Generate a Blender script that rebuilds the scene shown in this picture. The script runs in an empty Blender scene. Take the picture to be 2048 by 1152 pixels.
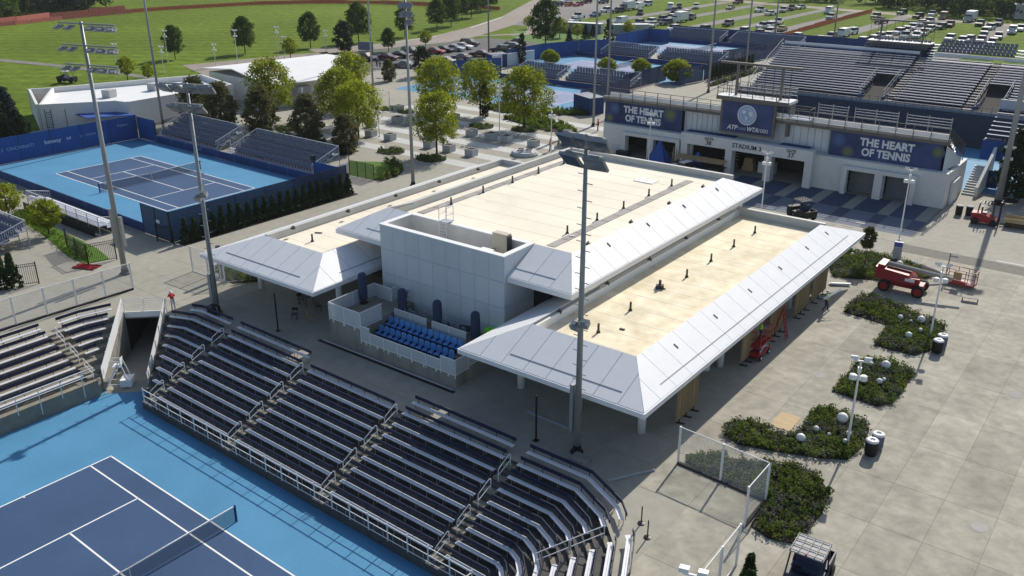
import bpy, bmesh, math, random
from mathutils import Vector, Matrix
import numpy as np

random.seed(7)
SC = bpy.context.scene
COL = SC.collection
R = math.radians

# ------------------------------------------------------------------ camera
cam_d = bpy.data.cameras.new('camera')
cam = bpy.data.objects.new('camera', cam_d)
COL.objects.link(cam)
SC.camera = cam
cam_d.sensor_width = 36.0
cam_d.lens = 31.514
cam_d.clip_start = 0.5
cam_d.clip_end = 3000
cam.location = (19.787, -37.727, 28.269)
cam.rotation_euler = (R(90 - 22.443), R(0.04), R(127.2396 - 90))

# ------------------------------------------------------------------ sun and sky
SUN_AZ, SUN_EL = 96.5, 37.0            # degrees, anticlockwise from +X
sd = bpy.data.lights.new('sun', 'SUN')
sd.energy = 4.5
sd.angle = R(0.53)
sd.color = (1.0, 0.94, 0.84)
sun = bpy.data.objects.new('sun', sd)
COL.objects.link(sun)
sv = Vector((-math.cos(R(SUN_EL)) * math.cos(R(SUN_AZ)), -math.cos(R(SUN_EL)) * math.sin(R(SUN_AZ)), -math.sin(R(SUN_EL))))
sun.rotation_euler = sv.to_track_quat('-Z', 'Y').to_euler()
sun.location = (0, 0, 80)

W = bpy.data.worlds.new('World')
SC.world = W
W.use_nodes = True
wn = W.node_tree
wn.nodes.clear()
wo = wn.nodes.new('ShaderNodeOutputWorld')
wb = wn.nodes.new('ShaderNodeBackground')
ws = wn.nodes.new('ShaderNodeTexSky')
ws.sky_type = 'NISHITA'
ws.sun_disc = False
ws.sun_elevation = R(SUN_EL)
ws.sun_rotation = R(90 - SUN_AZ)
ws.air_density = 1.0
ws.dust_density = 1.2
wb.inputs['Strength'].default_value = 0.115
wn.links.new(ws.outputs[0], wb.inputs[0])
wn.links.new(wb.outputs[0], wo.inputs[0])

SC.view_settings.view_transform = 'Standard'
SC.view_settings.look = 'None'
SC.view_settings.exposure = 0.14
SC.view_settings.gamma = 1.0
SC.view_settings.use_curve_mapping = False

# ------------------------------------------------------------------ materials
def mat(name, col, rough=0.7, var=0.12, scale=3.0, metal=0.0, detail=4.0, world=False, bump=0.0,
        col2=None, stretch=None, spec=0.3, big=0.0, bigscale=0.08, rnd=0.0, objcol=False, translucent=0.0, alpha=None, stripe=0.0):
    m = bpy.data.materials.new(name)
    m.use_nodes = True
    nt = m.node_tree
    N, L = nt.nodes, nt.links
    p = N['Principled BSDF']
    p.inputs['Roughness'].default_value = rough
    p.inputs['Metallic'].default_value = metal
    p.inputs['Specular IOR Level'].default_value = spec
    if world:
        g = N.new('ShaderNodeNewGeometry')
        vec = g.outputs['Position']
    else:
        g = N.new('ShaderNodeTexCoord')
        vec = g.outputs['Object']
    if stretch:
        mp = N.new('ShaderNodeMapping')
        mp.inputs['Scale'].default_value = stretch
        L.new(vec, mp.inputs['Vector'])
        vec = mp.outputs[0]
    nz = N.new('ShaderNodeTexNoise')
    nz.inputs['Scale'].default_value = scale
    nz.inputs['Detail'].default_value = detail
    nz.inputs['Roughness'].default_value = 0.6
    L.new(vec, nz.inputs['Vector'])
    rp = N.new('ShaderNodeValToRGB')
    rp.color_ramp.elements[0].position = 0.3
    rp.color_ramp.elements[1].position = 0.7
    a = [max(0, c * (1 - var)) for c in col]
    b = [min(1, c * (1 + var)) for c in (col2 or col)]
    rp.color_ramp.elements[0].color = (*a, 1)
    rp.color_ramp.elements[1].color = (*b, 1)
    L.new(nz.outputs['Fac'], rp.inputs[0])
    out = rp.outputs[0]
    def scale_by(out, fac):
        mx = N.new('ShaderNodeMix')
        mx.data_type = 'RGBA'
        mx.blend_type = 'MULTIPLY'
        mx.inputs[0].default_value = 1.0
        L.new(out, mx.inputs[6])
        L.new(fac, mx.inputs[7])
        return mx.outputs[2]
    if big:
        n2 = N.new('ShaderNodeTexNoise')
        n2.inputs['Scale'].default_value = bigscale
        n2.inputs['Detail'].default_value = 5.0
        L.new(g.outputs['Position'] if world else g.outputs['Object'], n2.inputs['Vector'])
        mr = N.new('ShaderNodeMapRange')
        mr.inputs[1].default_value = 0.3
        mr.inputs[2].default_value = 0.7
        mr.inputs[3].default_value = 1 - big
        mr.inputs[4].default_value = 1 + big * 0.6
        L.new(n2.outputs['Fac'], mr.inputs[0])
        out = scale_by(out, mr.outputs[0])
    if stripe:
        # mown bands running across the field
        mp = N.new('ShaderNodeMapping')
        mp.inputs['Rotation'].default_value = (0, 0, R(-127))
        L.new(g.outputs['Position'], mp.inputs['Vector'])
        wv = N.new('ShaderNodeTexWave')
        wv.wave_type = 'BANDS'
        wv.bands_direction = 'X'
        wv.inputs['Scale'].default_value = 0.055
        wv.inputs['Distortion'].default_value = 2.5
        wv.inputs['Detail'].default_value = 3.0
        L.new(mp.outputs[0], wv.inputs['Vector'])
        mr = N.new('ShaderNodeMapRange')
        mr.inputs[3].default_value = 1 - stripe
        mr.inputs[4].default_value = 1 + stripe
        L.new(wv.outputs['Fac'], mr.inputs[0])
        out = scale_by(out, mr.outputs[0])
    if rnd or objcol:
        oi = N.new('ShaderNodeObjectInfo')
        if rnd:
            mr = N.new('ShaderNodeMapRange')
            mr.inputs[3].default_value = 1 - rnd
            mr.inputs[4].default_value = 1 + rnd
            L.new(oi.outputs['Random'], mr.inputs[0])
            out = scale_by(out, mr.outputs[0])
        if objcol:
            out = scale_by(out, oi.outputs['Color'])
    L.new(out, p.inputs['Base Color'])
    if bump:
        bp = N.new('ShaderNodeBump')
        bp.inputs['Strength'].default_value = bump
        bp.inputs['Distance'].default_value = 0.05
        L.new(nz.outputs['Fac'], bp.inputs['Height'])
        L.new(bp.outputs[0], p.inputs['Normal'])
    if translucent:
        tr = N.new('ShaderNodeBsdfTranslucent')
        L.new(out, tr.inputs['Color'])
        ms = N.new('ShaderNodeMixShader')
        ms.inputs[0].default_value = translucent
        L.new(p.outputs[0], ms.inputs[1])
        L.new(tr.outputs[0], ms.inputs[2])
        L.new(ms.outputs[0], N['Material Output'].inputs['Surface'])
    if alpha is not None:
        p.inputs['Alpha'].default_value = alpha
    return m

def bright(m, node='ColorRamp'):
    return m

M = {}
M['grass'] = mat('grass', (0.104, 0.158, 0.015), 0.95, 0.25, 0.5, world=True, detail=8, spec=0.05, stripe=0.10, col2=(0.124, 0.176, 0.021), big=0.22, bigscale=0.02)
M['lawn'] = mat('lawn', (0.070, 0.150, 0.010), 0.9, 0.3, 2.0, world=True, detail=6)
M['concrete'] = mat('concrete', (0.325, 0.308, 0.258), 0.85, 0.10, 1.2, world=True, detail=8, big=0.10, bigscale=0.09, rnd=0.05)
M['slab'] = mat('plaza concrete', (0.335, 0.315, 0.258), 0.88, 0.20, 1.3, world=True, detail=12, big=0.22, bigscale=0.35, rnd=0.10)
M['joint'] = mat('joint filler', (0.17, 0.162, 0.138), 0.9, 0.15, 2, world=True)
M['wallconcrete'] = mat('cast concrete', (0.27, 0.255, 0.225), 0.85, 0.2, 1.5, detail=8, stretch=(1, 1, 0.25), big=0.15, bigscale=0.5)
M['tread'] = mat('stand concrete', (0.24, 0.22, 0.175), 0.88, 0.15, 1.8, detail=7, big=0.12, bigscale=0.3)
M['treadshade'] = mat('stand concrete with painted shade', (0.075, 0.073, 0.070), 0.8, 0.2, 1.8, detail=7, big=0.15, bigscale=0.4)  # tread concrete darkened: shade between the benches is put into the colour
M['asphalt'] = mat('asphalt', (0.105, 0.103, 0.105), 0.9, 0.15, 1.0, world=True, detail=8, big=0.15, bigscale=0.05)
M['gravel'] = mat('gravel lot', (0.20, 0.19, 0.18), 0.95, 0.2, 1.0, world=True, detail=8, big=0.15, bigscale=0.04)
M['road'] = mat('road surface', (0.27, 0.235, 0.20), 0.9, 0.12, 0.6, world=True, detail=6, big=0.1, bigscale=0.05)
M['courtlight'] = mat('light blue court', (0.075, 0.245, 0.415), 0.75, 0.06, 6.0, world=True, detail=7, big=0.10, bigscale=0.25)
M['courtdark'] = mat('dark blue court', (0.042, 0.085, 0.175), 0.75, 0.06, 5.0, world=True, detail=5, big=0.10, bigscale=0.25)
M['courtviolet'] = mat('slate blue court', (0.21, 0.25, 0.40), 0.75, 0.06, 3.0, world=True)
M['line'] = mat('white court paint', (0.78, 0.78, 0.76), 0.7, 0.04, 3, world=True)
M['white'] = mat('white paint', (0.76, 0.76, 0.75), 0.5, 0.03, 1.0, big=0.03, bigscale=0.4)
M['panel'] = mat('white roof panel', (0.74, 0.75, 0.765), 0.42, 0.025, 1.5, rnd=0.012)
M['wallpanel'] = mat('white wall panel', (0.60, 0.63, 0.66), 0.45, 0.03, 1.2, rnd=0.03)
M['stucco'] = mat('white render', (0.66, 0.655, 0.63), 0.75, 0.05, 2.5, detail=7, big=0.05, bigscale=0.3)
M['seam'] = mat('roof seam', (0.20, 0.21, 0.22), 0.6, 0.05, 2)
M['cream'] = mat('cream roof membrane', (0.79, 0.725, 0.60), 0.8, 0.05, 0.8, world=True, detail=8, big=0.10, bigscale=0.14, col2=(0.79, 0.72, 0.58))
M['creamR'] = mat('stained cream membrane', (0.72, 0.62, 0.41), 0.8, 0.10, 0.9, world=True, detail=9, big=0.16, bigscale=0.22, col2=(0.79, 0.71, 0.54))
M['walkpad'] = mat('grey walkway pad', (0.33, 0.31, 0.29), 0.85, 0.08, 2.0, world=True, rnd=0.08)
M['greyroof'] = mat('grey roof membrane', (0.40, 0.37, 0.32), 0.8, 0.08, 1.0)
M['coping'] = mat('parapet metal', (0.50, 0.50, 0.48), 0.6, 0.06, 1.2, rnd=0.04)
M['darkpipe'] = mat('dark pipe', (0.05, 0.05, 0.05), 0.5, 0.1, 3)
M['galv'] = mat('galvanised steel', (0.30, 0.31, 0.31), 0.5, 0.10, 2.5, metal=0.35, stretch=(1, 1, 0.2))
M['alu'] = mat('aluminium', (0.76, 0.76, 0.79), 0.28, 0.05, 4.0, metal=0.15, stretch=(0.2, 1, 1))
M['alum2'] = mat('dull aluminium', (0.42, 0.45, 0.52), 0.45, 0.08, 3.0, metal=0.3)
M['navy'] = mat('navy back board', (0.010, 0.016, 0.048), 0.5, 0.08, 2.0)
M['navyfab'] = mat('navy fabric cover', (0.040, 0.056, 0.105), 0.9, 0.2, 8.0, bump=0.3)
M['bluewall'] = mat('navy screen fabric', (0.020, 0.050, 0.16), 0.7, 0.12, 1.2, rnd=0.06)
M['bluewall2'] = mat('deep blue screen fabric', (0.022, 0.075, 0.25), 0.7, 0.15, 0.8, rnd=0.06)
M['bannerblue'] = mat('banner navy print', (0.030, 0.045, 0.125), 0.6, 0.25, 0.35, detail=2, col2=(0.045, 0.065, 0.17))
M['letter'] = mat('white lettering', (0.72, 0.72, 0.73), 0.6, 0.02, 2)
M['letterdim'] = mat('faded lettering', (0.30, 0.40, 0.58), 0.6, 0.02, 2)
M['letterdark'] = mat('dark lettering', (0.02, 0.025, 0.05), 0.6, 0.02, 2)
M['seatblue'] = mat('blue plastic seat', (0.10, 0.29, 0.62), 0.4, 0.06, 4, rnd=0.08)
M['seatgrey'] = mat('grey seat', (0.20, 0.22, 0.27), 0.5, 0.08, 4, rnd=0.06)
M['seatslate'] = mat('slate seat', (0.14, 0.155, 0.21), 0.5, 0.08, 4, rnd=0.10)
M['black'] = mat('black paint', (0.012, 0.012, 0.014), 0.45, 0.1, 3)
M['rubber'] = mat('black rubber', (0.02, 0.02, 0.02), 0.8, 0.15, 5)
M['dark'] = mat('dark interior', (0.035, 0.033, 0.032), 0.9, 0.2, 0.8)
M['wood'] = mat('timber slat', (0.34, 0.245, 0.14), 0.7, 0.15, 3.0, stretch=(1, 1, 0.15), rnd=0.16)
M['ply'] = mat('plywood', (0.47, 0.35, 0.20), 0.8, 0.12, 3.0, stretch=(0.3, 1, 1))
M['red'] = mat('red machine paint', (0.30, 0.020, 0.024), 0.4, 0.10, 2, rnd=0.04)
M['redshirt'] = mat('red cloth', (0.55, 0.03, 0.05), 0.85, 0.1, 8)
M['hiviz'] = mat('hi-vis cloth', (0.42, 0.75, 0.05), 0.8, 0.1, 8)
M['hivizo'] = mat('orange hi-vis cloth', (0.75, 0.16, 0.04), 0.8, 0.1, 8)
M['limetarp'] = mat('lime tarpaulin', (0.22, 0.80, 0.02), 0.6, 0.15, 5)
M['pants'] = mat('dark trousers', (0.03, 0.035, 0.05), 0.85, 0.1, 8)
M['palepants'] = mat('pale trousers', (0.58, 0.56, 0.52), 0.85, 0.1, 8)
M['skin'] = mat('skin', (0.45, 0.27, 0.19), 0.6, 0.05, 8)
M['hair'] = mat('dark hair', (0.03, 0.022, 0.016), 0.8, 0.1, 8)
M['hat'] = mat('white hat', (0.65, 0.65, 0.62), 0.8, 0.05, 8)
M['carpaint'] = mat('car paint', (1, 1, 1), 0.3, 0.02, 1.0, objcol=True, spec=0.6)
M['glass'] = mat('dark glass', (0.02, 0.025, 0.03), 0.08, 0.05, 1, spec=0.8)
M['lampglass'] = mat('lamp glass', (0.05, 0.075, 0.12), 0.2, 0.1, 3, spec=0.7)
M['globe'] = mat('white globe', (0.74, 0.73, 0.70), 0.35, 0.04, 3)
M['bark'] = mat('bark', (0.085, 0.062, 0.045), 0.9, 0.25, 5, stretch=(1, 1, 0.25))
M['mulch'] = mat('mulch', (0.035, 0.026, 0.02), 0.95, 0.3, 5, world=True)
M['orange'] = mat('orange safety net', (0.62, 0.15, 0.07), 0.8, 0.2, 1.5)
M['pinknet'] = mat('red safety net', (0.55, 0.16, 0.13), 0.8, 0.2, 1.5)
M['paverdark'] = mat('dark blue paver', (0.055, 0.075, 0.125), 0.85, 0.12, 2.5, world=True, detail=6, rnd=0.07)
M['paverlight'] = mat('pale paver', (0.27, 0.265, 0.235), 0.85, 0.1, 2.5, world=True, detail=6, rnd=0.05)
M['pavermid'] = mat('slate paver', (0.125, 0.15, 0.195), 0.85, 0.1, 2.5, world=True, detail=6, rnd=0.06)
M['brown'] = mat('weathered fascia', (0.15, 0.135, 0.12), 0.7, 0.2, 1.0, stretch=(0.3, 1, 1))
M['bluepyr'] = mat('blue fabric', (0.03, 0.085, 0.32), 0.7, 0.12, 3)
M['cardboard'] = mat('cardboard', (0.40, 0.28, 0.15), 0.85, 0.1, 4)
M['stone'] = mat('grey planter', (0.42, 0.43, 0.43), 0.8, 0.08, 3, rnd=0.05)
def leafmat(name, c, c2, tl=0.35, sc=0.9):
    return mat(name, c, 0.75, 0.30, sc, world=True, detail=5, col2=c2, rnd=0.10, translucent=tl, spec=0.15)
M['leafY'] = leafmat('yellow green leaves', (0.20, 0.25, 0.010), (0.27, 0.30, 0.020), 0.6)
M['leafG'] = leafmat('mid green leaves', (0.048, 0.092, 0.013), (0.078, 0.125, 0.018), 0.45)
M['leafD'] = leafmat('dark green leaves', (0.016, 0.032, 0.012), (0.028, 0.048, 0.016), 0.2)
M['leafB'] = leafmat('bronze green leaves', (0.066, 0.090, 0.024), (0.125, 0.112, 0.044), 0.45)
M['leafBlue'] = leafmat('blue green needles', (0.022, 0.042, 0.034), (0.036, 0.058, 0.046), 0.15)
M['leafP'] = leafmat('planting leaves', (0.072, 0.118, 0.014), (0.125, 0.165, 0.032), 0.5, 1.5)
M['leafP2'] = leafmat('grey planting leaves', (0.085, 0.10, 0.065), (0.16, 0.155, 0.14), 0.4, 2.5)
M['leafArb'] = leafmat('arborvitae foliage', (0.022, 0.045, 0.012), (0.036, 0.062, 0.018), 0.2)
M['leafLawn'] = leafmat('bright leaves', (0.11, 0.18, 0.015), (0.15, 0.22, 0.02), 0.4)

# see-through woven mesh: a fine procedural weave
def meshmat(name, col, cover, scale=14.0):
    m = bpy.data.materials.new(name)
    m.use_nodes = True
    N, L = m.node_tree.nodes, m.node_tree.links
    p = N['Principled BSDF']
    p.inputs['Base Color'].default_value = (*col, 1)
    p.inputs['Roughness'].default_value = 0.6
    tc = N.new('ShaderNodeTexCoord')
    nz = N.new('ShaderNodeTexNoise')
    nz.inputs['Scale'].default_value = scale
    nz.inputs['Detail'].default_value = 2
    L.new(tc.outputs['Object'], nz.inputs['Vector'])
    mr = N.new('ShaderNodeMapRange')
    mr.inputs[1].default_value = 0.3
    mr.inputs[2].default_value = 0.7
    mr.inputs[3].default_value = max(0, cover - 0.12)
    mr.inputs[4].default_value = min(1, cover + 0.12)
    L.new(nz.outputs['Fac'], mr.inputs[0])
    t = N.new('ShaderNodeBsdfTransparent')
    ms = N.new('ShaderNodeMixShader')
    L.new(mr.outputs[0], ms.inputs[0])
    L.new(t.outputs[0], ms.inputs[1])
    L.new(p.outputs[0], ms.inputs[2])
    L.new(ms.outputs[0], N['Material Output'].inputs['Surface'])
    return m
M['mesh'] = meshmat('white wire mesh', (0.62, 0.64, 0.62), 0.13)
M['meshdense'] = meshmat('white perforated panel', (0.60, 0.63, 0.66), 0.72)
M['meshblue'] = meshmat('blue windscreen mesh', (0.012, 0.035, 0.11), 0.82)
M['net'] = meshmat('tennis net', (0.03, 0.05, 0.09), 0.32, 30)
M['meshdark'] = meshmat('dark chain link', (0.03, 0.03, 0.035), 0.35)

# ------------------------------------------------------------------ mesh builder
class MB:
    def __init__(s):
        s.v, s.f = [], []
    def add(s, vs, fs):
        o = len(s.v)
        s.v += [tuple(v) for v in vs]
        s.f += [tuple(i + o for i in f) for f in fs]
        return s
    def box(s, x0, x1, y0, y1, z0, z1):
        return s.add([(x0, y0, z0), (x1, y0, z0), (x1, y1, z0), (x0, y1, z0), (x0, y0, z1), (x1, y0, z1), (x1, y1, z1), (x0, y1, z1)],
                     [(3, 2, 1, 0), (4, 5, 6, 7), (0, 1, 5, 4), (1, 2, 6, 5), (2, 3, 7, 6), (3, 0, 4, 7)])
    def obox(s, c, d, rz=0.0, rx=0.0, ry=0.0):
        m = Matrix.Translation(c) @ Matrix.Rotation(rz, 4, 'Z') @ Matrix.Rotation(ry, 4, 'Y') @ Matrix.Rotation(rx, 4, 'X')
        vs = [m @ Vector((sx * d[0] / 2, sy * d[1] / 2, sz * d[2] / 2)) for sz in (-1, 1) for sx, sy in ((-1, -1), (1, -1), (1, 1), (-1, 1))]
        return s.add(vs, [(3, 2, 1, 0), (4, 5, 6, 7), (0, 1, 5, 4), (1, 2, 6, 5), (2, 3, 7, 6), (3, 0, 4, 7)])
    def tube(s, a, b, r, n=8, r2=None, caps=True):
        a, b = Vector(a), Vector(b)
        d = (b - a)
        if d.length < 1e-6:
            return s
        d.normalize()
        u = d.cross(Vector((0, 0, 1)))
        if u.length < 1e-3:
            u = Vector((1, 0, 0))
        u.normalize()
        w = d.cross(u)
        r2 = r if r2 is None else r2
        vs = []
        for P, q in ((a, r), (b, r2)):
            for i in range(n):
                t = 2 * math.pi * i / n
                vs.append(P + (u * math.cos(t) + w * math.sin(t)) * q)
        fs = [(i, i + n, (i + 1) % n + n, (i + 1) % n) for i in range(n)]
        if caps:
            fs += [tuple(range(n)), tuple(range(2 * n - 1, n - 1, -1))]
        return s.add(vs, fs)
    def path(s, pts, r, n=6):
        for a, b in zip(pts, pts[1:]):
            s.tube(a, b, r, n)
        return s
    def prism(s, poly, z0, z1):
        n = len(poly)
        ar = sum(poly[i][0] * poly[(i + 1) % n][1] - poly[(i + 1) % n][0] * poly[i][1] for i in range(n))
        if ar < 0:
            poly = poly[::-1]
        vs = [(p[0], p[1], z0) for p in poly] + [(p[0], p[1], z1) for p in poly]
        fs = [tuple(range(n - 1, -1, -1)), tuple(range(n, 2 * n))] + [(i, (i + 1) % n, (i + 1) % n + n, i + n) for i in range(n)]
        return s.add(vs, fs)
    def quad(s, *p):
        return s.add(p, [tuple(range(len(p)))])
    def slabq(s, p, t):
        """a quad (4 points, counter-clockwise seen from outside) thickened inwards by t"""
        p = [Vector(q) for q in p]
        n = Vector((0, 0, 0))
        for i in range(len(p)):
            n += p[i].cross(p[(i + 1) % len(p)])
        n.normalize()
        k = len(p)
        vs = p + [q - n * t for q in p]
        fs = [tuple(range(k)), tuple(range(2 * k - 1, k - 1, -1))] + [(i, i + k, (i + 1) % k + k, (i + 1) % k) for i in range(k)]
        return s.add(vs, fs)
    def sphere(s, c, r, nu=10, nv=7, sz=1.0):
        c = Vector(c)
        vs = [c + Vector((0, 0, -r * sz))]
        for j in range(1, nv):
            t = math.pi * j / nv - math.pi / 2
            for i in range(nu):
                a = 2 * math.pi * i / nu
                vs.append(c + Vector((r * math.cos(t) * math.cos(a), r * math.cos(t) * math.sin(a), r * sz * math.sin(t))))
        vs.append(c + Vector((0, 0, r * sz)))
        fs = [(0, 1 + (i + 1) % nu, 1 + i) for i in range(nu)]
        for j in range(nv - 2):
            for i in range(nu):
                a = 1 + j * nu
                fs.append((a + i, a + (i + 1) % nu, a + nu + (i + 1) % nu, a + nu + i))
        a = 1 + (nv - 2) * nu
        fs += [(a + i, a + (i + 1) % nu, len(vs) - 1) for i in range(nu)]
        return s.add(vs, fs)
    def lathe(s, prof, n=12, c=(0, 0, 0)):
        vs, fs = [], []
        for r, z in prof:
            for i in range(n):
                t = 2 * math.pi * i / n
                vs.append((c[0] + r * math.cos(t), c[1] + r * math.sin(t), c[2] + z))
        for j in range(len(prof) - 1):
            for i in range(n):
                fs.append((j * n + i, j * n + (i + 1) % n, (j + 1) * n + (i + 1) % n, (j + 1) * n + i))
        fs.append(tuple(range(n - 1, -1, -1)))
        k = (len(prof) - 1) * n
        fs.append(tuple(range(k, k + n)))
        return s.add(vs, fs)
    def mesh(s, name, m, smooth=False):
        me = bpy.data.meshes.new(name)
        me.from_pydata(s.v, [], s.f)
        for mm in (m if isinstance(m, (list, tuple)) else [m]):
            me.materials.append(M[mm] if isinstance(mm, str) else mm)
        if smooth:
            me.polygons.foreach_set('use_smooth', [True] * len(me.polygons))
        me.update()
        return me
    def build(s, name, m, parent=None, smooth=False, loc=None, rz=None):
        return put(name, s.mesh(name, m, smooth), parent, loc, rz)

def put(name, me, parent=None, loc=None, rz=None):
    o = bpy.data.objects.new(name, me)
    COL.objects.link(o)
    if parent is not None:
        o.parent = parent
    if loc is not None:
        o.location = loc
    if rz is not None:
        o.rotation_euler = (0, 0, rz)
    return o

def tag(o, label=None, cat=None, group=None, kind=None):
    if label:
        o['label'] = label
    if cat:
        o['category'] = cat
    if group:
        o['group'] = group
    if kind:
        o['kind'] = kind
    return o

def thing(name, label, cat, loc=(0, 0, 0), rz=0.0, group=None):
    o = bpy.data.objects.new(name, None)
    COL.objects.link(o)
    o.location = loc if len(loc) > 2 else (*loc, 0)
    o.rotation_euler = (0, 0, rz)
    o.empty_display_size = 0.2
    return tag(o, label, cat, group)

def struct(name, mb, m, **k):
    return tag(mb.build(name, m, **k), kind='structure')

KIDS = {}
def copy_tree(o, parent=None, loc=None, rz=None, label=None, group=None, scale=None):
    c = o.copy()
    COL.objects.link(c)
    if parent is not None:
        c.parent = parent
    if loc is not None:
        c.location = loc
    if rz is not None:
        c.rotation_euler = (0, 0, rz)
    if scale is not None:
        c.scale = scale
    if label:
        c['label'] = label
    if group:
        c['group'] = group
    for ch in list(o.children):
        copy_tree(ch, c)
    return c

def frame(ox, oy, deg):
    a = R(deg)
    ca, sa = math.cos(a), math.sin(a)
    def f(x, y, z=None):
        p = (ox + ca * x - sa * y, oy + sa * x + ca * y)
        return p if z is None else (*p, z)
    f.a = a
    f.o = (ox, oy)
    return f

ORD = ['first', 'second', 'third', 'fourth', 'fifth', 'sixth', 'seventh', 'eighth', 'ninth', 'tenth', 'eleventh', 'twelfth',
       'thirteenth', 'fourteenth', 'fifteenth', 'sixteenth', 'seventeenth', 'eighteenth', 'nineteenth', 'twentieth']

def sheet(name, poly, z, m, holes=(), **k):
    """a flat sheet with holes"""
    bm = bmesh.new()
    edges = []
    for loop in [poly, *holes]:
        vs = [bm.verts.new((p[0], p[1], z)) for p in loop]
        for i in range(len(vs)):
            edges.append(bm.edges.new((vs[i], vs[(i + 1) % len(vs)])))
    bmesh.ops.triangle_fill(bm, use_beauty=True, use_dissolve=False, edges=edges, normal=(0, 0, 1))
    for f in bm.faces:
        if f.normal.z < 0:
            f.normal_flip()
    me = bpy.data.meshes.new(name)
    bm.to_mesh(me)
    bm.free()
    me.materials.append(M[m])
    o = put(name, me)
    return tag(o, kind='structure')

def offset(pts, d):
    """offset an open 2-D polyline to its right by d"""
    n = len(pts)
    P = [Vector((p[0], p[1])) for p in pts]
    nr = []
    for a, b in zip(P, P[1:]):
        t = (b - a).normalized()
        nr.append(Vector((t.y, -t.x)))
    out = [P[0] + nr[0] * d]
    for i in range(1, n - 1):
        m = nr[i - 1] + nr[i]
        out.append(P[i] + m * (2 * d / m.length_squared))
    out.append(P[-1] + nr[-1] * d)
    return out

def clip(pts, g):
    """longest run of a polyline where g(p) >= 0"""
    dense = []
    for a, b in zip(pts, pts[1:]):
        n = max(1, int((b - a).length / 0.4))
        dense += [a + (b - a) * (i / n) for i in range(n)]
    pts = dense + [pts[-1]]
    out, best = [], []
    for a, b in zip(pts, pts[1:]):
        ga, gb = g(a), g(b)
        if ga >= 0 and not out:
            out = [a]
        if ga >= 0 and gb >= 0:
            out.append(b)
        elif ga >= 0:
            out.append(a + (b - a) * (ga / (ga - gb)))
            if sum((q - p).length for p, q in zip(out, out[1:])) > sum((q - p).length for p, q in zip(best, best[1:])):
                best = out
            out = []
        elif gb >= 0:
            out = [a + (b - a) * (ga / (ga - gb)), b]
    if len(out) > 1 and sum((q - p).length for p, q in zip(out, out[1:])) > sum((q - p).length for p, q in zip(best, best[1:])):
        best = out
    keep = best[:1]
    for i in range(1, len(best) - 1):
        u, v = best[i] - keep[-1], best[i + 1] - best[i]
        if abs(u.x * v.y - u.y * v.x) > 1e-4 * u.length * v.length and u.length > 1e-3:
            keep.append(best[i])
    return keep + best[-1:] if len(best) > 1 else best

def ribbon(mb, pts, d0, d1, z0, z1):
    """a bar following a polyline, from offset d0 to d1 and from z0 to z1"""
    a, b = offset(pts, d0), offset(pts, d1)
    n = len(pts)
    vs = [(p.x, p.y, z0) for p in a] + [(p.x, p.y, z0) for p in b] + [(p.x, p.y, z1) for p in a] + [(p.x, p.y, z1) for p in b]
    fs = []
    for i in range(n - 1):
        fs += [(i, i + 1, n + i + 1, n + i), (2 * n + i, 3 * n + i, 3 * n + i + 1, 2 * n + i + 1),
               (i, 2 * n + i, 2 * n + i + 1, i + 1), (n + i, n + i + 1, 3 * n + i + 1, 3 * n + i)]
    fs += [(0, n, 3 * n, 2 * n), (n - 1, 3 * n - 1, 4 * n - 1, 2 * n - 1)]
    mb.add(vs, fs)
    return mb

def along(pts, step, start=0.3):
    """points at even distances along a polyline, with direction"""
    out, acc, nxt = [], 0.0, start
    for a, b in zip(pts, pts[1:]):
        l = (b - a).length
        while nxt <= acc + l - 0.05:
            out.append((a + (b - a) * ((nxt - acc) / l), (b - a).normalized()))
            nxt += step
        acc += l
    return out

def text(body, name, size, m, parent, loc, rot, extrude=0.02, bold=0.0, align='CENTER', width=None, shear=0.0):
    c = bpy.data.curves.new(name, 'FONT')
    c.body = body
    c.size = size
    c.extrude = extrude
    c.offset = bold
    c.align_x = align
    c.align_y = 'CENTER'
    c.shear = shear
    c.resolution_u = 3
    o = bpy.data.objects.new(name, c)
    COL.objects.link(o)
    dg = bpy.context.evaluated_depsgraph_get()
    me = bpy.data.meshes.new_from_object(o.evaluated_get(dg))
    bpy.data.objects.remove(o)
    me.materials.clear()
    me.materials.append(M[m])
    if width:
        xs = [v.co.x for v in me.vertices]
        k = width / (max(xs) - min(xs))
        for v in me.vertices:
            v.co.x *= k
    o = put(name, me, parent)
    o.location = loc
    o.rotation_euler = rot
    return o

M['membraneseam'] = mat('welded membrane seam', (0.765, 0.695, 0.565), 0.8, 0.06, 2.0, world=True)
# ------------------------------------------------------------------ frames of the two courts that are turned a little
NC = frame(-29.9, -14.5, -1.2)         # sunken court in front
LC = frame(-86.8, 12.3, -1.3)          # court on the left
ZC = -3.33
PITCH, RISE = 0.87, 0.353
P0 = [Vector(p) for p in [(-13.0, 10.0), (-7.5, 12.08), (28.08, 12.05), (30.6, 10.85), (32.45, 9.0), (33.6, 6.7), (33.8, 5.0), (33.8, -32)]]
P0W = [Vector(p) for p in [(-13.78, -32), (-13.78, 6.0), (-12.4, 10.85)]]
tt = lambda p: (p[0] + p[1]) / math.sqrt(2)
ss = lambda p: (p[1] - p[0]) / math.sqrt(2)
st = lambda s, t: ((t - s) / math.sqrt(2), (t + s) / math.sqrt(2))

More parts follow.
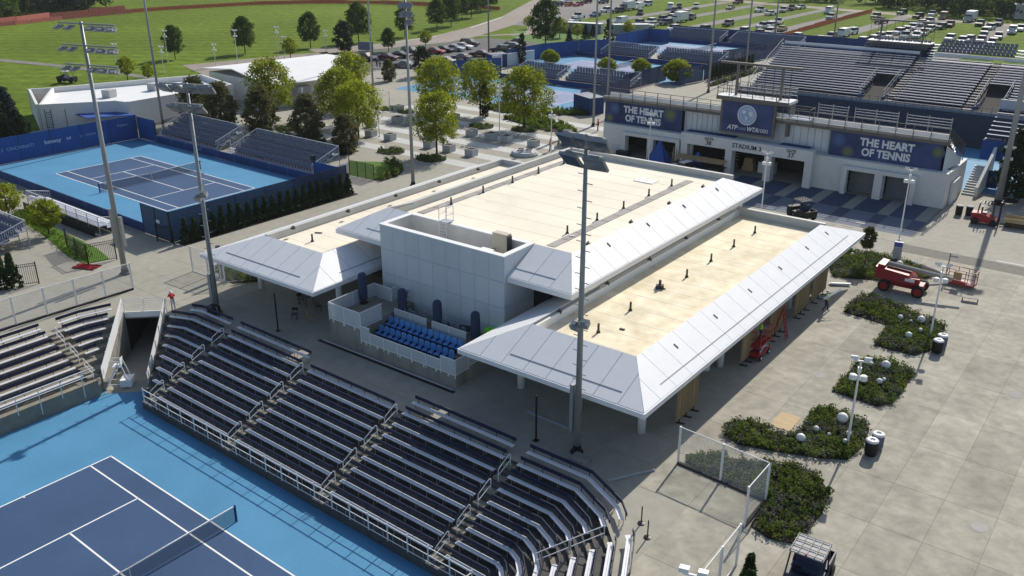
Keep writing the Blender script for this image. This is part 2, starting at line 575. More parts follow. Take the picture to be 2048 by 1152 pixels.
# ------------------------------------------------------------------ ground
e_w = clip(offset(P0W, 0.55), lambda p: -3.05 - tt(p))
e_n = clip(offset(P0, 0.55), lambda p: tt(p) - 0.45)
hole = [NC(*p) for p in e_w] + [NC(*st(15.4, -3.05)), NC(*st(15.4, 0.45))] + [NC(*p) for p in e_n]
sheet('grass_field', [(-420, -90), (260, -90), (260, 420), (-420, 420)], -0.09, 'grass', [[(-112, -70), (70, -70), (70, 60), (-112, 60)]])
sheet('concourse_paving', [(-112, -70), (70, -70), (70, 96), (-112, 96)], 0.0, 'concrete', [hole])
court = sheet('court_surround', [NC(-14, -33), NC(34, -33), NC(34, 13), NC(-14, 13)], ZC, 'courtlight')
sheet('court_surface', [NC(0, 0), NC(0, -10.97), NC(23.77, -10.97), NC(23.77, 0)], ZC + 0.004, 'courtdark')
def court_lines(F, z, y0, sgn=1.0, w=0.05):
    mb = MB()
    L, Wd, s = 23.77, 10.97, 1.37
    sv = 11.885 - 6.4
    def ln(xa, ya, xb, yb, w=w):
        if xa == xb:
            q = [(xa - w, min(ya, yb) - w), (xa + w, min(ya, yb) - w), (xa + w, max(ya, yb) + w), (xa - w, max(ya, yb) + w)]
        else:
            q = [(min(xa, xb) - w, ya - w), (max(xa, xb) + w, ya - w), (max(xa, xb) + w, ya + w), (min(xa, xb) - w, ya + w)]
        mb.quad(*[F(p[0], y0 + p[1], z) for p in q])
    ln(0, 0, 0, Wd); ln(L, 0, L, Wd)
    for y in (0, Wd):
        ln(0.06, y, L - 0.06, y)
    for y in (s, Wd - s):
        ln(0.06, y, L - 0.06, y)
    for x in (sv, L - sv):
        ln(x, s + 0.06, x, Wd - s - 0.06)
    ln(sv + 0.06, Wd / 2, L - sv - 0.06, Wd / 2)
    for x, d in ((0.07, 0.12), (L - 0.19, 0.12)):
        mb.quad(*[F(a, y0 + Wd / 2 + b, z) for a, b in ((x, -w), (x + d, -w), (x + d, w), (x, w))])
    return struct('court_lines', mb, 'line')
court_lines(NC, ZC + 0.008, -10.97)

# ------------------------------------------------------------------ pavilion with three roofs
bld = thing('pavilion_building', 'white pavilion with three stepped cream flat roofs and sloping white panelled eaves', 'building')
def slope(oa, ob, ia, ib, n, skip=0.02, name='roof_panel', m='panel', cut=None, gut=True, par=bld, g0=0.04, g1=0.96):
    """panelled slope from eave (oa->ob) up to ridge (ia->ib)"""
    oa, ob, ia, ib = map(Vector, (oa, ob, ia, ib))
    nrm = (ob - oa).cross(ia - oa).normalized()
    if nrm.z < 0:
        nrm = -nrm
    MB().slabq([oa, ob, ib, ia] if (ob - oa).cross(ib - oa).z > 0 else [ia, ib, ob, oa], 0.12).build('roof_underlay', 'seam', par)
    up = nrm * 0.035
    # seams run straight up the slope, perpendicular to the eave
    e = (ob - oa)
    Le = e.length
    e.normalize()
    def ext(p):
        return (p - oa).dot(e)
    u0, u1 = ext(ia), ext(ib)
    cuts = [Le * i / n for i in range(n + 1)]
    def col(u):
        """bottom and top points of the slope at distance u along the eave"""
        bot = oa + e * u
        if u0 > 1e-3 and u < u0:
            top = oa + (ia - oa) * (u / u0)
        elif u1 < Le - 1e-3 and u > u1:
            top = ib + (ob - ib) * ((u - u1) / (Le - u1))
        else:
            k = (u - u0) / (u1 - u0)
            top = ia + (ib - ia) * k
        return bot, top
    g = 0.016
    for a, b in zip(cuts, cuts[1:]):
        brk = [a + g] + [u for u in (u0, u1) if a + g + 0.03 < u < b - g - 0.03] + [b - g]
        bots = [col(u)[0] for u in brk]
        tops = [col(u)[1] for u in brk]
        pts = bots + tops[::-1]
        cl = []
        for p in pts:
            if not cl or (p - cl[-1]).length > 0.02:
                cl.append(p)
        if (cl[0] - cl[-1]).length < 0.02:
            cl.pop()
        if len(cl) < 3:
            continue
        cl = [p + up for p in cl]
        nz = sum(((cl[i].cross(cl[(i + 1) % len(cl)])).z) for i in range(len(cl)))
        if nz < 0:
            cl = cl[::-1]
        MB().slabq(cl, 0.03).build(name, m, par)
    if gut:
        a = oa + e * (Le * g0) + (col(Le * g0 + 1e-3)[1] - col(Le * g0 + 1e-3)[0]) * 0
        up_s = (col(Le / 2)[1] - col(Le / 2)[0])
        p, q = oa + e * (Le * g0) + up_s * 0.24 + up * 1.0, oa + e * (Le * g1) + up_s * 0.24 + up * 1.0
        d = up_s.normalized() * 0.028
        MB().slabq([p - d + nrm * 0.02, q - d + nrm * 0.02, q + d + nrm * 0.02, p + d + nrm * 0.02] if (q - p).cross(d).z > 0 else
                   [p + d + nrm * 0.02, q + d + nrm * 0.02, q - d + nrm * 0.02, p - d + nrm * 0.02], 0.05).build('snow_guard', 'seam', par)
def fascia(a, b, z0, z1, n, t=0.10, m='panel'):
    a, b = Vector(a), Vector(b)
    d = (b - a)
    ang = math.atan2(d.y, d.x)
    l = d.length / n
    for i in range(n):
        c = a + d * ((i + 0.5) / n)
        MB().obox((0, 0, 0), (l - 0.012, t, z1 - z0)).build('fascia', m, bld, loc=(c.x, c.y, (z0 + z1) / 2), rz=ang)

# right pavilion
slope((0, 0, 3.6), (0, 37.57, 3.6), (-2.4, 3.2, 5.0), (-2.4, 33.1, 5.0), 20, g0=0.075, g1=0.93)
slope((-13, 0, 3.6), (0, 0, 3.6), (-9.8, 3.2, 5.0), (-2.4, 3.2, 5.0), 8, g0=0.26, g1=0.86)
slope((-13, 11, 3.6), (-13, 0, 3.6), (-9.8, 11, 5.0), (-9.8, 3.2, 5.0), 5, gut=False)
fascia((0.05, 0, 0), (0.05, 37.57, 0), 3.3, 3.6, 10)
fascia((-13, -0.05, 0), (0.1, -0.05, 0), 3.3, 3.6, 6)
fascia((-13.05, -0.1, 0), (-13.05, 11, 0), 3.3, 3.6, 4)
MB().prism([(-13, 0), (0, 0), (0, 37.4), (-2.2, 33.6), (-13, 33.6)], 3.28, 3.40).build('soffit', 'white', bld)
MB().box(-9.6, -2.35, 3.1, 33.6, 4.1, 4.3).build('flat_roof', 'creamR', bld)
MB().box(-10.0, -9.6, 3.2, 33.6, 3.4, 4.85).build('parapet', 'white', bld)
MB().box(-9.9, -2.15, 33.6, 33.95, 0, 5.0).build('parapet', 'coping', bld)
MB().box(-13, -9.9, 11, 33.6, 3.4, 3.9).build('flat_roof', 'greyroof', bld)
MB().box(-2.46, -2.34, 3.3, 33.1, 4.3, 4.93).build('parapet', 'white', bld)
MB().box(-9.55, -2.46, 3.14, 3.26, 4.3, 4.93).build('parapet', 'white', bld)
# middle pavilion
slope((-9.2, 6.65, 6.0), (-9.2, 37.15, 6.0), (-11.3, 9.75, 7.4), (-11.35, 33.4, 7.4), 17, g0=0.09, g1=0.93, gut=False)
slope((-14.33, 6.65, 6.0), (-9.2, 6.65, 6.0), (-14.33, 9.75, 7.4), (-11.3, 9.75, 7.4), 3, g0=0.02, g1=0.66)
slope((-31, 6.65, 6.0), (-26.02, 6.65, 6.0), (-28.4, 9.75, 7.4), (-26.02, 9.75, 7.4), 3, g0=0.52, g1=0.98)
slope((-31, 13.4, 6.0), (-31, 6.65, 6.0), (-28.9, 13.4, 6.9), (-28.4, 9.75, 7.4), 3, gut=False)
fascia((-9.15, 6.65, 0), (-9.15, 37.15, 0), 5.62, 6.0, 9)
fascia((-14.3, 6.6, 0), (-9.1, 6.6, 0), 5.62, 6.0, 2)
fascia((-31, 6.6, 0), (-26.05, 6.6, 0), 5.62, 6.0, 2)
fascia((-31.05, 6.55, 0), (-31.05, 13.4, 0), 5.62, 6.0, 2)
MB().prism([(-31, 6.65), (-9.2, 6.65), (-9.2, 37.0), (-11.2, 33.2), (-31, 13.4)], 5.6, 5.72).build('soffit', 'white', bld)
MB().box(-28.8, -11.25, 9.78, 36.0, 6.2, 6.42).build('flat_roof', 'cream', bld)
MB().box(-29.15, -28.8, 9.4, 36.3, 0, 7.0).build('parapet', 'coping', bld)
MB().box(-29.15, -11.6, 36.0, 36.35, 0, 7.0).build('parapet', 'coping', bld)
MB().box(-11.42, -11.3, 9.85, 33.4, 6.42, 7.33).build('parapet', 'white', bld)
MB().box(-14.2, -11.42, 9.77, 9.87, 6.42, 7.33).build('parapet', 'white', bld)
MB().box(-28.4, -26.1, 9.77, 9.87, 6.42, 7.33).build('parapet', 'white', bld)
MB().box(-10.6, -10.35, 9.6, 35.9, 3.3, 5.62).build('wall', 'stucco', bld)
MB().box(-13.4, -13.1, 9.76, 35.9, 0, 6.2).build('wall', 'dark', bld)
# left pavilion
slope((-40.4, 0.6, 3.6), (-27.2, 0.6, 3.6), (-36.5, 3.95, 5.0), (-29.75, 3.95, 5.0), 8, g0=0.17, g1=0.83)
slope((-27.2, 0.6, 3.6), (-27.2, 9.2, 3.6), (-29.75, 3.95, 5.0), (-29.75, 9.2, 5.0), 4, g0=0.36, g1=0.98)
slope((-40.4, 34.0, 3.6), (-40.4, 0.6, 3.6), (-36.5, 34.0, 5.0), (-36.5, 3.95, 5.0), 16, gut=False)
fascia((-40.4, 0.55, 0), (-27.1, 0.55, 0), 3.3, 3.6, 6)
fascia((-27.15, 0.6, 0), (-27.15, 9.2, 0), 3.3, 3.6, 3)
fascia((-40.45, 0.5, 0), (-40.45, 34.0, 0), 3.3, 3.6, 8)
MB().prism([(-40.4, 0.6), (-27.2, 0.6), (-27.2, 9.0), (-29.3, 9.0), (-29.3, 34.2), (-40.4, 34.2)], 3.28, 3.40).build('soffit', 'white', bld)
MB().box(-36.2, -29.2, 3.95, 34.3, 4.2, 4.5).build('flat_roof', 'cream', bld)
for i in range(6):
    MB().box(-36.6, -36.2, 4.0 + i * 5.04, 4.0 + (i + 1) * 5.04 - 0.02, 4.3, 5.08).build('parapet', 'coping', bld)
MB().box(-36.4, -29.15, 34.3, 34.65, 0, 5.05).build('parapet', 'coping', bld)
MB().box(-29.82, -29.7, 4.05, 9.2, 4.5, 4.93).build('parapet', 'white', bld)
MB().box(-36.1, -29.82, 3.9, 4.02, 4.5, 4.93).build('parapet', 'white', bld)
# tower
MB().box(-25.95, -14.4, 6.35, 9.7, 0, 6.2).build('tower_core', 'seam', bld)
MB().box(-25.6, -14.75, 6.7, 9.4, 6.2, 6.23).build('tower_roof', 'greyroof', bld)
for (x0, x1, y0, y1) in ((-25.95, -14.4, 6.35, 6.7), (-25.95, -14.4, 9.4, 9.7), (-25.95, -25.6, 6.7, 9.4), (-14.75, -14.4, 6.7, 9.4)):
    MB().box(x0, x1, y0, y1, 6.2, 7.42).build('parapet', 'stucco', bld)
zs = [0.02, 1.85, 3.7, 5.6, 7.42]
for a, b in zip(zs, zs[1:]):
    for i in range(9):
        w = 11.55 / 9
        MB().box(-25.95 + i * w + 0.010, -25.95 + (i + 1) * w - 0.010, 6.30, 6.35, a + 0.010, b - 0.010).build('wall_panel', 'wallpanel', bld)
    for i in range(3):
        w = 3.4 / 3
        MB().box(-14.4, -14.35, 6.3 + i * w + 0.010, 6.3 + (i + 1) * w - 0.010, a + 0.010, b - 0.010).build('wall_panel', 'wallpanel', bld)
for (x0, x1, y0, y1) in ((-26.0, -14.33, 6.27, 6.72), (-26.0, -14.33, 9.38, 9.74), (-26.0, -25.58, 6.72, 9.38), (-14.77, -14.33, 6.72, 9.38)):
    MB().box(x0, x1, y0, y1, 7.42, 7.5).build('coping', 'white', bld)
MB().box(-16.9, -15.9, 6.72, 7.25, 7.3, 7.38).build('coping', 'white', bld)
# walls and columns under the roofs
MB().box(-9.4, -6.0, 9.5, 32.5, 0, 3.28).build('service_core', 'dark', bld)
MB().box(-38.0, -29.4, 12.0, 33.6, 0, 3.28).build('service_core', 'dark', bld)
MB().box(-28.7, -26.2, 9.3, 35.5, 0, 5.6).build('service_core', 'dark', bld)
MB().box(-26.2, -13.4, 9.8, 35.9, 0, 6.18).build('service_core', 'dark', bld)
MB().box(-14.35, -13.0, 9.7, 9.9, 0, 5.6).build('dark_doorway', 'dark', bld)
for (x, y) in ((-1.92, 3.48), (-10.9, 3.58), (-38.05, 4.2), (-28.7, 4.3), (-1.92, 10.2), (-1.92, 14.2), (-1.92, 20.5), (-1.92, 26.5), (-1.92, 32.0), (-6.4, 3.5)):
    MB().tube((x, y, 0), (x, y, 3.28), 0.24, 14).build('column', 'white', bld, smooth=True)
MB().tube((-2.5, 13.2, 0), (-2.5, 13.2, 0.9), 0.3, 10).build('bollard', 'white', bld)
for i in range(11):
    y = 11.8 + i * 2.2
    MB().box(-28.6, -11.6, y, y + 0.07, 6.42, 6.428).build('membrane_seam', 'membraneseam', bld)
for i in range(15):
    y = 4.6 + i * 2.0
    MB().box(-9.5, -2.5, y, y + 0.06, 4.3, 4.308).build('membrane_seam', 'membraneseam', bld)
for i in range(13):
    y = 5.6 + i * 2.2
    MB().box(-36.1, -29.3, y, y + 0.06, 4.5, 4.508).build('membrane_seam', 'membraneseam', bld)
# roof fittings
for (x, y, z) in ((-14.75, 12.25, 0), (-27.55, 12.4, 0)):
    y1 = 34.1
    n = 12
    for i in range(n):
        a, b = y + (y1 - y) * i / n, y + (y1 - y) * (i + 1) / n
        MB().box(x - 0.36, x + 0.36, a + 0.04, b - 0.04, 6.42, 6.46).build('walkway_pad', 'walkpad', bld)
def vent(x, y, z, h=0.62):
    MB().tube((x, y, z), (x, y, z + h), 0.075, 8).tube((x, y, z), (x, y, z + 0.16), 0.15, 8, 0.08).build('vent_pipe', 'darkpipe', bld)
for p in [(-15.42, 15.40, 6.42), (-15.33, 19.42, 6.42), (-15.27, 23.35, 6.42), (-15.38, 27.71, 6.42), (-15.29, 31.63, 6.42), (-27.14, 32.19, 6.42), (-27.08, 27.95, 6.42), (-27.08, 23.98, 6.42), (-27.12, 15.68, 6.42), (-27.19, 19.95, 6.42)]:
    vent(*p)
for p in [(-6.60, 29.93, 4.3), (-6.57, 25.78, 4.3), (-6.57, 21.73, 4.3), (-6.54, 17.70, 4.3), (-6.76, 10.08, 4.3), (-6.64, 5.93, 4.3)]:
    vent(*p)
vent(*(-33.55, 6.21, 4.5))
for p in [(-29.45, 32.98, 6.42), (-29.61, 14.68, 6.42), (-29.57, 20.83, 6.42), (-29.54, 26.93, 6.42), (-11.99, 30.95, 7.0), (-11.99, 24.89, 7.0), (-11.99, 18.86, 7.0), (-11.92, 12.78, 7.0),
          (-35.72, 6.15, 5.12), (-35.50, 11.93, 5.12), (-35.49, 17.73, 5.12), (-35.44, 23.55, 5.12), (-35.39, 29.28, 5.12), (-9.80, 29.79, 4.75), (-9.78, 23.86, 4.75), (-9.74, 17.94, 4.75), (-9.75, 12.01, 4.75), (-9.71, 6.07, 4.75)]:
    MB().obox((p[0], p[1], p[2] + 0.07), (0.3, 0.24, 0.16), 0.3).obox((p[0], p[1], p[2] + 0.2), (0.1, 0.3, 0.1), 0.3).build('scupper', 'darkpipe', bld)
# slots in the sloping panels
def on_slope(x_in, y, ex, ez, rx, rz_, t):
    pass
for y in (6.6, 12.0, 17.4, 22.8, 28.2, 32.6):
    MB().obox((-1.6, y, 4.59), (0.36, 0.07, 0.06), 0.0, 0, math.atan2(1.4, 2.4)).build('roof_vent', 'darkpipe', bld)
for y in (13.6, 19.2, 25.0, 31.0):
    MB().obox((-10.7, y, 7.07), (0.36, 0.07, 0.06), 0.0, 0, math.atan2(1.4, 2.1)).build('roof_vent', 'darkpipe', bld)
hx = (-17.85, 31.62, 6.42)
MB().obox((hx[0], hx[1], 6.45), (1.9, 1.25, 0.06)).build('roof_patch', 'white', bld)
hx = (-7.04, 14.60, 4.3)
MB().obox((hx[0], hx[1], 4.45), (0.55, 0.35, 0.28), 0.5).tube((hx[0], hx[1], 4.3), (hx[0], hx[1], 4.95), 0.1).tube((hx[0] - .35, hx[1], 4.34), (hx[0] + .4, hx[1] + .1, 4.34), 0.05).build('roof_drain', 'darkpipe', bld)
for p, l, a in (((-5.66, 7.19, 4.34), 0.35, 0.1), ((-34.71, 7.87, 4.54), 0.6, 0.5), ((-14.68, 14.96, 6.5), 0.35, 0.8)):
    MB().obox(p, (l, 0.14, 0.07), a).build('roof_scrap', 'darkpipe' if p[2] != 6.5 else 'white', bld)

# ladder on the tower
lad = thing('roof_ladder', 'white metal access ladder with hooped handles over the tower parapet', 'ladder', (-22.55, 9.1, 6.23))
for dx in (0, 0.72):
    MB().tube((dx, -0.1, 0), (dx, 0, 2.5), 0.03, 6).tube((dx, 0, 2.5), (dx, 0.75, 2.55), 0.03, 6).tube((dx, 0.75, 2.55), (dx, 0.75, 1.35), 0.03, 6).tube((dx, 0.02, 1.95), (dx, 0.75, 1.95), 0.025, 6).build('rail', 'alu', lad)
    MB().obox((dx, -0.1, 0.03), (0.42, 0.42, 0.06)).build('foot', 'walkpad', lad)
for i in range(5):
    MB().tube((0, -0.08, 0.28 + i * 0.26), (0.72, -0.08, 0.28 + i * 0.26), 0.022, 6).build('rung', 'alu', lad)
MB().box(-0.05, 0.77, -0.02, 0.75, 1.36, 1.41).build('platform', 'alum2', lad)
acu = thing('air_conditioner', 'beige outdoor air conditioning unit standing on the tower roof', 'air conditioner', (-16.45, 8.75, 6.23), 0.0)
acu.scale = (1.25, 1.25, 1.3)
MB().box(-0.5, 0.5, -0.22, 0.22, 0.1, 1.42).build('casing', mat('beige casing', (0.52, 0.47, 0.38), 0.5, 0.06, 3), acu)
MB().box(-0.46, 0.46, 0.22, 0.26, 0.2, 1.35).build('fan_grille', 'darkpipe', acu)
MB().box(0.5, 0.56, -0.2, 0.2, 0.18, 1.32).build('vent_grille', 'darkpipe', acu)
MB().box(-0.55, 0.55, -0.3, -0.2, 0, 0.1).box(-0.55, 0.55, 0.16, 0.26, 0, 0.1).build('feet', 'darkpipe', acu)
MB().path([(-0.45, -0.25, 0.5), (-0.5, -0.5, 0.45), (-0.5, -0.5, 0.05)], 0.03).path([(-0.3, -0.25, 0.5), (-0.32, -0.45, 0.55), (-0.32, -0.5, 0.05)], 0.03).build('pipe', 'bark', acu)

# ------------------------------------------------------------------ viewing terrace in front of the tower
ter = thing('viewing_terrace', 'grey concrete viewing terrace with white perforated railings in front of the white tower', 'terrace')
TX0, TX1, TY = -25.95, -14.2, 0.9
def wall_run(x0, x1, y0, y1, z, n=1):
    MB().box(x0, x1, y0, y1, 0, z).build('wall', 'wallconcrete', ter)
wall_run(TX0, -22.8, TY, TY + 0.25, 2.05)
wall_run(-22.8, TX1, TY, TY + 0.25, 1.3)
wall_run(TX0, TX0 + 0.25, TY + 0.25, 6.25, 2.05)
wall_run(TX1 - 0.25, TX1, TY + 0.25, 6.25, 1.3)
MB().box(TX0 + 0.25, -22.8, TY + 0.25, 6.25, 0, 2.0).build('upper_deck', 'tread', ter)
MB().box(-22.8, TX1 - 0.25, TY + 0.25, 2.75, 0, 0.8).build('seat_deck', 'tread', ter)
MB().box(-22.8, TX1 - 0.25, 2.75, 4.05, 0, 1.0).build('seat_deck', 'tread', ter)
MB().box(-22.8, TX1 - 0.25, 4.05, 6.25, 0, 1.35).build('rear_deck', 'tread', ter)
def rail_panel(a, b, z0, z1, post=True):
    a, b = Vector((*a, 0)), Vector((*b, 0))
    d = b - a
    t = math.atan2(d.y, d.x)
    l = d.length
    o = MB().obox((0, 0, 0), (l - 0.05, 0.02, z1 - z0 - 0.06)).build('rail_panel', 'meshdense', ter, loc=((a.x + b.x) / 2, (a.y + b.y) / 2, (z0 + z1) / 2), rz=t)
    MB().obox((0, 0, (z1 - z0) / 2), (l, 0.05, 0.05)).obox((0, 0, -(z1 - z0) / 2 + .03), (l, 0.04, 0.05)).obox((-l / 2, 0, -0.1), (0.05, 0.05, z1 - z0 + 0.2)).build('rail_frame', 'white', o)
for i in range(2):
    rail_panel((TX0 + i * 1.57, TY - 0.03), (TX0 + (i + 1) * 1.57, TY - 0.03), 1.85, 3.05)
rail_panel((TX0 - 0.02, TY), (TX0 - 0.02, 3.2), 1.85, 3.05)
rail_panel((TX0 - 0.02, 3.2), (TX0 - 0.02, 5.4), 1.85, 3.05)
rail_panel((TX0, 5.4), (-24.2, 5.4), 1.95, 3.05)
rail_panel((-24.2, 5.4), (-24.2, 6.2), 1.95, 3.05)
rail_panel((-22.8, TY), (-22.8, 3.0), 1.85, 3.05)
rail_panel((-22.8, TY - 0.03), (-21.9, TY - 0.03), 0.95, 2.1)
for i in range(5):
    w = 6.5 / 5
    rail_panel((-21.9 + i * w, TY - 0.03), (-21.9 + (i + 1) * w, TY - 0.03), 0.95, 1.75)
rail_panel((-15.4, TY - 0.03), (TX1, TY - 0.03), 0.95, 2.05)
rail_panel((TX1 + 0.02, TY), (TX1 + 0.02, 2.2), 0.95, 2.05)
rail_panel((TX1 + 0.02, 2.2), (TX1 + 0.02, 4.2), 1.1, 2.3)
rail_panel((TX1 + 0.02, 4.2), (TX1 + 0.02, 6.2), 1.1, 2.3)
for a, b in ((-22.6, -19.5), (-19.0, -15.9)):
    for i in range(2):
        w = (b - a) / 2
        rail_panel((a + i * w, 4.08), (a + (i + 1) * w, 4.08), 1.35, 2.35)
for i in range(11):
    x = -25.6 + i * 1.08
    MB().box(x, x + 0.1, TY - 0.06, TY, 0.75 if x > -22.8 else 1.6, 0.95 if x > -22.8 else 1.85).build('bracket', 'white', ter)
MB().box(TX0 - 0.9, TX1 + 0.3, TY - 0.62, TY - 0.34, 0.002, 0.03).build('trench_drain', 'black', ter)
MB().box(TX0 - 0.6, TX1, TY - 0.34, TY - 0.26, 0.002, 0.05).build('drain_edge', 'alu', ter)

def stadium_seat(name, m, arm=True):
    t = thing(name, 'x', 'chair')
    MB().obox((0, -0.02, 0.44), (0.44, 0.40, 0.05), 0, 0.08).build('seat', m, t)
    mb = MB()
    mb.obox((0, 0.21, 0.68), (0.44, 0.05, 0.44), 0, -0.18).obox((0, 0.255, 0.91), (0.36, 0.05, 0.09), 0, -0.18)
    mb.build('backrest', m, t)
    if arm:
        MB().box(-0.26, -0.22, -0.12, 0.16, 0, 0.6).build('side_frame', 'black', t)
    MB().box(-0.05, 0.05, -0.05, 0.12, 0, 0.42).build('pedestal', 'black', t)
    return t
proto = stadium_seat('spectator_chair', 'seatblue')
for r, (y, z, xa, xb) in enumerate(((2.15, 0.8, -22.3, -15.75), (3.35, 1.0, -22.5, -16.0))):
    for i in range(13):
        x = xa + (xb - xa) * i / 12
        lab = 'bright blue folding chair, %s from the left in the %s row of the terrace' % (ORD[i], ('front', 'rear')[r])
        if r == 0 and i == 0:
            o = proto
            o.location = (x, y, z)
            tag(o, lab, group='blue seats in two rows on the terrace')
        else:
            copy_tree(proto, None, (x, y, z), 0, lab, 'blue seats in two rows on the terrace')
def cafe_chair():
    t = thing('folding_chair', 'x', 'chair')
    MB().obox((0, 0, 0.45), (0.44, 0.44, 0.04)).build('seat', 'seatgrey', t)
    mb = MB()
    mb.obox((0, -0.2, 0.78), (0.42, 0.03, 0.34), 0, 0.12).obox((0, -0.225, 0.98), (0.30, 0.03, 0.09), 0, 0.12)
    mb.build('backrest', 'seatgrey', t)
    for sx in (-1, 1):
        for sy in (-1, 1):
            MB().tube((sx * 0.19, sy * 0.19, 0), (sx * 0.17, sy * 0.17, 0.45), 0.015, 5).build('leg', 'alum2', t)
    return t
cc = cafe_chair()
k = 0
for i, x in enumerate((-22.1, -21.6, -21.1, -20.6, -20.15, -18.7, -18.2, -17.65, -17.1, -16.6)):
    lab = 'grey chair on the terrace deck behind the %s screen panel, %s from the left there' % (('left', 'right')[i > 4], ORD[i % 5])
    o = cc if i == 0 else copy_tree(cc)
    o.location = (x, 4.75 + 0.1 * (i % 2), 1.35)
    tag(o, lab, group='grey chairs behind the screen panels')
c = copy_tree(cc, None, (-23.3, 5.9, 2.0), 2.0, 'lone grey chair with a tall white frame beside the umbrella near the tower corner')
def umbrella(x, y, z, lab):
    t = thing('closed_umbrella', lab, 'umbrella', (x, y, z), 0, 'covered umbrellas on the terrace')
    MB().lathe([(0.22, 0.22), (0.31, 0.32), (0.33, 0.9), (0.33, 1.7), (0.32, 2.15), (0.27, 2.32), (0.10, 2.42)], 8).build('cover', 'navyfab', t, smooth=True)
    MB().tube((0, 0, 0), (0, 0, 0.4), 0.05, 8).build('pole', 'alum2', t)
    MB().lathe([(0.35, 0), (0.35, 0.06), (0.08, 0.12)], 12).build('base', 'black', t)
umbrella(-25.7, 4.0, 2.0, 'tall closed umbrella in a navy cover on the raised left deck')
umbrella(-22.35, 4.65, 1.35, 'tall closed navy umbrella at the left end of the seat rows')
umbrella(-18.95, 4.6, 1.35, 'tall closed navy umbrella between the two white screen panels')
umbrella(-15.6, 4.7, 1.35, 'tall closed navy umbrella at the right end of the seat rows')
g = thing('equipment_pile', 'heap of gear under a bright lime tarpaulin by the tower corner', 'equipment', (-15.3, 5.75, 1.35))
mb = MB()
mb.sphere((0, 0, 0.55), 0.42, 9, 6, 0.9).sphere((0.3, 0.1, 0.7), 0.25, 8, 6).sphere((-0.25, 0.1, 0.45), 0.3, 8, 6)
mb.build('tarpaulin', 'limetarp', g)
MB().obox((0.3, -0.1, 0.25), (0.7, 0.4, 0.3), 0.3).build('case', 'black', g)
MB().path([(-0.5, -0.2, 0.02), (0.2, 0, 0.9), (0.6, 0.2, 0.85)], 0.03).path([(0.7, -0.3, 0), (0.2, 0.2, 0.8)], 0.03).build('frame', 'black', g)
pt = thing('patio_table', 'low dark tilted table top lying on the terrace deck', 'table', (-17.3, 5.6, 1.35), 0.3)
MB().obox((0, 0, 0.35), (0.95, 0.7, 0.05), 0, 0.1).build('table_top', 'black', pt)
MB().tube((-0.3, 0, 0), (0.3, 0, 0.34), 0.03).tube((0.3, 0, 0), (-0.3, 0, 0.34), 0.03).build('leg_frame', 'black', pt)
dm = tag(MB().obox((0, 0, 0.012), (1.0, 0.6, 0.024)).build('floor_mat', 'black', loc=(-18.9, 5.9, 1.35)), 'thin black mat lying on the terrace deck near the middle umbrella', 'mat')

# ------------------------------------------------------------------ sunken stands
def Lz(p, z):
    return (p[0], p[1], z)
def stand_thing(name, label, cat='grandstand', group=None):
    t = thing(name, label, cat, (*NC.o, 0), NC.a, group)
    return t
def bench(par, pts, z, legs=False, step=1.25, back=True, hb=0.37):
    mb = MB()
    ribbon(mb, pts, -0.26, -0.137, z - 0.05, z)
    ribbon(mb, pts, -0.123, 0.0, z - 0.05, z)
    b = mb.build('bench', 'alu', par)
    if back:
        mb = MB()
        ribbon(mb, pts, -0.42, -0.375, z + hb - 0.22, z + hb)
        mb.build('backrest', 'navy', b)
    mb, mp = MB(), MB()
    for p, d in along(pts, step):
        n = Vector((d.y, -d.x))
        a = math.atan2(d.y, d.x)
        q = p - n * 0.362
        if back:
            mp.obox((q.x, q.y, z + 0.05), (0.035, 0.03, 0.44), a)
        for o in (-0.26, -0.04):
            q = p + n * o
            mb.obox((q.x, q.y, z - 0.25), (0.04, 0.03, 0.4), a)
        q = p - n * 0.15
        mb.obox((q.x, q.y, z - 0.075), (0.05, 0.28, 0.04), a)
    tag(mb.build('bracket', 'walkpad', b), kind='stuff')
    if mp.v:
        tag(mp.build('back_post', 'navy', b), kind='stuff')
    return b
def treads(name, par, base, rows, g, zmin, m='tread'):
    mb = MB()
    for k in range(0, rows):
        a = 0.55 + PITCH * (k - 1)
        A = clip(offset(base, a if k else 0.40), g)
        B = clip(offset(base, a + PITCH), g)
        z = -RISE * k - 0.004
        # strips between two offset lines, matched by parameter
        n = 0
        za = z
        def poly(A, B):
            return [(p.x, p.y) for p in A] + [(p.x, p.y) for p in B[::-1]]
        Q = poly(A, B)
        mb.prism(Q, zmin, z)
    return mb.build(name, m, par)
NE_D = lambda p: p.x - p.y
ns = stand_thing('grandstand', 'sunken concrete grandstand with white benches and navy backs facing the near court below the pavilion')
treads('stepped_base', ns, P0, 9, lambda p: tt(p) - 0.45, ZC - 0.02, 'treadshade')
secs = [('A', lambda k: (lambda p: min(-3.85 - p.x, tt(p) - (0.85 if k else 2.35)))),
        ('B', lambda k: (lambda p: min(p.x + 2.9, 5.05 - p.x) if p.y > 0 else -1)),
        ('C', lambda k: (lambda p: min(p.x - 6.0, 14.0 - p.x) if p.y > 0 else -1)),
        ('D', lambda k: (lambda p: min(p.x - 14.97, 22.97 - p.x) if p.y > 0 else -1)),
        ('E', lambda k: (lambda p: min(p.x - 23.97, (21.2 if k < 5 else 999) - NE_D(p), p.y + 16))),
        ('F', lambda k: (lambda p: min(NE_D(p) - 22.95, p.y + 16, (4 - k) + 0.5)))]
for nm, g in secs:
    for k in range(9):
        if nm == 'C' and k == 0:
            continue
        pts = clip(offset(P0, PITCH * k), g(k))
        if len(pts) < 2 or sum((b - a).length for a, b in zip(pts, pts[1:])) < 0.7:
            continue
        bench(ns, pts, 0.45 - RISE * k)
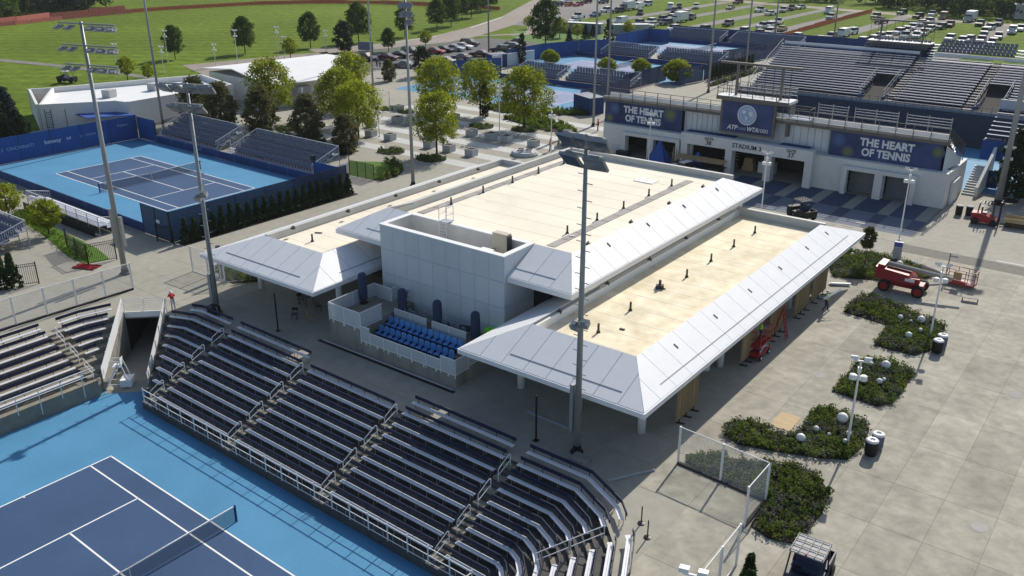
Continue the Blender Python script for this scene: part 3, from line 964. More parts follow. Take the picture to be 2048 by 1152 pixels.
# concourse edge wall where the top bench is missing
MB().box(6.0, 14.1, 11.52, 11.60, 0, 0.09).build('kerb', 'coping', ns)
def hand_rail(par, x, k0, d=(0, -1), o=None):
    y0 = 12.05 - PITCH * k0 + 0.1
    za, zb = -RISE * k0, -RISE * (k0 + 1.25)
    ya, yb = y0, y0 - PITCH * 1.25
    mb = MB()
    r = 0.026
    mb.path([(x, ya, za - 0.3), (x, ya, za + 0.86), (x, ya - 0.1, za + 0.95), (x, yb + .1, zb + 0.95), (x, yb, zb + 0.86), (x, yb, zb - 0.3)], r)
    mb.tube((x, ya, za + 0.5), (x, yb, zb + 0.5), r, 6)
    mb.build('hand_rail', 'white', par)
for x in (-3.4, 5.53, 14.5, 23.47):
    for k in (1, 3, 5, 7):
        hand_rail(ns, x, k)
    for k in range(0, 8):
        y = 12.05 - 0.55 - PITCH * k
        MB().box(x - 0.42, x + 0.42, y - 0.42, y + 0.002, -RISE * (k + 1) - 0.02, -RISE * k - RISE / 2).build('aisle_step', 'tread', ns)
# diagonal aisle rail at the corner
for k in (1, 3):
    c0 = Vector((31.75 - 0.62 * k, 9.72 - 0.62 * k))
    c1 = c0 - Vector((0.62, 0.62)) * 1.9
    za, zb = -RISE * k, -RISE * (k + 1.9)
    mb = MB()
    mb.path([(c0.x, c0.y, za - 0.2), (c0.x, c0.y, za + 0.95), (c1.x, c1.y, zb + 0.95), (c1.x, c1.y, zb - 0.3)], 0.028)
    mb.tube((c0.x, c0.y, za + 0.5), (c1.x, c1.y, zb + 0.5), 0.028, 6)
    mb.build('hand_rail', 'white', ns)
for k in range(5):
    c = Vector((32.05 - 0.62 * k - 0.6, 9.4 - 0.62 * k - 0.35))
    MB().obox((c.x, c.y, -RISE * k - RISE * 0.75), (0.5, 0.9, RISE / 2), R(45)).build('aisle_step', 'tread', ns)
# rail along the front of the stand
fp = clip(offset(P0, 0.55 + PITCH * 8 - 0.06), lambda p: min(tt(p) - 0.6, p.y + 16))
zt = -RISE * 8
for nm, z, r in (('top_rail', zt + 1.05, 0.03), ('middle_rail', zt + 0.55, 0.026), ('bottom_rail', zt + 0.1, 0.02)):
    MB().path([Lz(p, z) for p in fp], r).build(nm, 'white', ns)
for i, (p, d) in enumerate(along(fp, 1.5, 0.1)):
    MB().obox((p.x, p.y, zt + 0.4), (0.055, 0.055, 1.5), math.atan2(d.y, d.x)).build('rail_post', 'white', ns)
mb = MB()
for p, d in along(fp, 0.75, 0.5):
    mb.obox((p.x, p.y, zt + 0.3), (0.02, 0.02, 0.55), math.atan2(d.y, d.x))
tag(mb.build('rail_infill', 'alum2', ns), kind='stuff')
# boxes of cardboard left on the top rows
for (x, y, z, lab) in ((4.2, 11.2, 0.02, 'flattened brown cardboard on the top step at the right end of the second section'), (16.0, 11.25, 0.02, 'folded brown cardboard below the top bench of the section right of the missing bench')):
    q = NC(x, y - 0.1, 0.0)
    tag(MB().obox((0, 0, 0), (1.0, 0.5, 0.03), 0.1).obox((0.1, 0.05, 0.03), (0.45, 0.4, 0.03), 0.5).build('cardboard_sheet', 'cardboard', loc=(q[0], q[1] + 0.35, 0.03), rz=NC.a), lab, 'cardboard')

wst = stand_thing('grandstand', 'sunlit sunken grandstand left of the white walled ramp with long white benches')
treads('stepped_base', wst, P0W, 7, lambda p: -3.05 - tt(p), ZC - 0.02)
for k in range(7):
    base = offset(P0W, PITCH * k)
    for g in (lambda p: min(p.y + 20, 3.0 - p.y), lambda p: min(p.y - 4.25, -3.55 - tt(p))):
        pts = clip(base, g)
        if len(pts) > 1 and sum((b - a).length for a, b in zip(pts, pts[1:])) > 0.6:
            bench(wst, pts, 0.45 - RISE * k)
for k in (1, 3, 5):
    x = -13.78 + PITCH * k
    za, zb = -RISE * k, -RISE * (k + 1.25)
    xa, xb = x - 0.1, x - 0.1 + PITCH * 1.25
    mb = MB()
    mb.path([(xa, 3.62, za - 0.3), (xa, 3.62, za + 0.95), (xb, 3.62, zb + 0.95), (xb, 3.62, zb - 0.3)], 0.028)
    mb.tube((xa, 3.62, za + 0.5), (xb, 3.62, zb + 0.5), 0.026, 6)
    mb.build('hand_rail', 'white', wst)
for k in range(6):
    x = -13.78 + 0.55 + PITCH * k
    MB().box(x - 0.002, x + 0.42, 3.2, 4.05, -RISE * (k + 1) - 0.02, -RISE * k - RISE / 2).build('aisle_step', 'tread', wst)
fpw = clip(offset(P0W, 0.55 + PITCH * 6 - 0.06), lambda p: min(-3.2 - tt(p), p.y + 20))
zt = -RISE * 6
for nm, z, r in (('top_rail', zt + 1.05, 0.035), ('middle_rail', zt + 0.55, 0.028)):
    MB().path([Lz(p, z) for p in fpw], r).build(nm, 'white', wst)
for i, (p, d) in enumerate(along(fpw, 1.5, 0.1)):
    MB().obox((p.x + 0.09, p.y, zt + (0.1 if i % 2 else 0.4)), (0.05, 0.05, 2.0 if i % 2 else 1.4)).build('rail_post', 'white', wst)

# ramp through the corner, its walls and barriers
ZR = lambda s: 0.05 + (s - 15.4) * 0.415
def ramp_wall(name, t0, t1, s0, s1, label, sgn):
    w = stand_thing(name, label, 'wall')
    q = [st(s0, t0), st(s0, t1), st(s1, t1), st(s1, t0)]
    zz = [ZR(s0), ZR(s0), 0.06, 0.06]
    vs = [(p[0], p[1], ZC - 0.02) for p in q] + [(p[0], p[1], z) for p, z in zip(q, zz)]
    n = [(3, 2, 1, 0), (4, 5, 6, 7), (0, 1, 5, 4), (1, 2, 6, 5), (2, 3, 7, 6), (3, 0, 4, 7)]
    MB().add(vs, n).build('wall', 'wallconcrete', w)
    tm = (t0 + t1) / 2
    for i in range(6):
        a, b = st(s0 + 0.05, tm), st(s1 + 0.1, tm)
        h = 0.12 + i * 0.185
        d = Vector((b[0] - a[0], b[1] - a[1], 0.06 - ZR(s0)))
        mb = MB()
        pa, pb = Vector((*a, ZR(s0) + h)), Vector((*b, 0.06 + h))
        nn = Vector((1, 1, 0)).normalized() * 0.02
        up = Vector((0, 0, 0.075))
        mb.add([pa - nn - up, pb - nn - up, pb + nn - up, pa + nn - up, pa - nn + up, pb - nn + up, pb + nn + up, pa + nn + up],
               [(3, 2, 1, 0), (4, 5, 6, 7), (0, 1, 5, 4), (1, 2, 6, 5), (2, 3, 7, 6), (3, 0, 4, 7)])
        mb.build('rail_board', 'white', w)
    for i in range(6):
        s = s0 + 0.3 + (s1 - s0 - 0.4) * i / 5
        p = st(s, tm + sgn * 0.05)
        MB().obox((p[0], p[1], ZR(s) + 0.5), (0.05, 0.05, 1.2), R(45)).build('rail_post', 'white', w)
    return w
ramp_wall('ramp_wall', -3.05, -2.85, 8.9, 15.4, 'left sloping ramp wall topped with a white slatted barrier', -1)
ramp_wall('ramp_wall', 0.2, 0.45, 8.3, 15.4, 'right sloping ramp wall topped with a white slatted barrier beside the shaded benches', 1)
q = [NC(*st(8.5, -2.85)), NC(*st(8.5, 0.2)), NC(*st(24, 0.2)), NC(*st(24, -2.85))]
sheet('ramp_floor', q, ZC + 0.006, 'concrete')
tw = stand_thing('tunnel', 'dark tunnel mouth under the concourse at the head of the ramp', 'tunnel')
MB().prism([st(15.4, 0.2), st(24, 0.2), st(24, 0.4), st(15.4, 0.4)], ZC, -0.03).prism([st(15.4, -3.05), st(24, -3.05), st(24, -2.85), st(15.4, -2.85)], ZC, -0.03).prism([st(24, -3.05), st(24.2, -3.05), st(24.2, 0.4), st(24, 0.4)], ZC, -0.03).build('wall', 'dark', tw)
MB().prism([st(15.4, -2.83), st(15.4, 0.18), st(16.2, 0.18), st(16.2, -2.83)], -0.55, -0.02).build('lintel', 'wallconcrete', tw)
MB().prism([st(15.38, -2.83), st(15.38, 0.18), st(15.3, 0.18), st(15.3, -2.83)], -0.40, 0.06).build('lintel_face', 'white', tw)
for i, (a, b) in enumerate(((-2.8, -1.38), (-1.28, 0.15))):
    g = stand_thing('guard_gate', '%s white tubular gate across the head of the ramp' % ('left', 'right')[i], 'gate', 'pair of white gates above the tunnel')
    pa, pb = st(15.5, a), st(15.5, b)
    mb = MB()
    mb.path([(*pa, 0.05), (*pa, 1.0), (*st(15.5, a + 0.1), 1.08), (*st(15.5, b - 0.1), 1.08), (*pb, 1.0), (*pb, 0.05)], 0.028)
    mb.build('gate_frame', 'white', g)
    for j in range(6):
        MB().tube((*pa, 0.12 + j * 0.155), (*pb, 0.12 + j * 0.155), 0.016, 6).build('rail', 'white', g)
# umpire stair at the foot of the ramp
um = thing('umpire_chair', 'white framed umpire chair on wheels parked at the foot of the ramp', 'chair', (*NC(*st(9.6, -2.1)), ZC), NC.a + R(135))
mb = MB()
for sx in (-1, 1):
    MB().tube((sx * 0.42, 0.85, 0), (sx * 0.3, -0.3, 2.1), 0.04, 6).tube((sx * 0.42, -0.9, 0), (sx * 0.3, -0.35, 2.1), 0.04, 6).tube((sx * 0.42, 0.85, 0.3), (sx * 0.42, -0.9, 0.3), 0.035, 6).build('side_frame', 'white', um)
    MB().tube((sx * 0.32, -0.3, 2.1), (sx * 0.32, 0.35, 2.1), 0.03, 6).tube((sx * 0.32, 0.35, 2.1), (sx * 0.32, 0.35, 1.7), 0.03, 6).build('armrest', 'white', um)
for i in range(6):
    MB().obox((0, 0.8 - i * 0.17, 0.28 + i * 0.24), (0.76 - i * 0.03, 0.2, 0.04)).build('step', 'white', um)
MB().box(-0.32, 0.32, -0.35, 0.2, 1.62, 1.68).build('seat', 'white', um)
MB().obox((0, -0.38, 2.0), (0.62, 0.04, 0.5), 0, 0.1).build('backrest', 'white', um)
MB().box(-0.5, 0.5, -1.0, -0.2, 0.1, 0.65).build('storage_box', 'white', um)

# ------------------------------------------------------------------ nets
def tennis_net(F, z, y0, label):
    t = thing('tennis_net', label, 'net', F(11.885, y0, z), F.a)
    MB().box(-0.008, 0.008, -0.87, 10.97 + 0.87, 0.04, 0.98).build('netting', 'net', t)
    mb = MB()
    mb.add([(-0.03, -0.88, 0.99), (0.03, -0.88, 0.99), (0.03, -0.88, 1.07), (-0.03, -0.88, 1.07),
            (-0.03, 5.485, 0.86), (0.03, 5.485, 0.86), (0.03, 5.485, 0.93), (-0.03, 5.485, 0.93),
            (-0.03, 11.85, 0.99), (0.03, 11.85, 0.99), (0.03, 11.85, 1.07), (-0.03, 11.85, 1.07)],
           [(0, 1, 5, 4), (1, 2, 6, 5), (2, 3, 7, 6), (3, 0, 4, 7), (4, 5, 9, 8), (5, 6, 10, 9), (6, 7, 11, 10), (7, 4, 8, 11), (3, 2, 1, 0), (8, 9, 10, 11)])
    mb.build('net_band', 'line', t)
    for y in (-0.914, 10.97 + 0.914):
        MB().box(-0.05, 0.05, y - 0.05, y + 0.05, 0, 1.09).build('net_post', 'bluewall', t)
    MB().box(-0.03, 0.03, 5.46, 5.51, 0.02, 0.93).build('centre_strap', 'line', t)
tennis_net(NC, ZC, -10.97, 'tennis net with a white band across the sunken near court')
tennis_net(LC, 0.02, 0, 'tennis net across the court on the left in front of the white building')

# ------------------------------------------------------------------ vegetation builders
def leaf_quads(mb, c, n, rad, size, rng, squash=1.0, up=0.35):
    for _ in range(n):
        d = Vector((rng.gauss(0, 1), rng.gauss(0, 1), rng.gauss(0, 1))).normalized() * (rng.random() ** 0.45)
        p = Vector((c[0] + d.x * rad[0], c[1] + d.y * rad[1], c[2] + d.z * rad[2]))
        nrm = Vector((rng.gauss(0, 1) + d.x * 0.8, rng.gauss(0, 1) + d.y * 0.8, rng.gauss(0, 1) + up + d.z * 0.8)).normalized()
        u = nrm.cross(Vector((rng.gauss(0, 1), rng.gauss(0, 1), rng.gauss(0, 1)))).normalized()
        w = nrm.cross(u)
        s = size * (0.6 + 0.8 * rng.random())
        mb.add([p - u * s, p - w * s * 0.55, p + u * s, p + w * s * 0.55], [(0, 1, 2, 3)])
def trunk_mesh(h, r, limbs, spread, rng, base=0.35):
    mb = MB()
    mb.tube((0, 0, -0.05), (0, 0, h * 0.55), r, 7, r * 0.7)
    mb.tube((0, 0, h * 0.55), (rng.uniform(-.1, .1), rng.uniform(-.1, .1), h * 0.92), r * 0.7, 6, r * 0.15)
    for i in range(limbs):
        a = 2.4 * i + rng.random()
        z0 = h * (base + 0.4 * i / limbs)
        l = spread * (1.0 - 0.5 * i / limbs)
        m = Vector((math.cos(a) * l * 0.5, math.sin(a) * l * 0.5, z0 + l * 0.45))
        mb.tube((0, 0, z0), m, r * 0.4, 5, r * 0.26)
        mb.tube(m, (math.cos(a + .2) * l * 0.9, math.sin(a + .2) * l * 0.9, z0 + l * 0.85), r * 0.26, 4, r * 0.08)
    return mb.mesh('trunk', 'bark', True)
def tree_kind(name, h, w, zb, leaf, nclump, nleaf, lsize, seed, shape='round', clear=0.0, r=0.12, limbs=7):
    rng = random.Random(seed)
    t = thing(name, 'x', 'tree')
    put('trunk', trunk_mesh(h, r, limbs, w * 0.5, rng, max(0.15, zb / h)), t)
    mb = MB()
    for i in range(nclump):
        f = (i + 0.5) / nclump
        z = zb + (h - zb) * f
        if shape == 'round':
            prof = math.sqrt(max(0.05, 1 - (2 * f - 0.85) ** 2 / 1.4))
        elif shape == 'cone':
            prof = (1 - f) * 0.95 + 0.06
        elif shape == 'oval':
            prof = math.sin(math.pi * min(0.96, 0.14 + f * 0.84)) ** 0.7
        elif shape == 'ball':
            prof = math.sqrt(max(0.02, 1 - (2 * f - 1) ** 2))
        else:
            prof = 0.9 - 0.5 * f
        a = i * 2.39996 + rng.uniform(-.4, .4)
        rr = w / 2 * prof * math.sqrt(rng.uniform(0.08, 1.0))
        cl = w * rng.uniform(0.10, 0.19) * (0.75 if shape in ('cone', 'ball') else 1)
        leaf_quads(mb, (rr * math.cos(a), rr * math.sin(a), z), nleaf, (cl, cl, cl * 0.72), lsize, rng)
    if clear:
        pass
    mb.build('crown', leaf, t)
    return t
def hide_proto(o):
    for c in list(o.children):
        bpy.data.objects.remove(c)
    bpy.data.objects.remove(o)
PROTOS = {}
def place_tree(kind, p, label, s=1.0, rz=None, group=None, sz=None):
    pr, used = PROTOS[kind]
    rz = random.uniform(0, 6.28) if rz is None else rz
    o = pr if not used else copy_tree(pr)
    PROTOS[kind] = (pr, True)
    o.location = (p[0], p[1], p[2] if len(p) > 2 else 0)
    o.rotation_euler = (0, 0, rz)
    o.scale = (s, s, (sz or s))
    o['label'] = label
    if group:
        o['group'] = group
    return o
PROTOS['honey_locust'] = (tree_kind('honey_locust', 6.2, 5.4, 1.6, 'leafY', 110, 70, 0.125, 3), False)
PROTOS['plaza_tree'] = (tree_kind('plaza_tree', 6.4, 5.0, 1.8, 'leafY', 100, 70, 0.12, 11), False)
PROTOS['magnolia'] = (tree_kind('magnolia', 5.6, 4.0, 0.3, 'leafB', 100, 60, 0.15, 5, 'oval'), False)
PROTOS['park_tree'] = (tree_kind('park_tree', 7.5, 5.0, 1.8, 'leafG', 90, 46, 0.20, 8, 'oval'), False)
PROTOS['dark_tree'] = (tree_kind('dark_tree', 6.4, 4.2, 0.5, 'leafD', 90, 46, 0.19, 9, 'oval'), False)
PROTOS['cypress'] = (tree_kind('cypress', 6.2, 2.0, 0.2, 'leafD', 70, 46, 0.14, 14, 'oval', r=0.1), False)
PROTOS['spruce'] = (tree_kind('spruce', 7.0, 4.4, 0.3, 'leafBlue', 120, 52, 0.17, 15, 'cone'), False)
PROTOS['round_tree'] = (tree_kind('round_tree', 3.5, 3.4, 1.0, 'leafY', 80, 46, 0.10, 17, 'ball', r=0.09), False)
PROTOS['topiary'] = (tree_kind('topiary', 2.9, 3.7, 0.35, 'leafY', 150, 56, 0.11, 29, 'ball', r=0.09), False)
PROTOS['young_tree'] = (tree_kind('young_tree', 3.2, 1.25, 1.6, 'leafB', 60, 36, 0.085, 19, 'oval', r=0.035, limbs=5), False)
PROTOS['arborvitae'] = (tree_kind('arborvitae', 2.35, 1.25, 0.05, 'leafArb', 70, 40, 0.085, 21, 'cone', r=0.04, limbs=3), False)
PROTOS['woodland_tree'] = (tree_kind('woodland_tree', 11, 9.0, 0.5, 'leafG', 80, 36, 0.42, 23, 'round', r=0.2), False)

def in_poly(x, y, poly):
    c = False
    n = len(poly)
    for i in range(n):
        x1, y1 = poly[i][:2]
        x2, y2 = poly[(i + 1) % n][:2]
        if (y1 > y) != (y2 > y) and x < (x2 - x1) * (y - y1) / (y2 - y1) + x1:
            c = not c
    return c
def bed(poly, label_name, seed, dens=16.0, hmin=0.28, hmax=0.62, leaf=0.075, mats=('leafP', 'leafP2', 'leafG'), nl=30, inset=0.12):
    """a planted bed: mulch mound and shrubs growing in it, one mass of ground cover per leaf kind"""
    rng = random.Random(seed)
    struct('planting_bed', MB().prism([p[:2] for p in poly], -0.02, 0.07), 'mulch')
    xs, ys = [p[0] for p in poly], [p[1] for p in poly]
    area = (max(xs) - min(xs)) * (max(ys) - min(ys))
    mbs = [MB() for _ in mats]
    for _ in range(int(area * dens)):
        x, y = rng.uniform(min(xs), max(xs)), rng.uniform(min(ys), max(ys))
        if not in_poly(x, y, poly):
            continue
        h = rng.uniform(hmin, hmax)
        n = math.sin(x * 0.9 + seed) * math.cos(y * 1.1 - seed) + rng.uniform(-.7, .7)
        k = 0 if n < 0.25 else (1 if n < 0.85 else len(mats) - 1)
        w = rng.uniform(0.20, 0.34)
        leaf_quads(mbs[k], (x, y, h * 0.55), nl, (w, w, h * 0.5), leaf, rng)
    for mb, m in zip(mbs, mats):
        if mb.v:
            tag(mb.build(label_name, m), kind='stuff')

# ------------------------------------------------------------------ people
def person(name, label, p, rz, pose, top='redshirt', legs='pants', head_m='hair', h=1.75):
    """one skinned body; colours by nearest bone"""
    k = h / 1.75
    J = dict(pel=(0, 0, .95), che=(0, 0.0, 1.32), nec=(0, 0, 1.5), hea=(0, 0.03, 1.63),
             shl=(-.19, 0, 1.42), ell=(-.25, 0.02, 1.14), hal=(-.26, .1, .90),
             shr=(.19, 0, 1.42), elr=(.25, 0.02, 1.14), har=(.26, .1, .90),
             hil=(-.09, 0, .90), knl=(-.10, .03, .50), anl=(-.11, 0, .08), tol=(-.12, .16, .04),
             hir=(.09, 0, .90), knr=(.10, .03, .50), anr=(.11, 0, .08), tor=(.12, .16, .04))
    J.update(pose)
    B = [('pel', 'che', 1), ('che', 'nec', 1), ('nec', 'hea', 0), ('che', 'shl', 1), ('shl', 'ell', 1), ('ell', 'hal', 0),
         ('che', 'shr', 1), ('shr', 'elr', 1), ('elr', 'har', 0), ('pel', 'hil', 2), ('hil', 'knl', 2), ('knl', 'anl', 2), ('anl', 'tol', 3),
         ('pel', 'hir', 2), ('hir', 'knr', 2), ('knr', 'anr', 2), ('anr', 'tor', 3)]
    rad = dict(pel=.145, che=.16, nec=.06, hea=.09, shl=.075, shr=.075, ell=.05, elr=.05, hal=.04, har=.04, hil=.1, hir=.1, knl=.065, knr=.065, anl=.05, anr=.05, tol=.04, tor=.04)
    names = list(J)
    me = bpy.data.meshes.new('body')
    me.from_pydata([tuple(c * k for c in J[n]) for n in names], [(names.index(a), names.index(b)) for a, b, _ in B], [])
    o = bpy.data.objects.new('body', me)
    COL.objects.link(o)
    sk = o.modifiers.new('skin', 'SKIN')
    lay = me.skin_vertices[0].data
    for i, n in enumerate(names):
        lay[i].radius = (rad[n] * k, rad[n] * k)
        lay[i].use_root = (n == 'pel')
    sb = o.modifiers.new('sub', 'SUBSURF')
    sb.levels = 1
    sb.render_levels = 1
    dg = bpy.context.evaluated_depsgraph_get()
    m2 = bpy.data.meshes.new_from_object(o.evaluated_get(dg))
    bpy.data.objects.remove(o)
    m2.materials.clear()
    for mm in ('skin', top, legs, 'black'):
        m2.materials.append(M[mm])
    bones = [(Vector(J[a]) * k, Vector(J[b]) * k, c) for a, b, c in B]
    for pl in m2.polygons:
        c = pl.center
        best, bc = 1e9, 0
        for a, b, cc in bones:
            d = b - a
            t = max(0, min(1, (c - a).dot(d) / d.length_squared))
            e = (c - (a + d * t)).length
            if e < best:
                best, bc = e, cc
        pl.material_index = bc
        pl.use_smooth = True
    t = thing(name, label, 'person', p, rz)
    put('body', m2, t)
    hd = Vector(J['hea']) * k
    mb = MB()
    if head_m == 'hat':
        mb.lathe([(0.165, 0.05), (0.16, 0.065), (0.105, 0.07), (0.10, 0.13), (0.06, 0.17), (0.01, 0.18)], 10, hd)
        mb.build('hat', 'hat', t)
    elif head_m in ('helmet_w', 'helmet_y'):
        mb.lathe([(0.135, 0.03), (0.13, 0.05), (0.12, 0.10), (0.08, 0.16), (0.01, 0.18)], 10, hd)
        mb.build('helmet', 'hat' if head_m == 'helmet_w' else 'orange', t)
    else:
        mb.sphere(hd + Vector((0, -0.02, 0.035)), 0.108, 9, 6)
        mb.build('hair', 'hair', t)
    # fingers reach out from both hands
    for s in ('l', 'r'):
        a, b = Vector(J['el' + s]) * k, Vector(J['ha' + s]) * k
        d = (b - a).normalized()
        w = d.cross(Vector((0, 0, 1)))
        w = w.normalized() if w.length > 0.05 else Vector((1, 0, 0))
        mb = MB()
        for i in range(4):
            q = b + w * (0.012 * (i - 1.5) * 1.6)
            mb.tube(q, q + d * (0.115 - 0.012 * abs(i - 1.5)), 0.010, 5, 0.007)
        mb.tube(b + w * 0.03, b + w * 0.065 + d * 0.06, 0.011, 5, 0.008)
        mb.build('hand', 'skin', t)
    return t

# ------------------------------------------------------------------ lamps and masts
def lamp_post(p, h, label, rz=0.0, heads=2, low=True, group='white lamp posts'):
    t = thing('lamp_post', label, 'lamp post', (p[0], p[1], 0), rz, group)
    MB().tube((0, 0, 0), (0, 0, h), 0.075, 8, 0.05).tube((0, 0, 0), (0, 0, 0.25), 0.14, 8).build('pole', 'white', t)
    MB().box(-0.4, 0.4, -0.04, 0.04, h - 0.05, h + 0.03).build('cross_arm', 'white', t)
    for s in (-1, 1):
        MB().obox((s * 0.36, 0.06, h + 0.14), (0.38, 0.5, 0.17), 0, -0.35).obox((s * 0.36, 0.0, h + 0.03), (0.06, 0.06, 0.16)).build('lamp_head', 'white', t)
    if low:
        for s in (-1, 1):
            MB().lathe([(0.10, 0.14), (0.19, 0.10), (0.21, -0.16), (0.15, -0.18)], 10, (s * 0.28, 0.12, h - 1.05)).obox((s * 0.1, 0, h - 0.95), (0.25, 0.05, 0.05)).build('speaker', 'white', t)
        MB().obox((0, 0.1, h - 0.6), (0.2, 0.22, 0.3)).build('junction_box', 'white', t)
    return t
def flood_mast(p, h, label, rz, rows, r=0.26, pegs=False, pegz=(5, 16), lower=None, box=None, top_arm=True, tilt=0.62, ls=1.0):
    """tall steel mast; rows = list of (height below top, [x offsets])"""
    t = thing('floodlight_mast', label, 'floodlight mast', (p[0], p[1], p[2] if len(p) > 2 else 0), rz, 'tall floodlight masts')
    MB().tube((0, 0, 0), (0, 0, h), r, 12, r * 0.5).build('mast', 'galv', t, smooth=True)
    MB().lathe([(r * 1.9, 0), (r * 1.9, 0.12), (r * 1.25, 0.2), (r * 1.2, 0.5)], 12).build('base_collar', 'black', t)
    for dz, xs in rows:
        z = h - dz
        if len(xs) > 1 or abs(xs[0]) > 0.3:
            MB().box(min(xs) - 0.2, max(xs) + 0.2, -0.06, 0.06, z - 0.06, z + 0.06).build('cross_arm', 'galv', t)
        for x in xs:
            lm = MB()
            lm.obox((0, 0, 0), (0.82, 0.62, 0.10)).obox((0, 0.16, 0.09), (0.36, 0.26, 0.14)).obox((0, -0.1, 0.08), (0.06, 0.06, 0.2))
            o = lm.build('floodlight', 'galv', t)
            o.location = (x, 0.28, z - 0.30)
            o.rotation_euler = (-tilt, 0, -x * 0.16)
            o.scale = (ls, ls, ls)
            g = MB().obox((0, 0, -0.055), (0.74, 0.54, 0.02)).build('lens', 'lampglass', o)
    if pegs:
        mb = MB()
        z = pegz[0]
        i = 0
        while z < pegz[1]:
            s = 1 if i % 2 else -1
            mb.tube((s * r * 0.6, 0, z), (s * (r + 0.26), 0, z), 0.026, 5)
            z += 0.45
            i += 1
        tag(mb.build('climbing_peg', 'galv', t), kind='stuff')
    if lower:
        for (x, z) in lower:
            o = MB().obox((0, 0, 0), (0.55, 0.42, 0.34)).obox((0, 0, 0.2), (0.25, 0.2, 0.12)).build('floodlight', 'galv', t)
            o.location = (x, 0.25, z)
            o.rotation_euler = (-0.5, 0, -x * 0.6)
            MB().obox((0, 0, -0.175), (0.5, 0.38, 0.02)).build('lens', 'lampglass', o)
    if box:
        for (x, z0, z1, w) in box:
            MB().box(x - w / 2, x + w / 2, -0.12, 0.16, z0, z1).build('control_box', 'galv', t)
    return t

# ------------------------------------------------------------------ vehicles
def _profile(pts, w, z=0):
    """side profile (y, z) extruded over width w with slightly narrowed top"""
    zs = [q[1] for q in pts]
    z0, z1 = min(zs), max(zs)
    def hw(zz):
        return w / 2 * (1 - 0.13 * max(0, (zz - 0.75) / (z1 - 0.75 + 1e-6)) if z1 > 1.0 else 1)
    n = len(pts)
    vs = [(-hw(q[1]), q[0], q[1]) for q in pts] + [(hw(q[1]), q[0], q[1]) for q in pts]
    fs = [tuple(range(n)), tuple(range(2 * n - 1, n - 1, -1))] + [((i + 1) % n, i, i + n, (i + 1) % n + n) for i in range(n)]
    return MB().add(vs, fs)
def vehicle(kind):
    L = dict(sedan=4.6, suv=4.7, pickup=5.6, van=5.4, boxtruck=6.4)[kind]
    W_ = dict(sedan=1.82, suv=1.9, pickup=1.95, van=2.0, boxtruck=2.2)[kind]
    h = L / 2
    t = thing(kind if kind != 'boxtruck' else 'box_truck', 'x', 'car' if kind in ('sedan', 'suv') else ('pickup truck' if kind == 'pickup' else ('van' if kind == 'van' else 'truck')))
    if kind == 'sedan':
        body = [(-h, .35), (-h, .78), (-h + .1, .92), (-h + .95, .98), (h - 1.35, .95), (h - .15, .78), (h, .6), (h, .3)]
        cab = [(-h + .75, .96), (-h + 1.4, 1.42), (h - 2.2, 1.44), (h - 1.35, .95)]
    elif kind == 'suv':
        body = [(-h, .4), (-h, .95), (-h + .08, 1.05), (h - 1.35, 1.05), (h - .15, .92), (h, .7), (h, .35)]
        cab = [(-h + .08, 1.03), (-h + .3, 1.66), (h - 2.0, 1.70), (h - 1.3, 1.04)]
    elif kind == 'pickup':
        body = [(-h, .5), (-h, 1.05), (h - 1.55, 1.1), (h - .12, 1.02), (h, .8), (h, .42)]
        cab = [(-.35, 1.06), (-.25, 1.78), (h - 2.1, 1.80), (h - 1.45, 1.09)]
    elif kind == 'van':
        body = [(-h, .4), (-h, 2.0), (-h + .1, 2.1), (h - 1.6, 2.12), (h - .95, 1.25), (h - .1, 1.0), (h, .7), (h, .38)]
        cab = None
    else:
        body = [(h - 2.0, .5), (h - 2.0, 2.1), (h - .9, 2.1), (h - .55, 1.3), (h, 1.1), (h, .45)]
        cab = None
    b = _profile(body, W_)
    b.build('body', 'carpaint', t)
    if cab:
        # dark glasshouse with painted roof and pillars
        g = _profile([(y * 0.985, z) for y, z in cab], W_ * 0.93)
        g.build('window', 'glass', t)
        rf = [(cab[1][0] + .06, cab[1][1] - 0.03), (cab[1][0] + .05, cab[1][1] + .035), (cab[2][0] - .05, cab[2][1] + .035), (cab[2][0] - .02, cab[2][1] - .03)]
        _profile(rf, W_ * 0.95).build('roof', 'carpaint', t)
    elif kind == 'van':
        MB().obox((0, h - 1.26, 1.68), (W_ * 0.86, 0.04, 0.95), 0, -0.65 + 1.5708 - 1.5708).build('windscreen', 'glass', t)
        MB().box(-W_ * .445, W_ * .445, h - 2.3, h - 1.6, 1.3, 1.85).build('window', 'glass', t)
    else:
        MB().box(-W_ / 2, W_ / 2, -h, h - 2.05, .75, 3.0).build('cargo_box', 'white', t)
        MB().obox((0, h - .7, 1.72), (W_ * .86, .04, .8), 0, -.4).build('windscreen', 'glass', t)
        MB().box(-W_ * .4, W_ * .4, -h, h - .3, .45, .75).build('chassis', 'black', t)
    if kind == 'pickup':
        MB().box(-W_ * .4, W_ * .4, -h + .12, -.45, 1.02, 1.068).build('cargo_bed', 'dark', t)
    for sy in (-1, 1):
        for sx in (-1, 1):
            o = MB().tube((-0.12, 0, 0), (0.12, 0, 0), 0.36, 12).build('wheel', 'rubber', t)
            o.location = (sx * (W_ / 2 - 0.10), sy * (h - 0.92), 0.36)
    for s in (-1, 1):
        MB().box(s * W_ * .36 - .16, s * W_ * .36 + .16, h - .03, h + .012, .66, .80).build('headlight', 'alu', t)
    MB().box(-W_ * .25, W_ * .25, h - .02, h + .012, .5, .62).build('grille', 'black', t)
    return t
VEH = {}
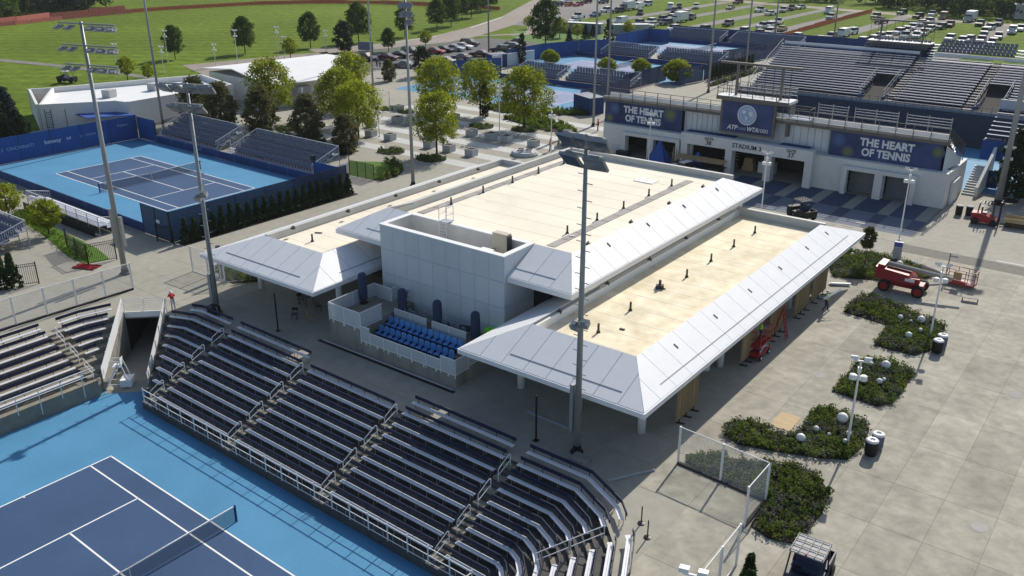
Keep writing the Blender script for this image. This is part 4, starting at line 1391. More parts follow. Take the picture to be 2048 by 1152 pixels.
def place_vehicle(kind, p, rz, colour, label, group, s=1.0):
    if kind not in VEH:
        VEH[kind] = vehicle(kind)
        o = VEH[kind]
    else:
        o = copy_tree(VEH[kind])
    o.location = (p[0], p[1], p[2] if len(p) > 2 else 0)
    o.rotation_euler = (0, 0, rz)
    o.scale = (s, s, s)
    o['label'] = label
    o['group'] = group
    for c in o.children:
        c.color = (*colour, 1)
    return o
PAINT = dict(white=(.72, .72, .70), black=(.02, .02, .022), silver=(.42, .43, .44), grey=(.14, .145, .15), red=(.32, .02, .025), maroon=(.10, .012, .02), blue=(.03, .07, .22), orange=(.55, .12, .03), tan=(.33, .25, .14), navy=(.02, .03, .08), green=(.04, .10, .05))

# ------------------------------------------------------------------ paving slabs of the right-hand plaza
paving = [o for o in bpy.data.objects if o.name == 'concourse_paving'][0]
sheet('joint_bed', [(0.7, -1.35), (3.6, -1.35), (3.6, -14), (34, -14), (34, 47.5), (0.7, 47.5)], 0.004, 'joint')
SL = {}
def slab(x0, x1, y0, y1, m='slab', z=0.012, g=0.010):
    k = (round(x1 - x0, 2), round(y1 - y0, 2), m)
    if k not in SL:
        SL[k] = MB().box(-k[0] / 2 + g, k[0] / 2 - g, -k[1] / 2 + g, k[1] / 2 - g, -0.03, 0).mesh('slab', m)
    o = put('slab', SL[k], paving, ((x0 + x1) / 2, (y0 + y1) / 2, z))
    return o
xe = [0.7, 3.6, 6.3, 9.0, 11.55, 14.1, 16.65, 19.2, 21.75, 24.3, 26.85]
ye = [-13.0, -10.6, -6.1, -1.35, 2.9, 7.2, 11.95, 16.75, 21.6, 26.5, 31.2, 36, 40.8, 45.2]
for a, b in zip(xe, xe[1:]):
    for c, d in zip(ye, ye[1:]):
        if not (a > 18 and d < 3) and not (a < 3 and c < -2):
            slab(a, b, c, d)
sheet('drain_line', [(8.9, 47.85), (32, 48.9), (32, 49.0), (8.9, 47.95)], 0.006, 'line')
# chequered paving in front of the stadium
sheet('joint_bed', [(-29.0, 50.0), (1.3, 50.0), (1.3, 61.2), (-29.0, 61.2)], 0.004, 'joint')
for i in range(9):
    x = -28.53 + 3.70 * i
    if x < 0:
        slab(x, min(x + 2.5, 1.25), 50.0, 55.5, 'pavermid')
        slab(x, min(x + 2.5, 1.25), 55.5, 61.2, 'paverdark')
    if x + 2.5 < 0:
        slab(x + 2.5, x + 3.7, 50.0, 55.5, 'paverdark')
        slab(x + 2.5, x + 3.7, 55.5, 61.2, 'paverlight')
for i in range(12):
    slab(-28 + i * 2.45, -28 + (i + 1) * 2.45, 47.6, 49.95, 'concrete', 0.010)
for (x, y, n) in ((-4.9, 49.6, 'black'), (-4.1, 51.3, 'walkpad')):
    MB().box(x - 0.5, x + 0.5, y - 0.22, y + 0.22, 0.012, 0.03).build('drain_cover', n, paving)
for p in ((3.92, 17.02), (14.94, 21.86), (16.07, 5.84)):
    MB().lathe([(0.42, 0), (0.42, 0.018), (0.3, 0.02)], 16, (p[0], p[1], 0.004)).build('manhole_cover', 'walkpad', paving)
    MB().lathe([(0.62, 0), (0.62, 0.012), (0.5, 0.013)], 16, (p[0], p[1], 0.002)).build('manhole_ring', 'concrete', paving)
# slabs in front of the pavilion and on the left walk
for i in range(17):
    for j in range(3):
        x = -50.0 + i * 2.95
        slab(x, x + 2.95, -2.0 + j * 2.9 - 0.0, -2.0 + (j + 1) * 2.9, 'concrete', 0.010, 0.010)
# ------------------------------------------------------------------ planting beds on the plaza
B = {}
bed([(-2.4, 42.4), (0, 42.8), (2.2, 42.6), (4.2, 41.8), (5.4, 40.3), (4.6, 38.6), (3.2, 37.2), (1.2, 36.3), (-1.3, 35.2), (-2.8, 38)], 'shrub_planting', 41)
bed([(1.8, 28.4), (1.8, 32.0), (2.6, 32.9), (4.0, 32.5), (6.0, 31.5), (7.8, 30.7), (8.8, 30.0), (9.0, 28.0), (8.9, 25.2), (8.2, 23.8), (5.5, 23.8), (5.4, 27.8)], 'shrub_planting', 42)
bed([(5.4, 15.3), (5.4, 21.0), (6.4, 21.7), (8.2, 21.6), (8.9, 20.8), (9.05, 18.4), (8.95, 16.1), (8.3, 15.0)], 'shrub_planting', 43)
bed([(5.5, 9.2), (5.4, 12.6), (6.2, 13.0), (8.0, 12.7), (8.8, 11.9), (9.05, 9.6), (8.8, 7.9), (7.4, 7.1), (4.9, 6.2), (3.2, 5.7), (2.1, 6.2), (1.7, 7.6), (2.4, 8.5), (3.8, 8.6), (3.9, 8.2), (5.4, 8.4)], 'shrub_planting', 44)
bed([(6.9, -1.0), (6.75, 1.6), (1.7, 2.15), (1.3, 2.9), (2.6, 3.7), (4.8, 4.6), (6.6, 5.5), (7.8, 5.6), (9.1, 4.2), (9.4, 2.2), (9.2, -1.0), (8.0, -1.4)], 'shrub_planting', 45)
for i, (p, r, l) in enumerate([((5.8, 29.0), .27, 'white globe at the pavilion side of the bed behind the bins'), ((6.6, 28.9), .16, 'tiny white globe beside the largest globe behind the bins'), ((7.2, 29.3), .40, 'largest white globe in the bed with the pair of bins beside it'),
    ((7.6, 27.6), .22, 'small white globe nearest the lamp post above the black bin'), ((7.2, 26.0), .34, 'white globe at the near side of the bed beside the black bin'), ((7.3, 20.1), .42, 'largest white globe in the square bed'),
    ((7.75, 18.2), .2, 'small white globe in front of the large one in the square bed'), ((7.6, 17.7), .27, 'half hidden white globe low in the square bed'), ((6.4, 19.9), .24, 'dusty pale globe at the left of the square bed'),
    ((7.3, 11.4), .46, 'largest white globe in the L shaped bed next to the plywood'), ((6.1, 7.8), .38, 'white globe at the near edge of the L shaped bed'), ((6.4, 9.5), .24, 'white globe in the middle of the L shaped bed'),
    ((7.2, 9.4), .16, 'tiny white globe in the middle of the L shaped bed'), ((8.1, 10.1), .24, 'white globe behind the lamp post in the L shaped bed'), ((8.2, 9.2), .2, 'white globe at the foot of the lamp post in the L shaped bed'),
    ((2.6, 40.3), .42, 'large white globe beside the red boom lift engine'), ((4.1, 40.3), .2, 'small white globe at the right end of the far bed'), ((3.3, 41.9), .2, 'small white globe behind the blue topped sign post'), ((-1.6, 40.8), .2, 'small white globe near the young tree in the far bed')]):
    t = thing('garden_globe', l, 'globe', (p[0], p[1], 0.05), 0, 'white globes in the planting beds')
    r *= 0.7
    MB().sphere((0, 0, r + 0.2), r, 14, 10).build('globe', 'globe', t, smooth=True)
    MB().lathe([(r * 0.5, 0), (r * 0.45, 0.2)], 10).build('collar', 'walkpad', t)
def bin_(p, m, lab):
    t = thing('litter_bin', lab, 'bin', (*p, 0.012), 0, 'litter bins in pairs')
    MB().lathe([(0.27, 0), (0.31, 0.06), (0.34, 0.4), (0.34, 0.86), (0.31, 0.9)], 14).build('barrel', m, t, smooth=True)
    mb = MB()
    for i in range(14):
        a = 2 * math.pi * i / 14
        mb.obox((0.345 * math.cos(a), 0.345 * math.sin(a), 0.48), (0.02, 0.05, 0.8), a)
    tag(mb.build('slat', m, t), kind='stuff')
    MB().lathe([(0.36, 0.9), (0.36, 0.96), (0.26, 1.02), (0.15, 1.02), (0.14, 0.95)], 14).build('lid', 'white' if m != 'black' else 'alu', t, smooth=True)
bin_((9.32, 25.3), 'black', 'black slatted litter bin with pale rim, nearer of the far pair')
bin_((9.36, 26.35), 'seatslate', 'grey litter bin with white lid behind the black bin at the far bed')
bin_((9.65, 9.25), 'black', 'black slatted litter bin in front at the L shaped bed')
bin_((9.72, 10.15), 'seatslate', 'grey litter bin with white lid behind the black bin at the L shaped bed')
place_tree('young_tree', (0.0, 39.3), 'slim young tree with a dark oval crown in the far bed', 1.12)
lamp_post((8.35, 27.4), 5.6, 'white lamp post rising from the bed with the far pair of bins', 0.3)
lamp_post((8.35, 9.2), 5.6, 'white lamp post rising from the L shaped bed beside the bins', 0.3)
lamp_post((0.50, 47.93), 6.9, 'white lamp post behind the sign pillar with the blue top', 0.2)
lamp_post((-13.52, 48.83), 6.2, 'white lamp post standing at the far end of the middle roof', 0.2)
lamp_post((-31.41, 56.92), 6.6, 'white lamp post in front of the left stadium banner', 0.2)
lamp_post((5.51, 66.76), 6.0, 'white lamp post against the dark tree at the right edge', 0.2)
t = thing('sign_pillar', 'white slab sign pillar with a blue panel at its top beside the far bed', 'sign', (1.9, 41.9, 0.012), R(10))
MB().box(-0.36, 0.36, -0.09, 0.09, 0, 1.95).build('pillar', 'white', t)
MB().box(-0.34, 0.34, -0.105, -0.09, 1.5, 1.9).build('blue_panel', mat('violet blue panel', (0.10, 0.13, 0.42), 0.5, 0.05, 3), t)
MB().box(-0.35, 0.35, -0.10, -0.09, 0.5, 1.45).build('grey_panel', 'stone', t)
t = thing('finger_sign', 'slim grey post with a small direction board on the plaza', 'sign', (6.36, 40.63, 0), 0.1)
MB().tube((0, 0, 0), (0, 0, 2.35), 0.05, 8).build('post', 'galv', t)
MB().box(0.03, 0.62, -0.02, 0.02, 1.95, 2.12).build('board', 'stone', t)
pw = tag(MB().obox((0, 0, 0), (1.25, 2.0, 0.02)).build('plywood_sheet', 'ply', loc=(4.45, 9.85, 0.03), rz=0.02), 'tan plywood sheet lying on the paving beside the L shaped bed', 'plywood')
tag(MB().obox((0, 0, 0.05), (0.10, 2.9, 0.10)).build('timber_post', 'stone', loc=(-0.1, -0.8, 0.02), rz=R(-31)), 'long grey timber lying across the shadow edge on the paving', 'timber')
tag(MB().obox((0, 0, 0.04), (3.1, 0.14, 0.08)).build('metal_channel', 'alum2', loc=(-7.1, 1.25, 0.02), rz=R(-2)), 'thin metal channel lying in the shade under the front eave', 'metal bar')
for q, l in (((-0.35, 33.6), 'pale boards stacked on the ground at the far corner of the pavilion'),):
    t = thing('board_stack', l, 'boards', (*q, 0.02), 0.4)
    for i in range(4):
        MB().obox((0.05 * i, 0, 0.04 + i * 0.05), (1.6, 0.22, 0.04), 0.05 * i).build('board', 'globe', t)
lamp_post((8.64, -11.62, 5.0), 5.0, 'white lamp post whose twin heads peep over the bottom edge of the photo', 0.3)
# white wire mesh fences
def mesh_fence(name, label, pts, h, n_per=None, foot=False, m='mesh', group=None, posts=None):
    t = thing(name, label, 'fence', (pts[0][0], pts[0][1], 0), 0, group)
    o = Vector((pts[0][0], pts[0][1], 0))
    for a, b in zip(pts, pts[1:]):
        a, b = Vector((a[0], a[1], 0)) - o, Vector((b[0], b[1], 0)) - o
        n = n_per or max(1, round((b - a).length / 2.3))
        ang = math.atan2((b - a).y, (b - a).x)
        for i in range(n):
            p, q = a + (b - a) * (i / n), a + (b - a) * ((i + 1) / n)
            c = (p + q) / 2
            MB().obox((0, 0, 0), ((q - p).length - 0.06, 0.012, h - 0.12)).build('mesh_panel', m, t, loc=(c.x, c.y, h / 2), rz=ang)
            MB().tube((p.x, p.y, h - 0.04), (q.x, q.y, h - 0.04), 0.028, 6).tube((p.x, p.y, 0.05), (q.x, q.y, 0.05), 0.028, 6).build('rail', 'white', t)
        for i in range(n + 1):
            p = a + (b - a) * (i / n)
            MB().box(-0.05, 0.05, -0.05, 0.05, 0, h).build('post', 'white', t, loc=(p.x, p.y, 0), rz=ang)
    if foot:
        mb = MB()
        for a, b in zip(pts, pts[1:]):
            a, b = Vector((a[0], a[1], 0)) - o, Vector((b[0], b[1], 0)) - o
            mb.obox(((a.x + b.x) / 2, (a.y + b.y) / 2, 0.06), ((b - a).length, 0.2, 0.12), math.atan2((b - a).y, (b - a).x))
        mb.build('kerb', 'dark', t)
    return t
mesh_fence('mesh_fence', 'white framed wire mesh fence in front of the planting at the end of the benches', [(1.35, 1.85), (6.65, 1.45), (6.65, -1.2)], 2.4, None, True)
f2 = mesh_fence('mesh_fence', 'short white wire mesh fence running out of the bottom edge of the photo', [(7.55, -4.2), (7.6, -8.2)], 2.4)
for i, p in enumerate(((9.0, -6.4), (8.7, -5.6), (9.3, -7.0))):
    place_tree('arborvitae', p, ('middle', 'left and tallest', 'right')[i] + ' small upright conifer behind the short mesh fence at the bottom edge', 0.8 + 0.1 * i, group='conifers at the bottom edge')
def stanchion(p, l, h=1.02):
    t = thing('stanchion', l, 'post', (*p, 0.012), 0, 'black stanchions')
    MB().tube((0, 0, 0.04), (0, 0, h), 0.035, 8).build('post', 'black', t)
    MB().lathe([(0.19, 0), (0.19, 0.03), (0.06, 0.06)], 14).build('base', 'black', t)
stanchion((2.4, -4.1), 'black stanchion, farther of the two in the sun')
stanchion((3.2, -4.9), 'black stanchion, nearer of the two in the sun')
def banner_pole(p, l):
    t = thing('black_post', l, 'post', (*p, 0.012))
    MB().tube((0, 0, 0), (0, 0, 3.0), 0.06, 8).build('post', 'black', t)
    MB().box(-0.17, 0.17, -0.17, 0.17, 0, 0.03).build('base_plate', 'black', t)
banner_pole((-6.37, -1.03), 'tall slim black post in the shade under the front eave')
banner_pole((-30.40, -0.34), 'tall slim black post in the shade left of the terrace')
# timber slat screens under the right eave
def slat_screen(x, y0, y1, n, lab, h=2.75):
    t = thing('slat_screen', lab, 'screen', (x, y0, 0.012), 0, 'timber slat screens under the right eave')
    for i in range(n):
        y = (y1 - y0) * i / (n - 1)
        MB().box(-0.035, 0.035, y - 0.028, y + 0.028, 0.28, h).build('slat', 'wood', t)
    MB().box(-0.03, -0.0, 0.0, y1 - y0, 0.9, 1.0).box(-0.03, 0.0, 0, y1 - y0, h - 0.4, h - 0.3).build('rail', 'wood', t)
    for f in (0.15, 0.5, 0.85):
        y = (y1 - y0) * f
        MB().box(-0.03, 0.03, y - 0.03, y + 0.03, 0.02, 0.3).obox((0.1, y, 0.02), (0.55, 0.14, 0.04), 0.25).build('foot', 'black', t)
slat_screen(-0.65, 5.4, 8.1, 15, 'timber slat screen nearest the front corner of the pavilion')
slat_screen(-0.75, 14.9, 17.0, 12, 'timber slat screen behind the red scissor lift')
slat_screen(-0.75, 19.6, 22.4, 13, 'dim timber slat screen between the stepladder and the column')
slat_screen(-0.75, 24.6, 27.4, 14, 'timber slat screen behind the worker carrying a board')
slat_screen(-0.75, 28.2, 31.4, 16, 'timber slat screen at the far end of the right eave')
# folding chairs and tables under the left roof
def wood_chair(p, rz, m, l):
    t = thing('folding_chair', l, 'chair', (*p, 0.012), rz, 'stacked chairs under the left roof')
    MB().obox((0, 0, 0.45), (0.42, 0.42, 0.04)).build('seat', m, t)
    MB().obox((0, 0.2, 0.78), (0.42, 0.04, 0.22)).build('backrest', m, t)
    for sx in (-1, 1):
        MB().tube((sx * .2, -.2, 0), (sx * .2, .22, .9), .02, 5).build('leg', m, t)
        MB().tube((sx * .2, .2, 0), (sx * .2, -.18, .45), .02, 5).build('leg', m, t)
for i, (u, m, l) in enumerate((((-31.05, 1.80), 'black', 'black chair in the shade nearest the black post'), ((-32.91, 3.99), 'black', 'black chair farther back under the left roof corner'), ((-29.79, 2.18), 'cardboard', 'tan folding chair in the shade under the left roof'), ((-30.69, 3.84), 'bark', 'brown chair partly hidden behind the tan folding chair'))):
    wood_chair(u, 0.5 + i, m, l)
tb = thing('patio_table', 'dark table stacked with chairs under the left roof', 'table', (-32.57, 4.21, 0.012))
MB().box(-0.5, 0.5, -0.4, 0.4, 0.72, 0.76).build('table_top', 'black', tb)
for sx in (-1, 1):
    for sy in (-1, 1):
        MB().tube((sx * .42, sy * .34, 0), (sx * .42, sy * .34, .72), .025, 5).build('leg', 'black', tb)

# ------------------------------------------------------------------ machines
def wheel(par, c, r, w, m='rubber', hub='red'):
    o = MB().tube((-w / 2, 0, 0), (w / 2, 0, 0), r, 14).build('wheel', m, par, loc=c)
    MB().tube((-w / 2 - 0.02, 0, 0), (w / 2 + 0.02, 0, 0), r * 0.62, 12).build('rim', hub, o)
bl = thing('boom_lift', 'red boom lift with its basket on the ground beside the far bed', 'lift', (4.2, 35.6, 0.012), R(2))
bl.scale = (1.04, 1.04, 1.04)
for sx in (-1.25, 1.25):
    for sy in (-0.85, 0.85):
        o = MB().tube((0, -0.18, 0), (0, 0.18, 0), 0.46, 16).build('wheel', 'rubber', bl, loc=(sx, sy, 0.46))
        MB().tube((0, -0.2, 0), (0, 0.2, 0), 0.30, 14).build('rim', 'red', o)
MB().box(-1.5, 1.5, -0.5, 0.5, 0.45, 0.85).box(-1.35, -1.1, -0.8, 0.8, 0.4, 0.55).box(1.1, 1.35, -0.8, 0.8, 0.4, 0.55).build('chassis', 'red', bl)
mb = MB()
mb.add([(-2.0, -0.9, 0.95), (0.9, -0.9, 0.95), (0.9, 0.9, 0.95), (-2.0, 0.9, 0.95), (-2.1, -0.8, 1.85), (0.4, -0.8, 1.6), (0.4, 0.8, 1.6), (-2.1, 0.8, 1.85)],
       [(3, 2, 1, 0), (4, 5, 6, 7), (0, 1, 5, 4), (1, 2, 6, 5), (2, 3, 7, 6), (3, 0, 4, 7)])
mb.build('turntable', 'red', bl)
MB().obox((-1.7, 0, 1.9), (0.5, 1.5, 0.35), 0, 0, 0.1).box(0.3, 1.2, -0.7, -0.1, 0.95, 1.4).build('engine_cover', 'red', bl)
MB().tube((-1.4, 0.1, 2.0), (3.3, 0.5, 1.55), 0.2, 8).build('boom', 'walkpad', bl)
MB().tube((1.2, 0.35, 1.75), (4.2, 0.6, 1.35), 0.15, 8).build('boom_inner', 'red', bl)
MB().box(0.2, 0.9, -0.92, -0.9, 1.15, 1.4).build('decal', 'white', bl)
bk = MB()
bp = (7.78, 40.46, 0)
bl2 = thing('lift_basket', 'red railed work basket standing on the paving right of the boom lift', 'basket', (7.7, 39.6, 0.012), R(-3))
MB().box(-1.15, 1.15, -0.5, 0.5, 0.22, 0.34).build('floor', 'red', bl2)
for x in (-1.12, -0.4, 0.4, 1.12):
    for y in (-0.48, 0.48):
        MB().box(x - 0.025, x + 0.025, y - 0.025, y + 0.025, 0.3, 1.45).build('post', 'red', bl2)
for z in (0.85, 1.42):
    MB().box(-1.14, 1.14, -0.5, -0.46, z, z + 0.05).box(-1.14, 1.14, 0.46, 0.5, z, z + 0.05).box(-1.14, -1.1, -0.46, 0.46, z, z + 0.05).box(1.1, 1.14, -0.46, 0.46, z, z + 0.05).build('rail', 'red', bl2)
MB().box(-0.5, 0.1, -0.62, -0.45, 0.6, 1.3).build('control_panel', 'cardboard', bl2)
MB().path([(-1.2, 0.1, 0.5), (-2.1, -0.3, 0.9), (-3.0, -0.9, 1.25)], 0.13, 7).build('arm', 'walkpad', bl2)
ct = thing('hand_cart', 'low flat cart frame on castors in the lift shadow', 'cart', (9.1, 36.6, 0.012), 0.2)
MB().box(-0.6, 0.6, -0.3, 0.3, 0.3, 0.34).build('deck', 'walkpad', ct)
for sx in (-1, 1):
    for sy in (-1, 1):
        MB().tube((sx * .55, sy * .26, 0), (sx * .55, sy * .26, .3), .025, 5).build('leg', 'black', ct)
fl = thing('forklift', 'red forklift carrying grey bins near the right edge', 'forklift', (5.9, 58.6, 0.012), R(4))
mb = MB()
mb.add([(-1.4, -0.6, 0.25), (0.9, -0.6, 0.25), (0.9, 0.6, 0.25), (-1.4, 0.6, 0.25), (-1.4, -0.55, 1.1), (-0.5, -0.55, 1.15), (-0.5, 0.55, 1.15), (-1.4, 0.55, 1.1), (0.9, -0.55, 0.6), (0.9, 0.55, 0.6)],
       [(3, 2, 1, 0), (4, 5, 6, 7), (0, 1, 8, 5, 4), (2, 3, 7, 6, 9), (3, 0, 4, 7), (5, 8, 9, 6), (1, 2, 9, 8)])
mb.build('body', 'red', fl)
for x in (-1.0, 0.7):
    for y in (-0.62, 0.62):
        o = MB().tube((0, -0.14, 0), (0, 0.14, 0), 0.34, 12).build('wheel', 'rubber', fl, loc=(x, y, 0.34))
mb = MB()
for x, y in ((-0.95, -0.5), (-0.95, 0.5), (0.5, -0.5), (0.5, 0.5)):
    mb.tube((x, y, 0.6), (x * 0.85, y, 2.15), 0.04, 6)
for i in range(5):
    mb.box(-0.85 + i * 0.28, -0.78 + i * 0.28, -0.52, 0.52, 2.13, 2.18)
mb.build('overhead_guard', 'black', fl)
MB().box(1.0, 1.12, -0.5, -0.38, 0.1, 2.5).box(1.0, 1.12, 0.38, 0.5, 0.1, 2.5).box(1.0, 1.1, -0.38, 0.38, 1.6, 1.7).box(1.0, 1.1, -0.38, 0.38, 2.3, 2.4).build('lift_mast', 'black', fl)
MB().box(-0.55, -0.1, -0.3, 0.3, 0.95, 1.2).obox((-0.55, 0, 1.45), (0.12, 0.55, 0.55)).build('seat', 'black', fl)
MB().box(1.12, 2.3, -0.4, -0.28, 0.12, 0.17).box(1.12, 2.3, 0.28, 0.4, 0.12, 0.17).build('fork', 'black', fl)
for i, (dx, dy, l) in enumerate(((-2.0, 0.5, 'left dark waste drum beside the forklift'), (-1.1, 1.3, 'middle dark waste drum beside the forklift'))):
    b = thing('waste_drum', l, 'drum', (5.0 + dx * 1.0, 60.0 + dy * 0.4, 0.012), 0, 'waste drums by the forklift')
    MB().lathe([(0.3, 0), (0.34, 0.1), (0.34, 0.9), (0.31, 0.95)], 12).build('barrel', 'black', b)
    MB().lathe([(0.36, 0.95), (0.36, 1.02), (0.2, 1.06)], 12).build('lid', 'stone', b)
pl = thing('pallet_load', 'timber crate load in front of the forklift at the right edge', 'pallet', (8.6, 59.4, 0.012), R(6))
for i in range(6):
    MB().box(-1.2, 1.2, -0.7 + i * 0.25, -0.52 + i * 0.25, 0.5, 0.56).build('board', 'cardboard', pl)
MB().obox((0, -0.75, 0.75), (2.6, 0.06, 0.4)).obox((0, 0.75, 0.75), (2.6, 0.06, 0.4)).build('side', 'ply', pl)
MB().box(-1.1, 1.1, -0.6, -0.5, 0.0, 0.5).box(-1.1, 1.1, 0.5, 0.6, 0.0, 0.5).build('skid', 'bark', pl)
sc = thing('scissor_lift', 'red scissor lift with a worker on it under the right eave', 'lift', (-0.45, 17.3, 0.012), R(90))
MB().box(-0.95, 0.95, -0.4, 0.4, 0.22, 0.6).build('chassis', 'red', sc)
for sx in (-0.7, 0.7):
    for sy in (-0.4, 0.4):
        o = MB().tube((0, -0.08, 0), (0, 0.08, 0), 0.2, 12).build('wheel', 'rubber', sc, loc=(sx, sy, 0.2))
        MB().tube((0, -0.09, 0), (0, 0.09, 0), 0.1, 10).build('rim', 'white', o)
mb = MB()
for s in (-0.32, 0.32):
    mb.tube((-0.75, s, 0.6), (0.75, s, 1.0), 0.05, 5).tube((0.75, s, 0.6), (-0.75, s, 1.0), 0.05, 5)
mb.build('scissor_arms', 'alum2', sc)
MB().box(-1.05, 1.05, -0.42, 0.42, 1.0, 1.1).build('platform', 'red', sc)
for x in (-1.0, 0, 1.0):
    for y in (-0.4, 0.4):
        MB().box(x - .025, x + .025, y - .025, y + .025, 1.1, 2.1).build('post', 'red', sc)
for z in (1.55, 2.08):
    MB().box(-1.02, 1.02, -0.42, -0.38, z, z + 0.05).box(-1.02, 1.02, 0.38, 0.42, z, z + 0.05).box(-1.02, -0.98, -.38, .38, z, z + .05).box(0.98, 1.02, -.38, .38, z, z + .05).build('rail', 'red', sc)
def stepladder(p, rz, m, l, h=2.4):
    t = thing('stepladder', l, 'ladder', (*p, 0.012), rz)
    for s in (-0.27, 0.27):
        MB().tube((s, -0.5, 0), (s * 0.7, 0, h), 0.035, 5).build('rail', m, t)
        MB().tube((s, 0.5, 0), (s * 0.7, 0, h), 0.03, 5).build('rear_leg', m, t)
    for i in range(7):
        f = (i + 1) / 8
        MB().box(-0.27 * (1 - .3 * f), 0.27 * (1 - .3 * f), -0.5 * (1 - f) - 0.05, -0.5 * (1 - f) + 0.05, h * f - 0.015, h * f + 0.015).build('rung', m, t)
stepladder((-0.35, 20.9), R(95), 'red', 'red stepladder beside the scissor lift under the right eave', 2.5)
person('person', 'worker in a yellow green vest standing on the red scissor lift', (-0.45, 17.2, 1.12), R(-60), dict(hal=(-.2, .35, 1.15), har=(.2, .35, 1.2)), 'hiviz', 'pants', 'helmet_y', 1.6)
person('person', 'worker in a hi-vis vest carrying a long pale board beside the pavilion', (0.6, 27.6, 0.012), R(-80), dict(ell=(-.3, .1, 1.2), hal=(-.22, .32, 1.3), elr=(.3, .12, 1.2), har=(.2, .34, 1.25), knl=(-.1, .16, .5), anl=(-.11, .2, .09), tol=(-.11, .36, .05), anr=(.1, -.2, .12), tor=(.1, -.05, .05)), 'hiviz', 'pants', 'helmet_w', 1.72)
tag(MB().obox((0, 0, 0), (1.7, 0.16, 0.05)).build('carried_board', 'globe', loc=(0.95, 27.75, 1.52)), 'long pale board carried by the worker at the right eave', 'board')
bpy.data.objects['carried_board'].rotation_euler = (0.5, R(-18), R(62))
person('person', 'person in a red shirt and pale trousers leaning over the ramp barrier', (-39.85, -2.83, 0.012), R(65), dict(che=(0, .22, 1.22), nec=(0, .36, 1.32), hea=(0, .48, 1.36), shl=(-.19, .28, 1.28), shr=(.19, .28, 1.28), ell=(-.24, .42, 1.06), elr=(.24, .42, 1.06), hal=(-.2, .62, 1.05), har=(.2, .62, 1.05)), 'redshirt', 'palepants', 'hat', 1.7)
person('person', 'walker in an orange vest at the far corner of the middle roof', (-45.95, 57.01), R(150), dict(anl=(-.1, .2, .08), tol=(-.1, .35, .04), knl=(-.1, .15, .5)), 'hivizo', 'pants', 'hair', 1.75)
person('person', 'walker in a lime vest beside the one in orange', (-46.05, 59.09), R(140), dict(anr=(.1, .2, .08), tor=(.1, .35, .04), knr=(.1, .15, .5)), 'hiviz', 'pants', 'hair', 1.75)
person('person', 'person in red standing by the stadium corner', (-47.42, 70.97), R(100), {}, 'redshirt', 'pants', 'hair', 1.75)
person('person', 'dark dressed person standing on the car park, left of two', (-115.07, 94.04), 0.3, {}, 'pants', 'pants', 'hair', 1.75)
person('person', 'person in grey standing on the car park, right of two', (-113.98, 93.83), 0.8, {}, 'seatgrey', 'pants', 'hair', 1.75)
def utility_cart(p, rz, l, m='black', s=1.0, roofgrid=True):
    t = thing('utility_cart', l, 'utility vehicle', (p[0], p[1], 0.012), rz)
    t.scale = (s, s, s)
    MB().box(-0.72, 0.72, -1.45, 1.45, 0.35, 0.7).box(-0.7, 0.7, 0.85, 1.45, 0.7, 1.0).build('body', m, t)
    MB().box(-0.72, 0.72, -1.5, -0.5, 0.7, 0.78).box(-0.72, -0.66, -1.5, -0.5, 0.78, 1.05).box(0.66, 0.72, -1.5, -0.5, 0.78, 1.05).box(-0.66, 0.66, -1.5, -1.44, 0.78, 1.05).build('cargo_bed', m, t)
    MB().box(-0.6, 0.6, -0.35, 0.15, 0.72, 0.9).obox((0, -0.38, 1.15), (1.2, 0.12, 0.55), 0, 0.15).build('seat', 'navyfab', t)
    for sx in (-1, 1):
        MB().path([(sx * .66, .85, .95), (sx * .62, .55, 1.85), (sx * .62, -.55, 1.88), (sx * .66, -.55, .75)], .035, 6).build('roll_cage', 'black', t)
        for sy in (-1, 1):
            o = MB().tube((-0.13, 0, 0), (0.13, 0, 0), 0.33, 12).build('wheel', 'rubber', t, loc=(sx * .68, sy * 1.0, .33))
    MB().box(-0.68, 0.68, -0.62, 0.62, 1.88, 1.93).build('roof', 'stone', t)
    if roofgrid:
        for i in range(5):
            x = -0.64 + i * 0.32
            MB().box(x - 0.018, x + 0.018, -0.62, 0.62, 1.93, 1.99).build('roof_rack', 'black', t)
        for i in range(4):
            y = -0.58 + i * 0.385
            MB().box(-0.68, 0.68, y - 0.018, y + 0.018, 1.97, 2.0).build('roof_rack', 'black', t)
        MB().tube((0, 0.62, 1.95), (0, 0.66, 1.95), 0.05, 8).build('beacon', 'red', t)
    MB().obox((0.3, 0.45, 1.15), (0.34, 0.03, 0.34), 0, -0.6).build('steering_wheel', 'black', t)
utility_cart((10.65, -3.6), R(183), 'dark utility cart with a gridded pale roof at the bottom edge', 'navy', 1.12)
utility_cart((-9.52, 49.44), R(60), 'black utility cart with roof rack behind the right pavilion roof', 'black', 1.0)
utility_cart((-148.09, 46.57), R(-60), 'dark green utility cart parked on the field behind the white building', 'black', 1.1, False)
hv = thing('skylight_unit', 'round white walled planter with four open hatches beside the left roof', 'planter', (-47.63, 53.65), R(28))
MB().lathe([(1.75, 0), (1.8, 0.25), (1.6, 0.5)], 18).build('drum', 'stone', hv)
for sx in (-1, 1):
    for sy in (-1, 1):
        o = MB().box(sx * .55 - .5, sx * .55 + .5, sy * .5 - .45, sy * .5 + .45, 0.5, 0.62).build('frame', 'white', hv)
        MB().box(sx * .55 - .4, sx * .55 + .4, sy * .5 - .35, sy * .5 + .35, 0.61, 0.64).build('opening', 'dark', o)
